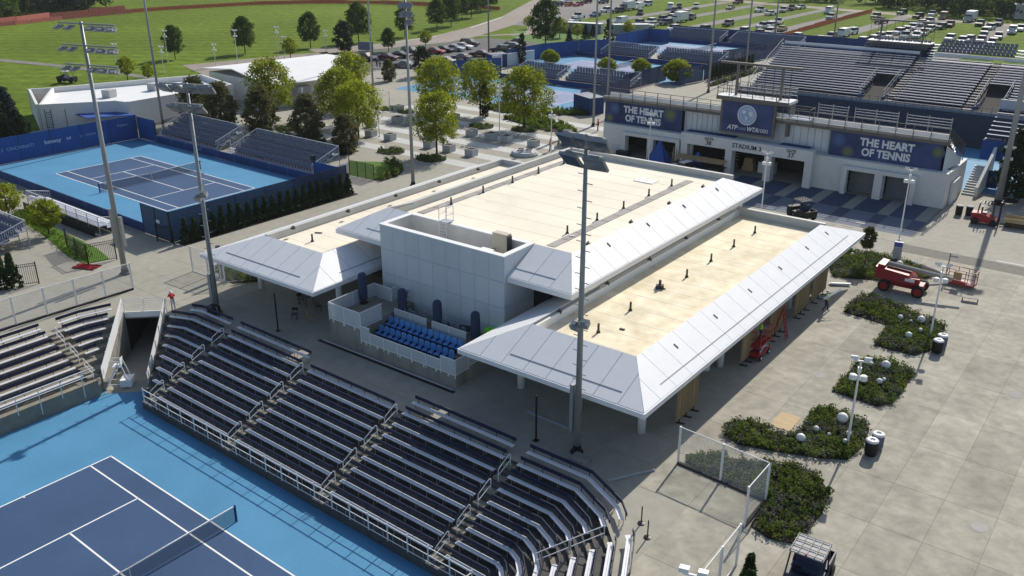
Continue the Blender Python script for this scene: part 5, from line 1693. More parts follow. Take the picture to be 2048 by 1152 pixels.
# ------------------------------------------------------------------ tall masts
flood_mast((*(-3.78, -0.64), 0), 18.4, 'tall grey floodlight mast with climbing pegs in the middle of the picture', R(176), [(0.1, [-0.95, 0.15, 0.95]), (1.05, [-0.8, 0.7])], 0.20, True, (4.2, 16.8), [(-0.4, 8.3), (0.15, 8.0)], [(0.38, 1.3, 4.3, 0.22)], tilt=-0.85, ls=1.45)
bs = thing('mast_plinth', 'concrete plinth under the central floodlight mast', 'plinth', (*(-3.15, -1.24), 0))
MB().box(-0.5, 0.5, -0.4, 0.4, 0, 0.25).build('block', 'wallconcrete', bs)
flood_mast((*(-50.04, -0.80), 0), 20.9, 'tall floodlight mast with three rows of lamps in front of the left court', R(195), [(0.15, [-3.2, -2.2, -1.2, 1.0, 2.1]), (1.8, [-3.0, -1.9, -0.8, 1.1, 2.1]), (3.3, [-2.8, -1.7, -0.7, 1.2, 2.1])], 0.25, True, (2, 5), None, [(-0.5, 2.6, 5.2, 0.26), (0.42, 2.8, 5.8, 0.16)], tilt=0.4)
flood_mast((*(-36.82, -0.98), 0), 17.6, 'floodlight mast with two rows of lamps at the left corner of the pavilion', R(200), [(0.1, [-1.8, -0.7, 0.6, 1.7]), (1.5, [-0.9, 0, 1.0])], 0.20, True, (3, 14), [(-0.35, 9.6), (0.1, 9.3)], [(0.3, 0.6, 3.2, 0.24)], tilt=-0.7, ls=1.3)
MB().box(-0.6, 0.6, -0.45, 0.45, 0, 0.55).build('x', 'black')
bpy.data.objects.remove(bpy.data.objects['x'])
eb = thing('equipment_cabinet', 'dark electrical cabinet at the foot of the mast by the ramp', 'cabinet', (*(-36.68, -1.00), 0))
MB().box(-0.45, 0.45, -0.7, -0.1, 0, 0.75).build('cabinet', 'black', eb)
MB().path([(0.3, -0.4, 0.7), (0.6, -0.5, 0.75), (0.6, -0.5, 0)], 0.05).build('conduit', 'galv', eb)
flood_mast((*(-49.06, 34.20), 0), 20.5, 'floodlight mast rising behind the left roof among the plaza trees', R(200), [(0.5, [-0.5, 0.3]), (1.4, [-0.5, 0.2]), (2.2, [-0.4])], 0.21, False, tilt=0.9)
for b, h, l in (((-96.34, 33.03), 30, 'bare tall mast behind the corner of the left court'), ((-97.97, 76.09), 26, 'bare tall mast by the car park in front of the road'), ((-49.74, 73.40), 30, 'bare mast left of the stadium, nearer of two'), ((-50.49, 78.33), 30, 'bare mast left of the stadium, right of two'),
                ((-48.47, 108.74), 30, 'bare mast on the path between stadium and practice courts'), ((-51.14, 130.35), 32, 'bare mast behind the camera platform of the stadium'), ((-60.65, 167.74), 30, 'bare mast at the left end of the far stand'), ((-51.79, 182.02), 30, 'bare mast behind the far stand'),
                ((5.46, 66.72), 22, 'thick leaning looking mast at the right edge beside the dark tree'), ((-109.31, 123.44), 30, 'bare mast between car park and practice courts')):
    flood_mast((*b, 0), h, l, 0.3, [(0.4, [-0.6, 0.6])], 0.19 if 'right edge' not in l else 0.34)
# a lamp standing just outside the frame at the right, seen by its shadow

# ------------------------------------------------------------------ generic seating stand
def seat_stand(name, label, p, rz, length, rows, rise=0.3, depth=0.8, z0=0.45, seats=True, front=0.9, m='seatslate', rail=True, seat_w=0.55, nseat=None, group=None, thick=True, back_rail=1.0):
    """stand facing -y local, rows climb towards +y"""
    t = thing(name, label, 'grandstand', (p[0], p[1], 0), rz, group)
    for k in range(rows):
        z = z0 + rise * k
        MB().box(0, length, depth * k, depth * (k + 1) - 0.02, z - 0.06, z).build('footboard', 'alum2', t)
        MB().box(0, length, depth * k + 0.0, depth * k + 0.03, z - rise + 0.02 if k else 0.02, z - 0.062).build('riser', 'dark', t)
        if seats:
            n = nseat or int(length / seat_w)
            w = length / n
            mb = MB()
            for i in range(n):
                x = (i + 0.5) * w
                mb.box(x - w * 0.42, x + w * 0.42, depth * k + 0.28, depth * k + 0.66, z + 0.38, z + 0.42)
                mb.obox((x, depth * k + 0.68, z + 0.62), (w * 0.84, 0.05, 0.44), 0, -0.15)
                mb.box(x - 0.04, x + 0.04, depth * k + 0.4, depth * k + 0.55, z, z + 0.38)
            tag(mb.build('seat_row', m, t), kind='stuff')
        else:
            MB().box(0.1, length - 0.1, depth * k + 0.4, depth * k + 0.68, z + 0.38, z + 0.43).build('bench', 'alu', t)
    if rail:
        zt = z0 + rise * (rows - 1)
        yb = depth * rows
        n = max(2, int(length / 1.9))
        for i in range(n + 1):
            x = length * i / n
            MB().box(x - 0.025, x + 0.025, yb - 0.03, yb + 0.03, 0, zt + back_rail).build('rail_post', 'alum2', t)
        MB().box(0, length, yb - 0.025, yb + 0.025, zt + back_rail - 0.03, zt + back_rail + 0.03).build('back_rail', 'alu', t)
        mb = MB()
        for i in range(int(length / 0.16)):
            mb.box(i * 0.16, i * 0.16 + 0.02, yb - 0.01, yb + 0.01, zt + 0.05, zt + back_rail - 0.03)
        tag(mb.build('baluster', 'alum2', t), kind='stuff')
        for x in (0, length):
            mb = MB()
            mb.tube((x, 0.05, z0 + back_rail), (x, yb, zt + back_rail), 0.03, 6).tube((x, 0.05, z0 + 0.15), (x, yb, zt + 0.15), 0.03, 6)
            for j in range(int(yb / 0.2)):
                y = j * 0.2 + 0.05
                f = y / yb
                mb.tube((x, y, z0 + (zt - z0) * f + 0.15), (x, y, z0 + (zt - z0) * f + back_rail), 0.012, 4)
            tag(mb.build('side_rail', 'alu', t), kind='stuff')
    return t
def screen(name, label, pts, h, m, post='black', step=3.0, cat='screen fence', z=0.0, th=0.05, group=None, top=None):
    t = thing(name, label, cat, (pts[0][0], pts[0][1], z), 0, group)
    o = Vector((pts[0][0], pts[0][1]))
    for a, b in zip(pts, pts[1:]):
        a, b = Vector(a[:2]) - o, Vector(b[:2]) - o
        n = max(1, round((b - a).length / step))
        ang = math.atan2((b - a).y, (b - a).x)
        for i in range(n):
            p, q = a + (b - a) * (i / n), a + (b - a) * ((i + 1) / n)
            MB().obox((0, 0, h / 2), ((q - p).length - 0.02, th, h)).build('screen_panel', m, t, loc=((p.x + q.x) / 2, (p.y + q.y) / 2, 0.03), rz=ang)
            MB().tube((p.x, p.y, 0), (p.x, p.y, h + 0.05), 0.045, 6).build('post', post, t)
        MB().tube((b.x, b.y, 0), (b.x, b.y, h + 0.05), 0.045, 6).build('post', post, t)
    return t

# ------------------------------------------------------------------ left court
sheet('court_surround', [LC(-9.4, -4.9), LC(33.0, -5.1), LC(33.0, 16.6), LC(-9.4, 16.4)], 0.014, 'courtlight')
sheet('court_surface', [LC(0, 0), LC(23.77, 0), LC(23.77, 10.97), LC(0, 10.97)], 0.018, 'courtdark')
court_lines(LC, 0.022, 0)
far = screen('court_screen', 'tall deep blue printed screen at the far end of the left court', [LC(-9.5, -7.5), LC(-9.5, 16.3)], 3.2, 'bluewall2', 'black', 4.0)
sc2 = screen('court_screen', 'short blue screen turning the far corner of the left court', [LC(-9.5, 16.45), LC(-5.2, 16.45)], 3.0, 'bluewall2', 'black', 4.3)
for s, y, zz, sz, mm in (('betway', 4.6, 1.75, 0.75, 'letter'), ('b4', 6.7, 1.75, 0.6, 'letter'), ('(c  rventic', 9.3, 1.8, 0.55, 'letterdim'), ('S  CINCINNATI', 0.2, 1.7, 0.6, 'letterdim'), ('Valent', 14.2, 2.2, 0.6, 'letterdim')):
    q = LC(-9.5 + 0.06, y, zz)
    text(s, 'lettering', sz, mm, far, (q[0] - LC(-9.5, -7.5)[0], q[1] - LC(-9.5, -7.5)[1], zz), (R(90), 0, LC.a + R(90)), 0.004)
screen('low_wall', 'low navy wall along the near long side of the left court', [LC(-9.3, -5.0), LC(28.2, -5.2)], 0.95, 'bluewall', 'alum2', 3.6, 'low wall', th=0.08)
screen('low_wall', 'low navy wall along the far long side of the left court below the stands', [LC(-5.1, 16.5), LC(33.0, 16.7)], 0.95, 'bluewall', 'alum2', 3.6, 'low wall', th=0.08)
screen('windscreen_fence', 'tall dark blue mesh windscreen behind the conifer hedge of the left court', [LC(33.05, -5.2), LC(33.05, 16.6)], 3.0, 'meshblue', 'black', 3.6, th=0.02)
screen('windscreen_fence', 'tall dark blue mesh windscreen with a gate at the near corner of the left court', [LC(28.3, -5.25), LC(33.0, -5.25)], 3.0, 'meshblue', 'black', 2.3, th=0.02)
t = thing('notice', 'small white notice on the corner windscreen of the left court', 'sign', LC(31.2, -5.32, 1.75), LC.a)
MB().box(-0.28, 0.28, -0.02, 0.0, -0.16, 0.16).build('plate', 'white', t)
q = LC(33.9, 17.2)
t = thing('notice', 'white notice panel at the far corner of the stand beside the hedge end', 'sign', LC(31.0, 18.2, 2.0), LC.a)
MB().box(-0.35, 0.35, -0.02, 0.02, -0.5, 0.5).build('plate', 'white', t)
MB().box(-0.03, 0.03, 0.0, 0.05, -2.0, 0.5).build('post', 'black', t)
n = 21
for i in range(n):
    y = -4.4 + 20.2 * i / (n - 1)
    place_tree('arborvitae', LC(34.1, y, 0), 'upright conifer in the left court hedge, %s from its %s' % ((ORD[i], 'near left end') if i <= n // 2 else (ORD[n - 1 - i], 'far right end')), random.uniform(0.92, 1.06), group='conifer hedge along the windscreen', sz=random.uniform(0.95, 1.1))
struct('mulch_strip', MB().prism([LC(33.3, -5.0), LC(34.8, -5.0), LC(34.8, 16.6), LC(33.3, 16.6)], -0.02, 0.05), 'mulch')
seat_stand('seating_stand', 'slate grey seating stand left of two behind the far side of the left court', LC(-6.0, 17.4), LC.a, 13.2, 5, 0.36, 0.85, 0.75)
seat_stand('seating_stand', 'slate grey seating stand right of two behind the far side of the left court', LC(10.5, 17.4), LC.a, 15.6, 5, 0.36, 0.85, 0.75)
st2 = thing('stand_stair', 'pale metal stair between the two stands of the left court', 'stair', LC(8.0, 17.4, 0), LC.a)
for i in range(5):
    MB().box(0.2, 2.2, 0.3 * i, 0.3 * i + 0.28, 0.18 * i + 0.1, 0.18 * i + 0.16).build('step', 'alu', st2)
for x in (0.15, 2.25):
    MB().tube((x, 0, 1.0), (x, 1.6, 1.9), 0.03).tube((x, 0, 0), (x, 0, 1.0), 0.03).tube((x, 1.6, 0), (x, 1.6, 1.9), 0.03).build('hand_rail', 'alu', st2)
t = thing('blue_hoarding', 'blue hoarding at the right end of the stand by the hedge', 'hoarding', LC(26.4, 17.5, 0), LC.a)
MB().box(0, 4.2, 0, 0.08, 0, 2.2).build('panel', 'bluewall2', t)
MB().box(-0.25, 0.2, -0.2, 0.2, 2.3, 2.9).build('speaker', 'black', t)
MB().tube((0, 0, 0), (0, 0, 2.5), 0.05).build('post', 'black', t)
lr = thing('line_rack', 'dark hooped rack standing on the light blue court near its right corner', 'rack', LC(31.3, 7.9, 0.03), LC.a)
MB().path([(0, -0.6, 0), (0, -0.6, 1.7), (0, -0.4, 1.85), (0, 0.4, 1.85), (0, 0.6, 1.7), (0, 0.6, 0)], 0.035).path([(0, -0.6, 0.6), (0, 0.6, 0.6)], 0.03).build('hoop', 'black', lr)
# near long side of the left court: small stand, iron fences, lawn
sw = seat_stand('bench_stand', 'low aluminium bench stand between the left court and the yellow round trees', LC(25.8, -6.0), LC.a + R(180), 14.5, 3, 0.3, 0.8, 0.3, seats=False)
tag(MB().box(-7.3, 7.3, -0.02, 0.02, 0, 0.75).build('shade_cloth', 'black', loc=LC(18.5, -8.9, 0.0), rz=LC.a), 'black cloth skirt along the back of the aluminium bench stand', 'cloth')
seat_stand('seating_stand', 'blue slate seating stand at the left edge below the round trees', (-79.0, -6.6), R(0), 15.6, 5, 0.3, 0.85, 0.4, m='seatslate')
t = thing('blue_hoarding', 'blue hoarding at the left edge beside the iron gate', 'hoarding', (-66.0, -7.9, 0), R(5))
MB().box(0, 7.5, 0, 0.1, 0, 2.2).build('panel', 'bluewall2', t)
struct('lawn', MB().prism([(-75, 1.2), (-66.3, 0.2), (-58.0, -1.6), (-55.0, -1.6), (-54.6, 0.4), (-58.1, 1.2), (-66, 1.8), (-75, 3.0)], -0.02, 0.02), 'lawn')
tag((lambda mb: ([leaf_quads(mb, (x, y, 0.25), 14, (0.3, 0.3, 0.28), 0.09, random) for x, y in [(random.uniform(-74, -56), 0) for _ in range(0)]], [leaf_quads(mb, (-75 + 19 * f + random.uniform(-.4, .4), 2.0 - 3.0 * f + random.uniform(-.7, .7), 0.22), 14, (0.32, 0.32, 0.26), 0.09, random) for f in [random.random() for _ in range(170)]], mb)[-1])(MB()).build('low_planting', 'leafLawn'), kind='stuff')
place_tree('round_tree', (-73.6, 0.6, 0), 'round yellow green tree at the left edge above the blue seats', 1.0)
place_tree('round_tree', (-65.0, 0.3, 0), 'round yellow green tree right of the one at the left edge', 1.0)
place_tree('arborvitae', (-55.15, -8.55, 0), 'dark conifer at the left edge below the blue hoarding', 1.2)
place_tree('arborvitae', (-54.62, -7.99, 0), 'dark conifer left of the open iron gate', 1.25)
def iron_fence(name, label, pts, h=1.9, cat='iron fence', group=None, step=0.14):
    t = thing(name, label, cat, (pts[0][0], pts[0][1], 0.01), 0, group)
    o = Vector(pts[0][:2])
    mb = MB()
    for a, b in zip(pts, pts[1:]):
        a, b = Vector(a[:2]) - o, Vector(b[:2]) - o
        n = int((b - a).length / step)
        for i in range(1, n):
            p = a + (b - a) * (i / n)
            mb.box(p.x - .012, p.x + .012, p.y - .012, p.y + .012, 0.08, h)
        for z in (0.15, h - 0.25, h - 0.05):
            MB().tube((a.x, a.y, z), (b.x, b.y, z), 0.025, 5).build('rail', 'black', t)
        for p in (a, b):
            MB().box(p.x - .04, p.x + .04, p.y - .04, p.y + .04, 0, h + 0.06).build('post', 'black', t)
    tag(mb.build('picket', 'black', t), kind='stuff')
    return t
iron_fence('iron_fence', 'black iron fence around the corner of the lawn strip by the left mast', [(-57.0, -1.3), (-54.6, -1.55), (-53.9, 0.7)])
t = thing('dark_mesh_fence', 'dark mesh panel fence along the lawn strip', 'fence', (-57.1, -1.3, 0), 0)
MB().obox((-1.6, 0.42, 0.9), (3.4, 0.02, 1.7), R(165)).build('mesh_panel', 'meshdark', t)
MB().box(-3.3, -3.2, 0.85, 0.95, 0, 1.9).build('post', 'black', t)
iron_fence('iron_gate', 'open black iron gate at the left edge beside the blue hoarding', [(-54.35, -7.61), (-53.75, -6.39)], 1.9, 'gate')
iron_fence('iron_fence', 'black iron gate in the near corner windscreen of the left court', [LC(31.6, -5.9), LC(33.6, -5.4)], 1.7, 'gate')
iron_fence('iron_fence', 'black iron fence beside the white building behind the left stand', [(-95.42, 31.24), (-97.54, 37.31)], 1.8)
rd = thing('barrier_stack', 'red barriers laid on the paving next to the left mast', 'barriers', (-54.23, -1.96, 0.012), 0.4)
for i in range(4):
    MB().obox((0, -0.45 + i * 0.3, 0.06), (2.2, 0.09, 0.1), 0.1 * (i % 2)).build('bar', 'maroon' if 'maroon' in M else 'red', rd)
MB().obox((-0.6, 0, 0.12), (0.08, 1.1, 0.08)).obox((0.6, 0, 0.12), (0.08, 1.1, 0.08)).build('cross_piece', 'red', rd)
# white mesh fences on the left of the near grandstand
mesh_fence('mesh_fence', 'long white wire mesh fence beside the sunlit left grandstand', [(-47.15, -18.56), (-46.30, -2.33)], 2.35, None, True)
mesh_fence('mesh_fence', 'white wire mesh fence corner behind the left pavilion corner', [(-45.9, 3.05), (-41.6, 3.2)], 2.35, None, False)
mesh_fence('mesh_fence', 'white wire mesh return beside the bush at the left eave', [(-41.7, 2.9), (-40.3, 4.8)], 2.35, 1, False)
bed([(-42.2, 3.6), (-40.8, 3.4), (-39.5, 5.0), (-40.2, 7.2), (-42.2, 7.4), (-44.6, 4.4)], 'shrub_planting', 51, 7, 0.5, 1.0, 0.09, ('leafP', 'leafLawn', 'leafG'))
tag(MB().tube((0, 0, 0), (0, 0, 2.9), 0.2, 10).build('steel_post', 'navyfab', loc=(-42.65, 3.63, 0)), 'thick dark slate post beside the left mast at the pavilion corner', 'post')
# lawn pocket with dark mesh on the right of the hedge
struct('lawn', MB().prism([(-63.2, 37.6), (-58.3, 33.1), (-53.8, 33.3), (-53.6, 35.6), (-54.6, 38.1), (-56.5, 39.6), (-58.9, 40.3)], -0.02, 0.025), 'lawn')
screen('dark_mesh_fence', 'dark mesh fence along the small lawn beyond the hedge', [(-62.8, 37.2), (-58.2, 33.0), (-54.2, 33.1)], 1.9, 'meshdark', 'black', 1.5, 'fence', th=0.02)
bed([(-54.6, 33.4), (-53.4, 33.6), (-53.3, 36), (-54.6, 38.4), (-57.2, 40.2), (-60, 40.4), (-58.5, 39.6), (-55.6, 37.8)], 'shrub_planting', 52, 7, 0.5, 1.1, 0.1, ('leafP', 'leafLawn', 'leafG'))

# ------------------------------------------------------------------ tree plaza
G1 = 'yellow green plaza trees'
place_tree('honey_locust', (-71.59, 47.29, 0), 'yellow green tree nearest the small lawn, left of the tall mast', 1.22, 0.3, G1)
place_tree('plaza_tree', (-56.37, 46.46, 0), 'yellow green tree right of the tall mast with a round planted bed at its foot', 1.22, 1.3, G1)
place_tree('honey_locust', (-56.58, 65.60, 0), 'large bright yellow green tree in front of the practice courts', 1.38, 2.0, G1)
place_tree('plaza_tree', (-89.3, 46.8, 0), 'yellow green tree in front of the white hall, leftmost of the plaza trees', 1.42, 2.6, G1)
place_tree('honey_locust', (-79.5, 51.2, 0), 'yellow green tree behind the pair of bronze trees, right of the leftmost', 1.3, 4.0, G1)
place_tree('plaza_tree', (-88.0, 61.5, 0), 'yellow green tree against the right end of the white hall roof', 1.32, 5.0, G1)
place_tree('honey_locust', (-74.5, 67.5, 0), 'yellow green tree left of the tall mast and close to the far court', 1.32, 1.0, G1)
place_tree('plaza_tree', (-67.5, 69.0, 0), 'yellow green tree just right of the tall mast before the far court', 1.28, 3.3, G1)
place_tree('cypress', (-66.61, 69.05, 0), 'dark conical tree between two yellow green trees before the far court', 0.85, 1.1, None, 0.85)
G2 = 'bronze dark evergreens by the left court'
for (x, y, s, l) in ((-97.5, 39.5, 1.2, 'bronze dark evergreen against the white building, leftmost of five'), (-90.6, 38.8, 1.2, 'bronze dark evergreen second from the left behind the left stand'), (-83.2, 40.0, 1.2, 'bronze dark evergreen in the middle behind the gap of the stands'),
                     (-74.6, 41.0, 1.15, 'bronze dark evergreen behind the right stand of the left court'), (-66.6, 40.2, 0.88, 'bronze dark evergreen at the right end of the right stand')):
    place_tree('magnolia', (x, y, 0), l, s, None, G2)
bed([(-84.5, 38), (-72, 38), (-66, 39), (-66, 42), (-72, 42.5), (-84.5, 42)], 'low_planting', 53, 3, 0.4, 0.9, 0.13, ('leafG', 'leafD'))
def ring(c, r, n=14, sq=0.75):
    return [(c[0] + r * math.cos(2 * math.pi * i / n), c[1] + r * sq * math.sin(2 * math.pi * i / n)) for i in range(n)]
for i, (c, r) in enumerate((((-55.82, 44.77), 2.1), ((-62.47, 44.36), 1.9), ((-56.33, 65.27), 2.0), ((-62.58, 63.17), 1.9), ((-82.54, 64.34), 1.7), ((-84.22, 45.26), 2.0), ((-78.59, 64.21), 1.4))):
    bed(ring(c, r, 14, 0.85), 'round_planting', 60 + i, 7, 0.25, 0.55, 0.08, ('leafG', 'leafP', 'leafP2'))
for i, c in enumerate(([(-63.4, 69.5), (-53, 66.5), (-49, 68), (-52, 71), (-62, 75)], [(-72, 74), (-66, 73), (-62, 76), (-70, 79)])):
    bed(c, 'low_planting', 70 + i, 4, 0.35, 0.8, 0.12, ('leafLawn', 'leafP', 'leafG'))
def planter(p, l):
    t = thing('box_planter', l, 'planter', (p[0], p[1], 0), random.uniform(-.1, .1), 'pale box planters on the plaza')
    mb = MB()
    mb.box(-0.62, 0.62, -0.62, 0.62, 0, 0.85)
    mb.build('box', 'stone', t)
    MB().box(-0.5, 0.5, -0.5, 0.5, 0.85, 0.87).build('soil', 'mulch', t)
    for a, b, c, d in ((-.64, .64, -.64, -.52), (-.64, .64, .52, .64), (-.64, -.52, -.52, .52), (.52, .64, -.52, .52)):
        MB().box(a, b, c, d, 0.85, 0.92).build('rim', 'stone', t)
k = 0
for row, (y, xs) in enumerate(((49.1, (-71.0, -67.3, -60.0, -56.6, -52.8)), (58.0, (-74.5, -71.9, -64.0, -60.1, -56.6, -53.9, -49.4)), (53.4, (-79, -75.3, -63.8)), (64.5, (-80.5, -72.3, -68.9)))):
    for i, x in enumerate(xs):
        planter((x, y), 'pale box planter in the %s row of the plaza, %s from the left' % (('nearest', 'third', 'second', 'farthest')[row], ORD[i]))
# light and dark bands of the plaza paving
for i in range(7):
    y = 44.0 + i * 4.6
    struct('paving_band', MB().quad((-82, y, 0.006), (-46, y, 0.006), (-46, y + 2.2, 0.006), (-82, y + 2.2, 0.006)), 'coping')
for b, tp, h, l in (((-142.40, 53.46), 0, 6.6, 'white lamp post behind the white building, leftmost on the field edge'), ((-155.30, 72.33), 0, 6.4, 'white lamp post beside the first dark field tree'), ((-142.78, 80.65), 0, 6.6, 'white lamp post beside the second dark field tree'),
                    ((-142.10, 74.73), 0, 4.4, 'short white lamp post left of the white hall roof'), ((-143.48, 63.67), 0, 5, 'white lamp post seen above the two row mast lamps'), ((-140.63, 89.73), 0, 6.6, 'white lamp post at the far ridge of the white hall'),
                    ((-140.62, 91.38), 0, 4.4, 'short white lamp post at the far ridge of the white hall'), ((-141.33, 103.95), 0, 4.5, 'white lamp post at the right peak of the white hall'), ((-99.28, 73.53), 0, 6.0, 'white lamp post in front of the tree by the hall end'),
                    ((-83.42, 73.65), 0, 6.0, 'white lamp post left of the yellow tree at the tall mast'), ((-71.21, 67.35), 0, 5.6, 'white lamp post inside the yellow tree right of the tall mast'), ((-57.44, 60.90), 0, 6.6, 'white lamp post left of the large yellow tree'),
                    ((-45.11, 55.96), 0, 6.0, 'white lamp post between the walkers and the large yellow tree'), ((-69.85, 49.57), 0, 4.5, 'slim white lamp post among the box planters')):
    lamp_post(b, h, l, 0.4)
t = thing('festoon_frame', 'white tripod frame with a sagging string of bulbs on the plaza', 'light string', (-81.32, 63.38, 0))
MB().tube((0, 0, 0), (0, 0, 3.2), 0.05).tube((-0.5, 0.3, 0), (0, 0, 3.0), 0.04).build('frame', 'white', t)
MB().path([(0, 0, 3.1), (-1.5, 0.5, 2.2), (-3, 1.0, 1.7), (-5, 1.5, 2.2)], 0.03, 5).build('cable', 'white', t)
# ------------------------------------------------------------------ white buildings on the left
wb_ = thing('white_building', 'long low white rendered building with a bright flat roof behind the left court', 'building')
PA, PB, PC, PD, PE, PF = (-110.4, 23.1), (-104.6, 31.1), (-102.3, 31.6), (-102.6, 49.7), (-114.3, 52.5), (-122.3, 31.1)
def wallseg(a, b, z1, m='stucco', th=0.35, name='wall', z0=0):
    a, b = Vector(a), Vector(b)
    d = b - a
    MB().obox(((a.x + b.x) / 2, (a.y + b.y) / 2, (z0 + z1) / 2), (d.length + th * .5, th, z1 - z0), math.atan2(d.y, d.x)).build(name, m, wb_)
for a, b, z in ((PA, PB, 3.9), (PB, PC, 3.9), (PC, PD, 3.9), (PD, PE, 3.9), (PE, PF, 3.95), (PF, PA, 3.88)):
    wallseg(a, b, z)
MB().prism([PA, PB, PC, PD, PE, PF], 2.9, 3.15).build('flat_roof', 'white', wb_)
wallseg((-124.2, 28.4), (-110.9, 22.9), 3.9)
wallseg((-124.3, 28.2), (-122.4, 31.1), 3.9)
q = [(-108.2, 26.6), (-104.7, 31.4), (-100.2, 31.4), (-103.8, 26.0)]
MB().prism(q, 2.2, 2.32).build('blue_canopy', 'bluepyr', wb_)
for p, s in (((-112.92, 28.42, 0), 1), ((-111.63, 29.95, 0), 1)):
    MB().obox((p[0] - 1.2, p[1] - 0.2, 1.3), (0.3, 1.9, 0.8), R(-36)).build('window', 'glass', wb_)
for p in ((-111.54, 34.19, 3.2), (-111.37, 41.67, 3.2)):
    MB().obox((p[0], p[1], 3.75), (1.5, 1.5, 1.1), 0.3).build('rooftop_unit', 'stone', wb_)
for dy in (0, 1.6):
    mb = MB()
    x, y = -109.9 + dy * 0.6, 23.3 + dy
    mb.tube((x, y, 0), (x, y, 3.2), 0.04, 5).tube((x + .5, y + .6, 0), (x + .5, y + .6, 3.2), 0.04, 5)
    for i in range(8):
        mb.tube((x, y, 0.3 + i * .35), (x + .5, y + .6, 0.3 + i * .35), 0.025, 4)
    tl = thing('wall_ladder', '%s dark ladder leaning at the left end of the white building' % ('left' if dy == 0 else 'right'), 'ladder')
    mb.build('ladder_frame', 'black', tl)
hall = thing('white_hall', 'white hall with a big white pitched roof behind the plaza trees', 'building')
hp = [(-97.2, 52.8), (-95.0, 66.0), (-109.9, 77.7), (-117.3, 55.0)]
MB().prism([(-98, 53.6), (-96.2, 65.4), (-109.6, 76.8), (-116.6, 55.5)], 0, 3.9).build('wall', 'stucco', hall)
rz_ = 4.2
MB().slabq([(-96.7, 52.4, 3.9), (-93.8, 65.8, 3.9), (-104, 74.5, 5.4), (-107.5, 53.6, 5.4)], 0.15).build('roof', 'white', hall)
MB().slabq([(-107.5, 53.6, 5.4), (-104, 74.5, 5.4), (-114.2, 80.2, 4.3), (-118.4, 55.2, 4.3)], 0.15).build('roof', 'white', hall)
MB().box(-99.5, -96.0, 57.5, 60.2, 0, 3.0).build('porch', 'stone', hall)
for y in (57.6, 60.0):
    MB().tube((-95.2, y, 0), (-95.2, y, 3.0), 0.16, 8).build('column', 'white', hall)
place_tree('spruce', (-109.60, 18.11, 0), 'large blue green spruce left of the white building', 1.0, 1.0)
place_tree('dark_tree', (-109.31, 16.45, 0), 'dark tree at the left edge beside the spruce', 0.9, 2.0)
place_tree('dark_tree', (-106.84, 18.32, 0), 'low dark tree between the spruce and the white building', 0.55, 3.0)
for p, s, l in (((-141.73, 54.85, 0), .55, 'small yellow sapling behind the middle of the white building'), ((-137.25, 56.47, 0), .4, 'tiny yellow sapling behind the bare tall mast'), ((-138.86, 91.53, 0), .55, 'small yellow sapling at the far edge of the white hall')):
    place_tree('round_tree', p, l, s * 2.0, sz=s * 2.2)

# ------------------------------------------------------------------ stadium at the right
sta = thing('stadium', 'white walled stadium with two blue slogan banners and rows of metal benches behind', 'stadium')
def sb(name, m, *b):
    mb = MB()
    mb.box(*b)
    return mb.build(name, m, sta)
YF = 61.3
M['rollerdoor'] = mat('grey roller door', (0.17, 0.185, 0.20), 0.5, 0.08, 2.0)
openings = [(-37.0, -29.7, 2.95), (-27.9, -23.0, 3.0), (-22.4, -18.2, 3.0), (-17.5, -13.2, 3.0), (-9.0, -5.95, 2.75), (-5.05, -2.1, 2.75)]
xs = -40.6
for a, b, h in openings:
    sb('wall', 'stucco', xs, a, YF, YF + 0.4, 0, 3.62)
    sb('wall', 'stucco', a, b, YF, YF + 0.4, h, 3.62)
    xs = b
sb('wall', 'stucco', xs, 1.15, YF, YF + 0.4, 0, 3.62)
sb('wall', 'stucco', 0.75, 1.15, YF + 0.4, 70, 0, 3.62)
sb('wall', 'stucco', -40.6, -40.2, YF + 0.4, 70, 0, 3.62)
sb('back_wall', 'dark', -40, 0.7, 66.5, 66.8, 0, 3.6)
sb('wall_top', 'stucco', -40.7, 1.2, YF - 0.05, 63.2, 3.62, 3.74)
for x0, x1 in ((-9.0, -5.95), (-5.05, -2.1)):
    for j in range(9):
        sb('door_slat', 'rollerdoor', x0, x1, 62.4, 62.45, j * 0.34 + 0.006, j * 0.34 + 0.334)
# frames standing proud round the openings
def portal(x0, x1, h, mids, d=0.75, w=0.5):
    for x in (x0, x1 - w):
        sb('portal_post', 'stucco', x, x + w, YF - d, YF, 0, h)
    for x in mids:
        sb('portal_post', 'stucco', x - 0.42, x + 0.42, YF - d, YF, 0, h)
    sb('portal_beam', 'stucco', x0, x1, YF - d, YF, h, h + 0.42)
portal(-9.4, -1.7, 2.75, (-5.5,))
portal(-37.4, -29.3, 2.75, (-33.3,))
# entrance block with the gate numbers
for x in (-28.5, -22.7, -17.85, -13.15):
    sb('portal_post', 'stucco', x - 0.42, x + 0.42, YF - 1.0, YF, 0, 3.0)
sb('portal_beam', 'stucco', -28.95, -12.7, YF - 1.05, YF, 3.0, 4.25)
YB = YF - 1.07
for s, x, z, sz in (('GATE', -25.3, 3.95, 0.45), ('38', -25.3, 3.45, 0.75), ('STADIUM 3', -20.5, 3.62, 0.72), ('GATE', -15.2, 3.95, 0.45), ('37', -15.2, 3.45, 0.75)):
    text(s, 'lettering', sz, 'letterdark', sta, (x, YB, z), (R(90), 0, 0), 0.01, 0.012)
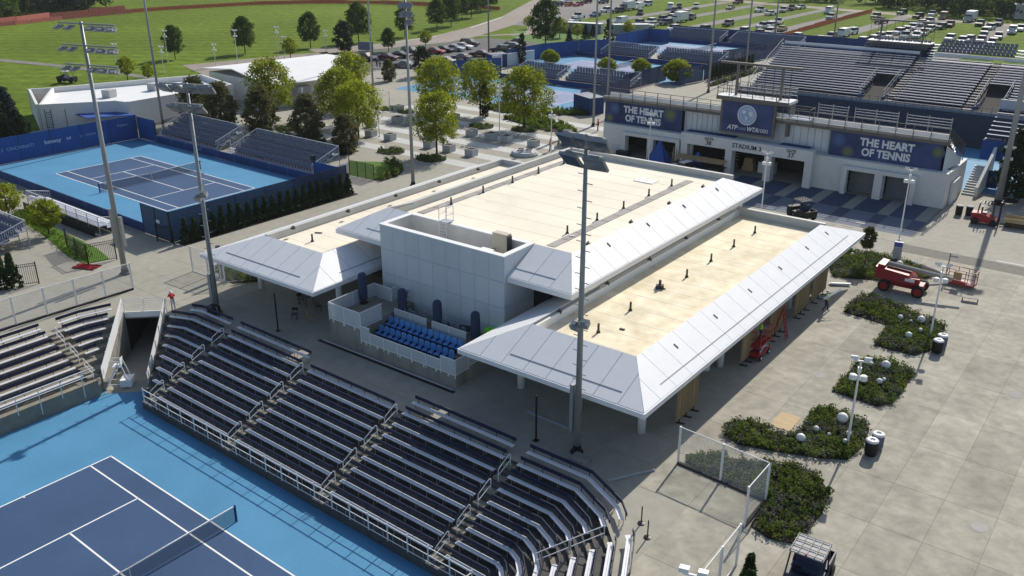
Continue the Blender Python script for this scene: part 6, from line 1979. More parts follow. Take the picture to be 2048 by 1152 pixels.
# upper facade
sb('upper_wall', 'wallpanel', -30.0, -11.7, 63.0, 63.2, 3.74, 6.6)
for x0, x1 in ((-29.6, -24.2), (-18.6, -12.0)):
    n = 8
    w = (x1 - x0) / n
    for i in range(n):
        sb('facade_panel', 'wallpanel', x0 + i * w + 0.05, x0 + (i + 1) * w - 0.05, 62.9, 63.0, 3.78, 6.35)
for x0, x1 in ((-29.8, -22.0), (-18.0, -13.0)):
    sb('navy_canopy', 'bluewall', x0 + 1.0, x1 - 0.5, 61.2, 62.2, 4.27, 4.32)  # thin flat navy sheet just above the ledge
def banner(x0, x1, z0, z1, lab):
    MB().box(x0, x1, 62.2, 62.3, z0, z1).build('banner', 'bannerblue', sta)
    for s, dz, w in (('THE HEART', 0.55, 5.7), ('OF TENNIS', -0.55, 5.1)):
        text(s, 'lettering', 1.15, 'letter', sta, ((x0 + x1) / 2 + 0.1, 62.19, (z0 + z1) / 2 + dz + 0.05), (R(90), 0, 0), 0.01, 0.045, width=w)
M['tennisglow'] = mat('tennis ball print', (0.30, 0.32, 0.04), 0.6, 0.3, 1.0)
def fuzzy(name, cols, c, r):
    m = bpy.data.materials.new(name)
    m.use_nodes = True
    N, L = m.node_tree.nodes, m.node_tree.links
    p = N['Principled BSDF']
    p.inputs['Roughness'].default_value = 0.6
    tc = N.new('ShaderNodeTexCoord')
    gr = N.new('ShaderNodeTexGradient')
    gr.gradient_type = 'SPHERICAL'
    L.new(tc.outputs['Object'], gr.inputs[0])
    rp = N.new('ShaderNodeValToRGB')
    rp.color_ramp.elements[0].color = (*cols[0], 1)
    rp.color_ramp.elements[1].color = (*cols[1], 1)
    rp.color_ramp.elements[1].position = 0.75
    L.new(gr.outputs[0], rp.inputs[0])
    L.new(rp.outputs[0], p.inputs['Base Color'])
    M[name] = m
fuzzy('ballprint', ((0.032, 0.050, 0.135), (0.15, 0.165, 0.06)), 0, 0)
fuzzy('glowprint', ((0.032, 0.050, 0.135), (0.06, 0.11, 0.27)), 0, 0)
banner(-41.0, -30.0, 3.6, 6.45, 'left')
banner(-11.7, 0.35, 3.6, 6.45, 'right')
for x, z, r, mm in ((-31.6, 5.75, 1.0, 'ballprint'), (-40.3, 4.3, 0.65, 'ballprint'), (-39.6, 5.6, 0.8, 'glowprint'), (-33.6, 4.4, 0.7, 'glowprint'), (-9.6, 4.35, 0.75, 'ballprint'), (-0.4, 5.6, 0.7, 'ballprint'), (-10.7, 5.5, 0.85, 'glowprint'), (-4.0, 5.6, 0.8, 'glowprint')):
    n = 20
    o = MB().add([(math.cos(2 * math.pi * i / n), 0, math.sin(2 * math.pi * i / n)) for i in range(n)] + [(math.cos(2 * math.pi * i / n), 0.004, math.sin(2 * math.pi * i / n)) for i in range(n)],
                 [tuple(range(n)), tuple(range(2 * n - 1, n - 1, -1))] + [(i, i + n, (i + 1) % n + n, (i + 1) % n) for i in range(n)]).build('banner_print', mm, sta)
    o.location = (x, 62.192, z)
    o.scale = (r, 1, r)
# side face of the upper storey at the right corner
MB().add([(0.35, 62.2, 3.74), (1.1, 66.5, 3.74), (1.1, 66.5, 4.4), (0.35, 62.2, 6.45), (0.1, 62.2, 3.74), (0.8, 66.5, 3.74), (0.8, 66.5, 4.4), (0.1, 62.2, 6.45)],
         [(0, 1, 2, 3), (7, 6, 5, 4), (0, 4, 5, 1), (3, 2, 6, 7), (1, 5, 6, 2), (0, 3, 7, 4)]).build('side_wall', 'wallpanel', sta)
sb('fascia', 'brown', -41.2, 0.6, 61.95, 62.6, 6.5, 7.05)
sb('fascia_lip', 'walkpad', -41.2, 0.6, 61.85, 61.95, 6.85, 7.12)
MB().add([(x, y, z) for x in (-40.3, 0.4) for y, z in ((63.3, 3.76), (67.9, 3.76), (67.9, 4.2), (63.3, 6.45))], [(0, 1, 2, 3), (7, 6, 5, 4), (0, 4, 5, 1), (1, 5, 6, 2), (2, 6, 7, 3), (3, 7, 4, 0)]).build('substructure', 'dark', sta)  # solid block added under the benches to keep sun from leaking through
# upper benches on top of the near stand, falling away towards the court
sb('top_bench', 'alu', -40.2, 0.4, 62.05, 62.15, 7.15, 7.62)
for k in range(6):
    z = 6.9 - k * 0.42
    y = 62.6 + k * 0.86
    sb('footboard', 'alum2', -40.2, 0.3, y, y + 0.84, z - 0.06, z)
    for a, b in ((-40.2, -31.0), (-30.0, -24.2), (-14.8, -11.6), (-10.4, -5.6), (-4.4, 0.2)):
        sb('bench', 'alu', a, b, y + 0.25, y + 0.55, z + 0.40, z + 0.45)
for a, b in ((-14.8, -11.4), (-10.6, -5.9), (-5.0, -0.4)):
    for i in range(4):
        z = 7.35 + i * 0.28
        sb('seat_back_rail', 'seatgrey', a, b, 66.4 + 0.1 * i, 66.46 + 0.1 * i, z, z + 0.08)
    for x in (a, b, (a + b) / 2):
        sb('rail_post', 'walkpad', x - 0.04, x + 0.04, 66.3, 66.4, 6.2, 8.5)
for i in range(24):
    x = -40.4 + 40.9 * i / 23
    sb('rail_post', 'brown', x - 0.035, x + 0.035, 61.78, 61.85, 6.6, 8.25)
for z in (7.75, 8.22):
    sb('guard_rail', 'brown', -40.4, 0.5, 61.79, 61.84, z - 0.03, z + 0.03)
# sloping guard at the right corner
for i in range(7):
    f = i / 6
    y, z = 61.9 + 4.8 * f, 6.6 - 2.4 * f
    sb('rail_post', 'brown', 0.5 + f * 0.7, 0.57 + f * 0.7, y, y + 0.07, z - 0.1, z + 1.7)
MB().slabq([(0.62, 61.9, 7.0), (1.3, 66.7, 4.6), (1.3, 66.7, 6.0), (0.62, 61.9, 8.2)], 0.02).build('guard_mesh', 'meshdark', sta)
# scoreboard block
sb('sign_back', 'brown', -24.6, -17.9, 61.3, 61.6, 4.75, 8.6)
sb('sign_face', 'bannerblue', -24.3, -18.2, 61.22, 61.3, 5.0, 8.45)
def disc(cx, cz, r0, r1, y, m, n=32, name='emblem'):
    vs = []
    for r in (r0, r1):
        for yy in (y, y + 0.02):
            vs += [(cx + r * math.cos(2 * math.pi * i / n), yy, cz + r * math.sin(2 * math.pi * i / n)) for i in range(n)]
    fs = []
    for i in range(n):
        j = (i + 1) % n
        fs += [(i, j, 2 * n + j, 2 * n + i), (2 * n + i, 2 * n + j, 3 * n + j, 3 * n + i)]
    MB().add(vs, fs).build(name, m, sta)
EX, EZ = -21.25, 7.1
disc(EX, EZ, 0.0001, 1.12, 61.20, 'emblemblue' if 'emblemblue' in M else 'letterdim')
disc(EX, EZ, 1.05, 1.16, 61.185, 'letter')
disc(EX, EZ, 0.74, 0.80, 61.185, 'letter')
for dx, dz, pts in ((-0.25, 0.2, [(-.35, .25), (-.05, .32), (.15, .2), (.0, .0), (-.15, -.1), (-.3, .0)]), (-0.05, -0.35, [(-.15, .2), (.12, .12), (.1, -.1), (-.05, -.3), (-.12, 0)]), (0.35, 0.15, [(-.1, .35), (.25, .2), (.3, -.1), (.1, -.35), (-.05, -.1), (-.15, .1)])):
    n = len(pts)
    MB().add([(EX + dx + a, 61.17, EZ + dz + b) for a, b in pts] + [(EX + dx + a, 61.20, EZ + dz + b) for a, b in pts],
             [tuple(range(n)), tuple(range(2 * n - 1, n - 1, -1))] + [(i, (i + 1) % n, (i + 1) % n + n, i + n) for i in range(n)]).build('emblem_land', 'letter', sta)
text('ATP', 'lettering', 0.72, 'letter', sta, (-22.95, 61.19, 5.5), (R(90), 0, 0), 0.008, 0.02, shear=0.25, width=1.35)
text('1000', 'lettering', 0.52, 'letterdim', sta, (-21.75, 61.19, 5.45), (R(90), 0, 0), 0.008, 0.0, width=0.95)
text('WTA', 'lettering', 0.72, 'letter', sta, (-20.45, 61.19, 5.5), (R(90), 0, 0), 0.008, 0.02, shear=0.25, width=1.35)
text('1000', 'lettering', 0.66, 'letter', sta, (-19.15, 61.19, 5.5), (R(90), 0, 0), 0.008, 0.0, width=1.1)
# camera platform above the sign
pf = thing('camera_platform', 'steel camera platform with rails and a bar frame above the emblem sign', 'platform', (0, 0, 0))
MB().box(-25.2, -16.4, 61.2, 63.8, 8.75, 9.05).build('deck', 'alu', pf)
MB().box(-25.2, -16.4, 61.1, 61.2, 8.6, 9.05).build('deck_edge', 'brown', pf)
for i in range(7):
    x = -25.1 + 8.6 * i / 6
    MB().box(x - .04, x + .04, 61.15, 61.22, 8.6, 10.3).build('rail_post', 'brown', pf)
    MB().box(x - .04, x + .04, 63.7, 63.77, 8.6, 10.3).build('rail_post', 'brown', pf)
for z in (9.5, 9.9, 10.28):
    MB().box(-25.1, -16.5, 61.16, 61.21, z - .03, z + .03).build('rail', 'brown', pf)
    MB().box(-25.1, -16.5, 63.71, 63.76, z - .03, z + .03).build('rail', 'alu', pf)
for i in range(3):
    MB().box(-23.0, -17.0, 62.6 + .35 * i, 62.85 + .35 * i, 9.2 + .22 * i, 9.26 + .22 * i).build('bench', 'navy', pf)
for x in (-23.4, -18.0):
    MB().box(x - .13, x + .13, 62.4, 62.66, 9.05, 12.6).build('frame_post', 'brown', pf)
MB().box(-25.6, -15.8, 62.35, 62.7, 12.55, 12.8).build('frame_beam', 'brown', pf)
for i in range(9):
    x = -25 + i * 1.0
    MB().box(x - .02, x + .02, 62.5, 62.55, 9.1, 12.55).build('cable', 'black', pf)
MB().box(-24.9, -24.6, 62.2, 63.7, 5.0, 8.75).box(-16.9, -16.6, 62.2, 63.7, 5.0, 8.75).build('column', 'brown', pf)
MB().box(-16.4, -13.9, 61.3, 63.0, 7.3, 7.45).build('landing', 'alu', pf)
for x in (-16.3, -14.0):
    for y in (61.35, 62.95):
        MB().box(x - .03, x + .03, y - .03, y + .03, 7.4, 8.6).build('rail_post', 'brown', pf)
MB().box(-16.3, -13.95, 61.33, 61.37, 8.5, 8.57).box(-16.3, -13.95, 62.93, 62.97, 8.5, 8.57).box(-14.02, -13.98, 61.35, 62.95, 8.5, 8.57).build('rail', 'brown', pf)
# big stand on the far side, facing us
bs_ = thing('far_stand', 'large tiered metal bench stand facing the camera behind the stadium facade', 'grandstand')
NR = 19
Y0, Z0, DY, DZ = 93.4, 4.75, 0.87, 0.222
M['standblue'] = mat('blue grey bench metal', (0.125, 0.155, 0.245), 0.6, 0.1, 2.0, metal=0.1)
M['standdark'] = mat('blue grey foot board', (0.135, 0.165, 0.245), 0.7, 0.1, 2.0)  # even blue grey close to the bench metal
M['wallnavy'] = mat('grey navy wall', (0.042, 0.048, 0.075), 0.7, 0.12, 0.8)
MB().box(-36, 10, 92.2, 92.5, 0, 4.3).build('front_wall', 'wallnavy', bs_)
MB().box(-36, 10, 92.5, 93.4, 4.3, 4.38).build('walkway', 'seatgrey', bs_)
vom = ((-18.6, -15.4), (-4.6, -1.4))
for k in range(NR):
    y, z = Y0 + k * DY, Z0 + k * DZ
    xl = -34.6 - 0.10 * k
    sects = [(xl, -19.6 + 0.0), (-13.9 - 0.28 * 0, -5.9), (-0.7, 9.0)]
    # aisles lean with the view: straight lines up the stand
    cols = [(xl, -15.0 - 8.2 * 0), ]
    segs = [(xl, -15.1), (-13.7, -4.9), (-3.5, 9.0)]
    for (a, b) in segs:
        cut = [(a, b)]
        if k < 9:
            cut = []
            for v0, v1 in ((-18.4, -15.1), (-3.5, -0.4)):
                pass
            for s0, s1 in [(a, b)]:
                if s1 == -15.1:
                    cut.append((s0, -18.6))
                elif s0 == -3.5:
                    cut.append((-0.2, s1))
                else:
                    cut.append((s0, s1))
        for s0, s1 in cut:
            if s1 - s0 < 0.5:
                continue
            b_ = MB().box(s0, s1, y + 0.30, y + 0.62, z + 0.36, z + 0.42).build('bench', 'standblue', bs_)
            MB().box(s0, s1, y, y + DY - 0.05, z - 0.05, z).build('footboard', 'standdark', b_)
    if k % 1 == 0:
        for x in (-14.4, -4.2):
            MB().box(x - 0.55, x + 0.55, y, y + DY * 0.98, z - 0.08, z + 0.02).build('aisle_step', 'walkpad', bs_)
MB().add([(-34.7, 93.3, 4.25), (10, 93.3, 4.25), (10, 93.3 + NR * DY, 4.25 + NR * DZ), (-36.3, 93.3 + NR * DY, 4.25 + NR * DZ)], [(0, 1, 2, 3)]).build('substructure', 'dark', bs_)
zt, yt = Z0 + NR * DZ, Y0 + NR * DY
MB().box(-36.2, -15.1, yt, yt + 0.08, zt + 0.2, zt + 0.62).box(-13.0, 9, yt, yt + 0.08, zt + 0.2, zt + 0.62).build('back_board', 'alu', bs_)
for v0, v1 in ((-18.5, -15.2), (-3.4, -0.3)):
    MB().box(v0, v1, 93.4, 101.0, 4.30, 4.34).build('vomitory_floor', 'dark', bs_)
    MB().box(v0, v1, 100.9, 101.1, 4.3, 7.2).build('vomitory_wall', 'dark', bs_)
    MB().box(v0, v1, 101.05, 101.2, 6.3, 7.1).build('vomitory_head', 'alum2', bs_)
    for x in (v0, v1):
        MB().box(x - .06, x + .06, 93.4, 101.0, 4.3, 5.2).build('vomitory_side', 'bluewall2', bs_)
        mb = MB()
        mb.tube((x, 93.8, 6.0), (x, 101.0, 7.9), 0.05, 5).tube((x, 93.8, 5.4), (x, 101.0, 7.3), 0.04, 5)
        for i in range(6):
            y = 93.8 + i * 1.44
            mb.tube((x, y, 4.8 + i * .36), (x, y, 6.0 + i * .38), 0.04, 4)
        mb.build('vomitory_rail', 'galv', bs_)
for i in range(38):
    x = -35.8 + i * 1.2
    if x < 9.5:
        MB().box(x - .03, x + .03, 92.42, 92.48, 4.3, 5.4).build('rail_post', 'brown', bs_)
MB().box(-35.8, 9.5, 92.42, 92.48, 5.33, 5.4).box(-35.8, 9.5, 92.42, 92.48, 4.85, 4.9).build('front_rail', 'brown', bs_)
tag(MB().box(-35.8, 9.5, 92.46, 92.5, 4.35, 4.75).build('rail_infill', 'seatgrey', bs_), kind='stuff')
MB().tube((-34.8, 93.4, 5.9), (-36.5, 110, 9.9), 0.06, 5).tube((-34.8, 93.4, 5.3), (-36.5, 110, 9.3), 0.05, 5).build('end_rail', 'galv', bs_)
# upper tier of dark seats
for k in range(4):
    y, z = yt + 0.9 + k * 0.8, zt + 0.35 + k * 0.33
    for a, b in ((-13.0, -2.6), (-1.2, 12)):
        n = int((b - a) / 0.55)
        mb = MB()
        for i in range(n):
            x = a + (i + .5) * (b - a) / n
            mb.box(x - .22, x + .22, y, y + .4, z + .38, z + .43)
            mb.box(x - .22, x + .22, y + .4, y + .45, z + .4, z + .9)
        tag(mb.build('seat_row', 'seatslate', bs_), kind='stuff')
    MB().box(-24, 12, y - .2, y + .6, z - .1, z).build('footboard', 'dark', bs_)
    if k < 3:
        n = 16
        mb = MB()
        for i in range(n):
            x = -23 + (i + .5) * 8.6 / n
            mb.box(x - .22, x + .22, y, y + .4, z + .38, z + .43)
            mb.box(x - .22, x + .22, y + .4, y + .45, z + .4, z + .9)
        tag(mb.build('seat_row', 'seatslate', bs_), kind='stuff')
    MB().box(-2.5, -1.3, y - .3, y + .6, z - .05, z + .05).box(-14.2, -13.1, y - .3, y + .6, z - .05, z + .05).build('aisle_step', 'alum2', bs_)
pf2 = thing('camera_platform', 'steel camera platform with a tall bar frame on top of the far stand', 'platform')
PX0, PX1, PY, PZ = -23.4, -14.0, yt + 1.0, 10.6
MB().box(PX0, PX1, PY, PY + 2.5, PZ - .15, PZ).build('deck', 'alu', pf2)
MB().box(PX0, PX1, PY - .08, PY, PZ - .4, PZ).build('deck_edge', 'brown', pf2)
for i in range(7):
    x = PX0 + (PX1 - PX0) * i / 6
    MB().box(x - .03, x + .03, PY, PY + .06, PZ, PZ + 1.1).build('rail_post', 'brown', pf2)
MB().box(PX0, PX1, PY, PY + .05, PZ + .55, PZ + .6).box(PX0, PX1, PY, PY + .05, PZ + 1.05, PZ + 1.1).build('rail', 'brown', pf2)
for x in (PX0 + 1.6, PX1 - 1.5):
    MB().box(x - .12, x + .12, PY + 1.0, PY + 1.24, zt - 1, 13.6).build('frame_post', 'brown', pf2)
MB().box(PX0 - .2, PX1 + .3, PY + .95, PY + 1.3, 13.5, 13.72).build('frame_beam', 'brown', pf2)
for i in range(9):
    x = PX0 + (PX1 - PX0) * i / 8
    MB().box(x - .02, x + .02, PY + 1.1, PY + 1.15, PZ, 13.5).build('cable', 'black', pf2)
MB().box(PX0, PX1, PY + 2.5, PY + 2.6, 0, PZ - .15).build('back_sheet', 'bluewall', pf2)
sheet('court_surround', [(-40, 70), (8, 70), (8, 92.2), (-40, 92.2)], 0.02, 'courtlight')
# right end stand and outside stair
re_ = thing('side_stand', 'bench stand at the right end of the stadium court above a blue wall', 'grandstand')
for k in range(7):
    MB().box(1.6, 7.5 + 0.1 * k, 76.0 + k * .8, 76.35 + k * .8, 5.3 + k * .35, 5.36 + k * .35).build('bench', 'standblue', re_)
    MB().box(1.5, 7.6 + 0.1 * k, 75.6 + k * .8, 76.4 + k * .8, 4.85 + k * .35, 4.9 + k * .35).build('footboard', 'seatslate', re_)
MB().box(1.4, 8.2, 75.3, 75.5, 2.6, 4.8).build('front_wall', 'bluewall2', re_)
MB().box(1.5, 8.0, 81.4, 81.5, 7.4, 8.5).build('back_rail', 'alum2', re_)
stt = thing('outside_stair', 'white walled outside stair with grey steps at the right end of the stadium', 'stair')
for i in range(12):
    MB().box(1.5, 2.75, 68.3 + i * 0.42, 68.3 + (i + 1) * 0.42, 0, 0.19 * (i + 1)).build('step', 'coping', stt)
MB().add([(2.8, 67.9, 0), (3.1, 67.9, 0), (3.1, 75, 0), (2.8, 75, 0), (2.8, 67.9, 1.1), (3.1, 67.9, 1.1), (3.1, 75, 4.2), (2.8, 75, 4.2)],
         [(3, 2, 1, 0), (4, 5, 6, 7), (0, 1, 5, 4), (1, 2, 6, 5), (2, 3, 7, 6), (3, 0, 4, 7)]).build('side_wall', 'stucco', stt)
MB().box(1.2, 1.45, 63.4, 66.4, 0, 2.4).build('doorway_wall', 'stucco', stt)
MB().box(3.1, 4.6, 79.0, 79.2, 0, 3.2).build('end_wall', 'stucco', stt)
t = thing('blue_gate', 'small dark blue gate beside the outside stair', 'gate', (3.6, 72.5, 0), R(3))
MB().box(-0.55, 0.55, -0.04, 0.04, 0.1, 2.1).build('panel', 'bluewall', t)
MB().box(-0.62, -0.55, -0.05, 0.05, 0, 2.2).box(0.55, 0.62, -0.05, 0.05, 0, 2.2).build('post', 'alum2', t)
# things standing in the stadium openings
for (x, y, l) in ((-31.4, 59.6, 'dark blue cloth pyramid in front of the left stadium opening'), (-26.4, 60.0, 'small dark blue cloth pyramid left of gate 38')):
    s = 0.8 if x < -30 else 0.6
    t = thing('cloth_pyramid', l, 'tent', (x, y, 0.012), 0)
    MB().add([(-1.9 * s, -1.2 * s, 0), (1.9 * s, -1.2 * s, 0), (1.9 * s, 1.2 * s, 0), (-1.9 * s, 1.2 * s, 0), (-0.15, 0, 3.7 * s), (0.15, 0, 3.7 * s)], [(0, 1, 5, 4), (1, 2, 5), (2, 3, 4, 5), (3, 0, 4), (3, 2, 1, 0)]).build('cloth', 'bluepyr', t)
    MB().tube((-1.9 * s, -1.2 * s, 0), (-0.15, 0, 3.7 * s), 0.04).tube((1.9 * s, -1.2 * s, 0), (0.15, 0, 3.7 * s), 0.04).build('pole', 'black', t)
t = thing('pallet_rack', 'tan timber bleacher frame on a trailer between gate 38 and the pickup', 'trailer', (-25.2, 59.2, 0.012), R(0))
for i in range(5):
    MB().box(-3.6, 2.6, -0.6 + i * .28, -0.45 + i * .28, 1.5 + .05 * i, 1.58 + .05 * i).build('board', 'cardboard', t)
MB().box(-3.6, 2.6, -0.65, 0.7, 0.9, 1.0).box(-3.5, -3.3, -0.5, 0.5, 0, 0.9).box(2.2, 2.4, -0.5, 0.5, 0, 0.9).build('frame', 'black', t)
t = thing('stacked_seats', 'stack of pale boards inside the gate 38 opening', 'boards', (-23.8, 63.6, 0.0))
for i in range(6):
    MB().box(-1.3, 1.3, -0.3 + i * .2, -0.14 + i * .2, 0.4 + i * .32, 0.46 + i * .32).build('board', 'cardboard', t)
MB().box(-1.3, -1.2, -.3, 1, 0, 2.4).box(1.2, 1.3, -.3, 1, 0, 2.4).build('frame', 'black', t)
place_vehicle('pickup', (-26.21, 56.84), R(78), PAINT['white'], 'white pickup truck parked before gate 38 behind the middle roof', 'vehicles at the stadium gates', 0.95)
t = thing('white_appliance', 'white box and cartons inside the middle gate opening', 'boxes', (-19.6, 64.0, 0))
MB().box(-0.6, 1.4, -0.5, 0.5, 0, 1.3).build('box', 'white', t)
MB().box(-2.6, -1.2, -0.5, 0.5, 0, 0.5).box(-2.5, -1.3, -0.4, 0.4, 0.5, 1.0).box(-2.4, -1.4, -0.4, 0.4, 1.0, 1.5).build('carton', 'cardboard', t)
stepladder((-29.2, 59.4), 0.3, 'cardboard', 'tan stepladder right of the large blue cloth pyramid', 2.6)
t = thing('cone_bag', 'small red and white sack leaning beside the tan stepladder', 'sack', (-28.4, 59.6, 0.012))
MB().lathe([(0.3, 0), (0.26, 0.8), (0.1, 1.5), (0.02, 1.7)], 8).build('sack', 'white', t)
t = thing('tool_trolley', 'dark tool trolley with frames at the left stadium corner', 'trolley', (-36.6, 59.8, 0.012))
MB().box(-0.9, 0.9, -0.4, 0.4, 0.2, 0.9).build('box', 'black', t)
for i in range(4):
    MB().tube((-1.8 + i * .3, 0, 0), (-1.7 + i * .3, 0.2, 1.6), .03, 5).build('frame', 'walkpad', t)
t = thing('motor_scooter', 'small red utility cart parked behind the walkers', 'cart', (-46.51, 61.79, 0.012), R(30))
MB().box(-0.6, 0.6, -1.2, 1.2, 0.3, 0.8).box(-0.6, 0.6, -1.2, -0.9, 0.8, 1.3).build('body', 'red', t)
for sx in (-.55, .55):
    for sy in (-.8, .8):
        MB().tube((sx - .08, sy, .28), (sx + .08, sy, .28), .28, 10).build('wheel', 'rubber', t)
MB().box(-0.65, 0.65, -1.0, 1.0, 1.75, 1.8).box(-.6, -.55, -.9, -.85, .8, 1.75).box(.55, .6, -.9, -.85, .8, 1.75).box(-.6, -.55, .85, .9, .8, 1.75).box(.55, .6, .85, .9, .8, 1.75).build('roof', 'black', t)
place_tree('dark_tree', (6.6, 69.5, 0), 'big dark green tree at the right edge of the picture beside the mast', 1.2, 0.5)
struct('tree_pit', MB().prism(ring((6.2, 68.8), 0.9, 14, 1.0), -0.02, 0.03), 'mulch')
place_tree('dark_tree', (12.0, 74, 0), 'dark green tree behind the one at the right edge', 1.1, 1.5)

# ------------------------------------------------------------------ three practice courts beyond the plaza
def practice(name_i, x0, x1, y0, y1, cx):
    sheet('court_surround', [(x0, y0), (x1, y0), (x1, y1), (x0, y1)], 0.016, 'courtlight')
    cy = (y0 + y1) / 2
    F = frame(cx - 11.885, cy - 5.485, 0)
    sheet('court_surface', [F(0, 0), F(23.77, 0), F(23.77, 10.97), F(0, 10.97)], 0.020, 'courtviolet')
    court_lines(F, 0.024, 0)
    tennis_net(F, 0.02, 0, 'tennis net on the %s practice court beyond the plaza' % name_i)
practice('nearest', -95, -58.6, 78.5, 98.6, -75.0)
practice('middle', -95, -56.0, 112.0, 132.6, -75.0)
practice('farthest', -91, -57.0, 147.5, 166.6, -73.0)
for (x0, x1, y, i) in ((-84.5, -74.4, 99.6, 0), (-72.9, -59.5, 99.6, 0), (-86.2, -74.4, 133.6, 1), (-72.6, -58.5, 133.6, 1), (-89.0, -74.2, 167.6, 2), (-71.8, -55.0, 167.6, 2)):
    s = 'left' if x1 < -73 else 'right'
    seat_stand('seating_stand', 'grey seating stand at the %s half of the %s practice court' % (s, ('nearest', 'middle', 'farthest')[i]), (x0, y), 0, x1 - x0, 5, 0.32, 0.95, 0.7, seat_w=0.6)
for (x0, x1, y, i) in ((-95, -58.6, 98.7, 0), (-95, -56, 132.7, 1), (-91, -57, 166.7, 2)):
    screen('low_wall', 'low navy wall on the far side of the %s practice court' % ('nearest', 'middle', 'farthest')[i], [(x0, y), (x1, y)], 0.95, 'bluewall', 'black', 5, 'low wall', th=0.1)
for pts, h, l, m in (([(-96.6, 88.5), (-91.6, 99.8), (-89.9, 103.0)], 3.1, 'tall blue screen behind the left end of the nearest practice court', 'bluewall2'),
                     ([(-95.2, 112), (-95.2, 124.5), (-91.8, 133.4)], 3.2, 'tall blue screen behind the left end of the middle practice court', 'bluewall2'),
                     ([(-91.8, 133.6), (-87.5, 139.5)], 3.2, 'blue screen corner beside the middle practice court stand', 'bluewall2'),
                     ([(-91, 148), (-90.9, 163.4), (-85.5, 163.6)], 3.2, 'tall blue screen at the left end of the farthest practice court', 'bluewall2'),
                     ([(-90, 174.0), (-52, 174.0)], 3.1, 'long navy screen behind the stands of the farthest practice court', 'bluewall'),
                     ([(-52, 174), (-36, 174.5), (-36, 176)], 3.1, 'navy screen between the car lot and the stadium', 'bluewall')):
    screen('court_screen', l, pts, h, m, 'black', 5)
for pts, l in (([(-58.3, 83.0), (-58.4, 98.5)], 'dark blue windscreen at the right end of the nearest practice court'), ([(-60.8, 100.5), (-60.6, 115.8)], 'dark blue windscreen beside the right stand of the nearest practice court'),
               ([(-54.6, 119.4), (-54.9, 133.0), (-56.5, 140)], 'dark blue windscreen behind the hedge of the middle practice court'), ([(-60.5, 140.0), (-56.4, 152.8), (-56.4, 167)], 'dark blue windscreen at the right end of the farthest practice court'),
               ([(-56.0, 112.2), (-54.7, 119.2)], 'dark blue windscreen at the near right corner of the middle practice court')):
    screen('windscreen_fence', l, pts, 2.9, 'meshblue', 'black', 3, th=0.02)
for (x, y, rz, l, w) in ((-58.9, 81.9, R(-25), 'dark blue shelter box at the near right corner of the nearest practice court', 4.8), (-96.3, 108, R(60), 'dark blue gate box between the nearest and middle practice courts', 3.5)):
    t = thing('court_shelter', l, 'shelter', (x, y, 0), rz)
    MB().box(0, w, 0, 0.08, 0, 2.5).box(0, 0.08, 0.08, 2.6, 0, 2.5).box(w - .08, w, 0.08, 2.6, 0, 2.5).build('side', 'bluewall', t)
    MB().box(-0.1, w + .1, -0.1, 2.7, 2.5, 2.58).build('roof', 'seatgrey', t)
ww = thing('white_wall', 'white wall between the blue screens left of the practice courts', 'wall')
for a, b in (((-95.6, 107.5), (-93.9, 119.5)), ((-92.4, 139.5), (-91.4, 148.5))):
    a, b = Vector(a), Vector(b)
    d = b - a
    MB().obox(((a.x + b.x) / 2, (a.y + b.y) / 2, 1.25), (d.length, 0.3, 2.5), math.atan2(d.y, d.x)).build('wall', 'stucco', ww)
for p, l in (((-88.68, 118.11, 0), 'clipped round green tree at the left of the middle practice court'), ((-73.31, 115.55, 0), 'clipped round green tree in the middle before the stand rails'), ((-67.27, 118.20, 0), 'clipped round bronze green tree right of the middle one'), ((-57.72, 114.66, 0), 'largest clipped round green tree by the dark blue windscreen')):
    place_tree('topiary', p, l, 1.35 if 'largest' in l else 1.0, None, 'clipped round trees at the practice courts')
for p, s, l in (((-93.96, 115.21, 0), 1.0, 'dark cypress left of the middle practice court'), ((-89.51, 142.13, 0), 1.15, 'dark cypress beside the farthest practice court')):
    place_tree('cypress', p, l, s)
for i in range(12):
    y = 121.2 + i * 1.65
    place_tree('arborvitae', (-53.7, y, 0), 'dark conifer in the hedge beyond the stadium, %s from its near end' % ORD[i], 1.15, group='dark hedge at the middle practice court')
bed([(-51.3, 114.5), (-50.6, 114.5), (-50.2, 139), (-51.8, 139)], 'flowering_hedge', 81, 6, 0.4, 0.9, 0.14, ('leafP2', 'leafLawn', 'leafP'))
bed([(-60, 75.5), (-54, 79.5), (-57, 82), (-63, 78)], 'low_planting', 82, 4, 0.4, 0.9, 0.13, ('leafLawn', 'leafP'))
sheet('path', [(-52.5, 75), (-46.5, 75), (-46.5, 150), (-50, 160), (-52.5, 150)], 0.008, 'concrete')
screen('low_wall', 'navy low wall on the path left of the far stand of the stadium', [(-45.6, 75), (-45.6, 92.0), (-36.4, 92.2)], 1.3, 'bluewall', 'black', 4, 'low wall', th=0.1)
# base paving under the courts
sheet('court_apron', [(-98, 95.9), (14, 95.9), (14, 176), (-90, 176), (-98, 120)], -0.03, 'concrete')

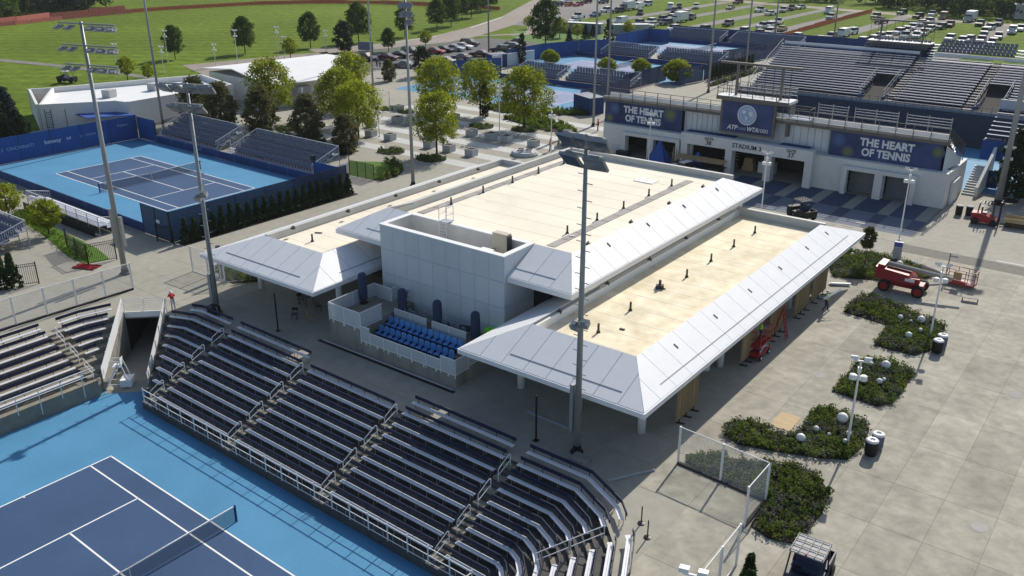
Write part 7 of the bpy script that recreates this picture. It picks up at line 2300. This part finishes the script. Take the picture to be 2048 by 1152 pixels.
# ------------------------------------------------------------------ roads, car park and the overflow lot
sheet('road', [(-139.6, 101), (-133.2, 118), (-130.0, 132), (-131.8, 146.5), (-139.5, 171), (-152, 200), (-170, 233), (-185, 262), (-192, 258), (-176, 226), (-157.5, 190), (-146.5, 160), (-141.5, 140), (-141.8, 122), (-148, 104)], -0.05, 'road')
sheet('car_park', [(-132, 82), (-98, 82), (-97, 96), (-101, 120), (-112, 146), (-128, 146), (-131.0, 132), (-134, 118), (-139, 101)], -0.04, 'asphalt')
struct('road_line', MB().quad(*[(x, y, -0.045) for x, y in ((-140.9, 122), (-140.7, 122), (-140.3, 141), (-140.6, 141))]).quad(*[(x, y, -0.045) for x, y in ((-145.9, 161), (-145.6, 161), (-156.6, 190), (-156.9, 190))]), 'line')
for i in range(9):
    y = 86 + i * 2.7
    struct('parking_line', MB().quad((-116, y, -0.036), (-111, y, -0.036), (-111, y + 0.12, -0.036), (-116, y + 0.12, -0.036)), 'line')
sheet('lawn', [(-133, 108), (-131.5, 118), (-128.8, 131), (-127.8, 131), (-130.2, 118), (-131.5, 108)], -0.03, 'lawn')
sheet('lawn', [(-122, 172), (-90.5, 172), (-91.5, 140), (-100, 126), (-113, 143), (-125, 152), (-133, 163)], -0.045, 'lawn')
sheet('footpath', [(-133.5, 147), (-132, 147), (-122, 160), (-133.5, 176), (-135.5, 174), (-126, 160)], -0.03, 'road')
sheet('field_path', [(-205, 48), (-187.5, 51.6), (-170, 55), (-151, 57.6), (-138, 58), (-138, 60), (-151.7, 59.6), (-171, 57.2), (-188, 54), (-205, 51)], -0.05, 'gravel')
sheet('field_path', [(-150, 72), (-144, 96), (-141, 104), (-138, 102), (-140, 90), (-132, 82), (-128, 70), (-132, 66)], -0.05, 'road')
sheet('gravel_lot', [(-140.5, 173), (-128, 178), (-128, 185), (-132.5, 196), (-137, 220), (-144, 250), (-150, 275), (-165, 262), (-174, 240), (-155, 205)], -0.055, 'gravel')
for x, w, ya, yb in ((-124, 4.6, 186, 281), (-97, 4.6, 182, 276), (-110.5, 4.0, 184, 278), (-74, 4.6, 176, 272), (-85.5, 3.4, 178, 274), (-57.5, 4.6, 176, 268), (-45, 6.5, 176, 266), (-26, 6.0, 176, 262), (-8, 5, 170, 256)):
    sheet('gravel_lane', [(x - w / 2, ya), (x + w / 2, ya), (x + w / 2, yb), (x - w / 2, yb)], -0.05, 'gravel')
sheet('road', [(-160, 292), (-110, 279), (-63, 268), (-42, 256.5), (-23, 253), (20, 246), (60, 240), (60, 247), (20, 253), (-23, 259.5), (-42, 263), (-63, 275), (-110, 286), (-160, 299)], -0.045, 'road')
for u, w, h, c, l in (((-114.5, 170.2), 11, 2.4, 'seatgrey', 'grey shipping container at the left edge of the car lot'), ((-102.6, 174.6), 9.4, 2.4, 'stone', 'pale shipping container right of the dark cypress')):
    t = thing('shipping_container', l, 'container', (*u, 0), R(9) if c == 'seatgrey' else R(42))
    MB().box(-w / 2, w / 2, -1.2, 1.2, 0.1, h + .1).build('body', c, t)
    mb = MB()
    for i in range(int(w / 0.5)):
        mb.box(-w / 2 + .15 + i * .5, -w / 2 + .35 + i * .5, -1.23, -1.2, 0.25, h - .05)
    tag(mb.build('corrugation', c, t), kind='stuff')
    MB().box(w / 2, w / 2 + .04, -1.1, 1.1, .2, h).build('door', 'stone', t)
    MB().box(-w / 2, w / 2, -1.25, 1.25, h + .1, h + .16).build('roof', 'white', t)
G = 'cars parked on the grass lot'
LOTP = [((-135.7, 200.2), 'pickup', 'white'),
 ((-134.6, 208.0), 'sedan', 'blue'),
 ((-130.3, 190.0), 'sedan', 'white'),
 ((-138.9, 221.3), 'suv', 'white'),
 ((-135.2, 222.5), 'suv', 'black'),
 ((-136.6, 230.5), 'boxtruck', 'grey'),
 ((-136.5, 237.7), 'van', 'white'),
 ((-140.0, 249.7), 'suv', 'white'),
 ((-126.0, 220.8), 'suv', 'black'),
 ((-117.2, 194.3), 'van', 'white'),
 ((-111.5, 194.5), 'suv', 'grey'),
 ((-110.4, 199.4), 'suv', 'white'),
 ((-111.1, 207.4), 'suv', 'black'),
 ((-105.8, 200.0), 'suv', 'black'),
 ((-106.2, 193.3), 'sedan', 'white'),
 ((-111.1, 213.1), 'suv', 'white'),
 ((-105.9, 208.3), 'boxtruck', 'white'),
 ((-106.6, 217.4), 'suv', 'black'),
 ((-114.1, 228.2), 'suv', 'white'),
 ((-120.7, 233.4), 'suv', 'black'),
 ((-126.8, 242.2), 'van', 'white'),
 ((-126.1, 247.2), 'suv', 'black'),
 ((-121.6, 250.6), 'suv', 'white'),
 ((-97.1, 188.1), 'suv', 'white'),
 ((-89.9, 191.6), 'suv', 'grey'),
 ((-90.5, 208.2), 'suv', 'black'),
 ((-111.2, 255.0), 'sedan', 'tan'),
 ((-117.7, 275.6), 'suv', 'maroon'),
 ((-99.2, 252.1), 'pickup', 'white'),
 ((-80.0, 208.3), 'pickup', 'white'),
 ((-79.4, 193.5), 'suv', 'white'),
 ((-79.7, 188.8), 'sedan', 'black'),
 ((-74.0, 190.7), 'suv', 'navy'),
 ((-165.2, 227.9), 'pickup', 'black'),
 ((-163.5, 229.1), 'suv', 'navy'),
 ((-160.8, 232.9), 'sedan', 'orange'),
 ((-168.5, 242.0), 'suv', 'white'),
 ((-158.4, 234.7), 'sedan', 'red'),
 ((-162.2, 245.5), 'suv', 'maroon'),
 ((-156.7, 248.4), 'suv', 'black'),
 ((-152.7, 261.7), 'suv', 'maroon'),
 ((-92.7, 244.3), 'sedan', 'white'),
 ((-93.4, 256.4), 'suv', 'silver'),
 ((-93.6, 264.3), 'pickup', 'black'),
 ((-93.0, 270.2), 'sedan', 'white'),
 ((-81.0, 221.4), 'pickup', 'white'),
 ((-80.2, 261.1), 'van', 'white'),
 ((-73.8, 244.2), 'suv', 'silver'),
 ((-79.3, 210.8), 'suv', 'white'),
 ((-73.6, 196.8), 'suv', 'white'),
 ((-73.6, 205.6), 'sedan', 'tan'),
 ((-56.4, 202.9), 'van', 'white'),
 ((-56.4, 209.7), 'suv', 'white'),
 ((-57.1, 196.0), 'suv', 'grey'),
 ((-57.6, 190.3), 'sedan', 'silver'),
 ((-63.5, 189.6), 'suv', 'white'),
 ((-47.8, 190.7), 'suv', 'white'),
 ((-46.8, 196.0), 'suv', 'white'),
 ((-47.3, 203.3), 'suv', 'white'),
 ((-45.9, 205.9), 'suv', 'white'),
 ((-46.3, 216.2), 'suv', 'white'),
 ((-45.8, 221.2), 'suv', 'white'),
 ((-46.5, 229.7), 'suv', 'white'),
 ((-42.4, 208.6), 'pickup', 'white'),
 ((-40.4, 210.7), 'suv', 'white'),
 ((-40.6, 218.2), 'suv', 'white'),
 ((-41.6, 227.8), 'suv', 'white'),
 ((-47.0, 240.8), 'suv', 'silver'),
 ((-46.9, 248.3), 'suv', 'white'),
 ((-60.4, 270.9), 'suv', 'green'),
 ((-53.2, 261.9), 'suv', 'black'),
 ((-51.3, 270.4), 'pickup', 'white'),
 ((-46.7, 264.5), 'van', 'tan'),
 ((-57.9, 240.9), 'pickup', 'black'),
 ((-63.5, 254.2), 'suv', 'tan'),
 ((-40.6, 236.0), 'suv', 'black'),
 ((-39.9, 243.0), 'suv', 'maroon'),
 ((-38.7, 261.6), 'boxtruck', 'silver'),
 ((-33.8, 250.8), 'suv', 'black'),
 ((-29.6, 242.4), 'suv', 'white'),
 ((-28.6, 230.5), 'suv', 'grey'),
 ((-29.9, 255.7), 'pickup', 'grey'),
 ((-22.9, 235.9), 'van', 'white'),
 ((-23.5, 221.2), 'suv', 'grey'),
 ((-22.2, 207.1), 'suv', 'white'),
 ((-28.1, 210.0), 'suv', 'silver'),
 ((-28.8, 206.5), 'suv', 'white'),
 ((-25.4, 210.6), 'suv', 'silver'),
 ((-22.5, 244.0), 'suv', 'white'),
 ((-32.3, 209.9), 'suv', 'white')]
names_k = dict(suv='estate car', sedan='sedan', pickup='pickup', van='van', boxtruck='lorry')
seen = {}
for i, (p, k, c) in enumerate(LOTP):
    x, y = p
    lane = 'leftmost lane' if x < -128 else 'left lanes' if x < -104 else 'lorry lane' if x < -90 else 'lane above the court stands' if x < -72 else 'lane left of the net' if x < -66 else 'lane right of the net' if x < -52 else 'crowded platform lane' if x < -36 else 'rightmost lane'
    dep = 'nearest' if y < 200 else 'near' if y < 220 else 'middle' if y < 245 else 'far'
    base = '%s %s, %s part of the %s' % (c, names_k[k], dep, lane)
    seen.setdefault(base, []).append(i)
order = {}
for b, ids in seen.items():
    ids = sorted(ids, key=lambda j: LOTP[j][0][0])
    for r, j in enumerate(ids):
        order[j] = b if len(ids) == 1 else ('%s, %s from the left' % (b, ORD[r]))
for i, (p, k, c) in enumerate(LOTP):
    rz = R(180) + random.uniform(-.18, .18) if k != 'sedan' or random.random() < .5 else random.uniform(-.2, .2)
    if p[0] > -128 and p[0] < -118:
        rz = R(180 + 25)
    place_vehicle(k, (p[0], p[1], -0.05), rz, PAINT[c], order[i], G, 1.0)
G3 = 'cars in the asphalt car park'
cps = [((-124.0, 99.8), 'suv', 'black'),
 ((-121.2, 103.5), 'sedan', 'maroon'),
 ((-121.4, 107.6), 'sedan', 'black'),
 ((-122.9, 112.6), 'suv', 'black'),
 ((-119.3, 116.6), 'sedan', 'red'),
 ((-119.5, 119.8), 'sedan', 'black'),
 ((-118.7, 122.8), 'sedan', 'silver'),
 ((-119.2, 126.4), 'sedan', 'white'),
 ((-121.6, 131.6), 'suv', 'black'),
 ((-110.9, 97.6), 'sedan', 'grey'),
 ((-108.5, 119.3), 'sedan', 'maroon'),
 ((-108.3, 112.7), 'sedan', 'grey'),
 ((-107.6, 106.5), 'sedan', 'silver'),
 ((-108.8, 127.1), 'suv', 'black'),
 ((-112.1, 134.0), 'sedan', 'black'),
 ((-114.6, 140.6), 'sedan', 'black'),
 ((-110.5, 133.8), 'sedan', 'grey')]
cn = {}
for i, (p, k, c) in enumerate(cps):
    cn.setdefault((k, c), []).append(i)
for i, (p, k, c) in enumerate(cps):
    ids = sorted(cn[(k, c)], key=lambda j: cps[j][0][1])
    lab = '%s %s in the asphalt car park behind the plaza' % (c, names_k[k])
    if len(ids) > 1:
        lab += ', %s from the left' % ORD[ids.index(i)]
    place_vehicle(k, (p[0], p[1], -0.04), R(-78) if p[0] < -118 else R(102), PAINT[c], lab, G3)
t = thing('info_trailer', 'dark trailer sign beside the road at the left of the car park', 'trailer', (-130.5, 106, -0.04), R(20))
MB().box(-1.8, 1.8, -0.15, 0.15, 1.0, 2.8).build('board', 'seatslate', t)
MB().box(-1.6, 1.6, -.5, .5, .3, .8).build('chassis', 'black', t)
for s in (-1, 1):
    MB().tube((s * 1.0, -.6, .3), (s * 1.0, .6, .3), .3, 10).build('wheel', 'rubber', t)
# safety nets
def safety_net(label, pts, h, m):
    t = thing('safety_net', label, 'safety fence', (pts[0][0], pts[0][1], -0.05))
    o = Vector(pts[0])
    for a, b in zip(pts, pts[1:]):
        a, b = Vector(a) - o, Vector(b) - o
        d = b - a
        n = max(1, int(d.length / 12))
        for i in range(n):
            p, q = a + d * (i / n), a + d * ((i + 1) / n)
            hh = h * random.uniform(.8, 1.1)
            MB().obox((0, 0, hh / 2 + .05), ((q - p).length - .15, .04, hh)).build('net_panel', m, t, loc=((p.x + q.x) / 2, (p.y + q.y) / 2, 0), rz=math.atan2(d.y, d.x))
            MB().tube((p.x, p.y, 0), (p.x, p.y, h + .15), .05, 5).build('stake', 'bark', t)
safety_net('long orange safety net across the far side of the field', [(-262, 106), (-260, 140), (-252, 170), (-240, 186), (-219.1, 199.6), (-195, 204.5), (-170.9, 206.5)], 1.3, 'orange')
safety_net('red safety net before the woods at the top left corner', [(-258, 78), (-262, 92), (-266.7, 104.5), (-268.6, 130.7)], 1.5, 'pinknet')
safety_net('second red safety net nearer the top left corner', [(-252, 70), (-254.5, 88), (-258, 104), (-260, 128)], 1.2, 'pinknet')
safety_net('orange safety net along a lane of the car lot', [(-68.3, 191.5), (-69.6, 243.1), (-69.8, 271.6)], 1.2, 'orange')
# trees of the field and the roadside
GF = 'dark trees along the edge of the field'
for p, k, s, l in (((-158.59, 76.23, 0), 'park_tree', .92, 'round dark tree on the field above the mast with two lamp rows'), ((-153.47, 90.73, 0), 'park_tree', 1.05, 'dark spreading tree on the field beside the second lamp post'), ((-149.13, 106.10, 0), 'park_tree', 1.05, 'dark tree on the field above the white hall'),
                   ((-137.09, 105.59, 0), 'dark_tree', 1.05, 'dense dark tree at the right peak of the white hall'), ((-147.44, 119.98, 0), 'park_tree', 1.22, 'tall dark tree on the field beyond the dense one'), ((-129.89, 112.55, 0), 'park_tree', .68, 'small tree on the roadside by the car park'),
                   ((-146.71, 135.62, 0), 'park_tree', 1.0, 'dark tree behind the tall plaza mast lamps'), ((-128.97, 124.02, 0), 'round_tree', 1.0, 'little round tree on the verge of the car park'), ((-149.76, 151.50, 0), 'park_tree', 1.05, 'first dark tree of the roadside row beyond the car park'),
                   ((-153.31, 161.49, 0), 'park_tree', 1.15, 'second dark tree of the roadside row'), ((-162.53, 177.07, 0), 'park_tree', .95, 'third dark tree of the roadside row'), ((-163.73, 183.07, 0), 'park_tree', 1.2, 'fourth dark tree of the roadside row'), ((-171.52, 196.99, 0), 'park_tree', 1.0, 'fifth dark tree of the roadside row'),
                   ((-173.47, 204.57, 0), 'park_tree', 1.1, 'last dark tree of the roadside row at the bare mast'), ((-100.20, 91.55, 0), 'dark_tree', .85, 'bushy green tree before the parked cars'), ((-101.36, 83.50, 0), 'magnolia', .7, 'bronze bush at the car park entrance'),
                   ((-104.56, 138.77, 0), 'park_tree', 1.45, 'big leafy tree on the lawn before the car lot'), ((-113.28, 157.45, 0), 'round_tree', 1.3, 'thin yellowish tree right of the big leafy tree'), ((-131.21, 168.40, 0), 'round_tree', .9, 'thin yellowish sapling left of the big leafy tree'), ((-108.30, 157.99, 0), 'round_tree', 1.0, 'yellowish sapling before the grey container'),
                   ((-101.39, 171.30, 0), 'round_tree', 1.0, 'yellowish sapling before the pale container'), ((-106.50, 151.63, 0), 'spruce', .45, 'small spruce on the lawn, leftmost of three'), ((-106.66, 159.22, 0), 'spruce', .5, 'small spruce on the lawn, middle of three'), ((-106.53, 162.52, 0), 'spruce', .45, 'small spruce on the lawn, rightmost of three')):
    place_tree(k, p, l, s, None, GF if k == 'park_tree' else None)
# far woods: one mass of trees
def woods(pts, depth, n, hmin, hmax, seed, m='leafG'):
    rng = random.Random(seed)
    mb = MB()
    P = [Vector(p) for p in pts]
    L_ = [(b - a).length for a, b in zip(P, P[1:])]
    for i in range(n):
        u = rng.uniform(0, sum(L_))
        for a, b, l in zip(P, P[1:], L_):
            if u <= l:
                break
            u -= l
        d = (b - a).normalized()
        q = a + d * u + Vector((-d.y, d.x)) * rng.uniform(0, depth)
        h = rng.uniform(hmin, hmax)
        for j in range(7):
            c = (q.x + rng.uniform(-2.2, 2.2), q.y + rng.uniform(-2.2, 2.2), h * (0.15 + 0.8 * rng.random()))
            leaf_quads(mb, c, 22, (2.1, 2.1, 1.8), 0.55, rng)
    tag(mb.build('woodland', m), kind='stuff')
woods([(-300, 60), (-272, 92), (-283, 112), (-279, 134)][::-1], -40, 260, 6, 13, 91)
woods([(-300, 60), (-272, 92), (-283, 112), (-279, 134)][::-1], -40, 120, 6, 12, 92, 'leafD')
woods([(-110, 296), (-85.8, 303), (-48, 285), (-31, 274), (10, 262), (60, 255)], 60, 330, 6, 13, 93)
woods([(-110, 296), (-85.8, 303), (-48, 285), (-31, 274), (10, 262), (60, 255)], 60, 170, 6, 13, 94, 'leafD')
for i in range(3):
    place_tree('woodland_tree', ((-45, 278), (-20, 270), (-70, 294))[i] + (0,), 'broad green tree at the edge of the far woods, %s' % ('above the lorry', 'rightmost', 'leftmost')[i], (.9, 1.0, .85)[i])
t = thing('far_shed', 'pale roofed shed half hidden in the far woods at the top right', 'building', (-24, 283, 0), .3)
MB().box(-7, 7, -4, 4, 0, 4).build('wall', 'stucco', t)
MB().box(-7.5, 7.5, -4.5, 4.5, 4, 4.3).build('roof', 'white', t)
for k in list(PROTOS):
    if not PROTOS[k][1]:
        hide_proto(PROTOS[k][0])


# ------------------------------------------------------------------ thin summer haze
hm = bpy.data.materials.new('haze')
hm.use_nodes = True
hn = hm.node_tree
hn.nodes.clear()
ho = hn.nodes.new('ShaderNodeOutputMaterial')
hv_ = hn.nodes.new('ShaderNodeVolumePrincipled')
hv_.inputs['Color'].default_value = (0.82, 0.88, 0.95, 1)
hv_.inputs['Density'].default_value = 0.00010
hv_.inputs['Anisotropy'].default_value = 0.1
hn.links.new(hv_.outputs[0], ho.inputs['Volume'])
tag(MB().box(-430, 270, -100, 430, -4.5, 36).build('haze', hm), kind='stuff')
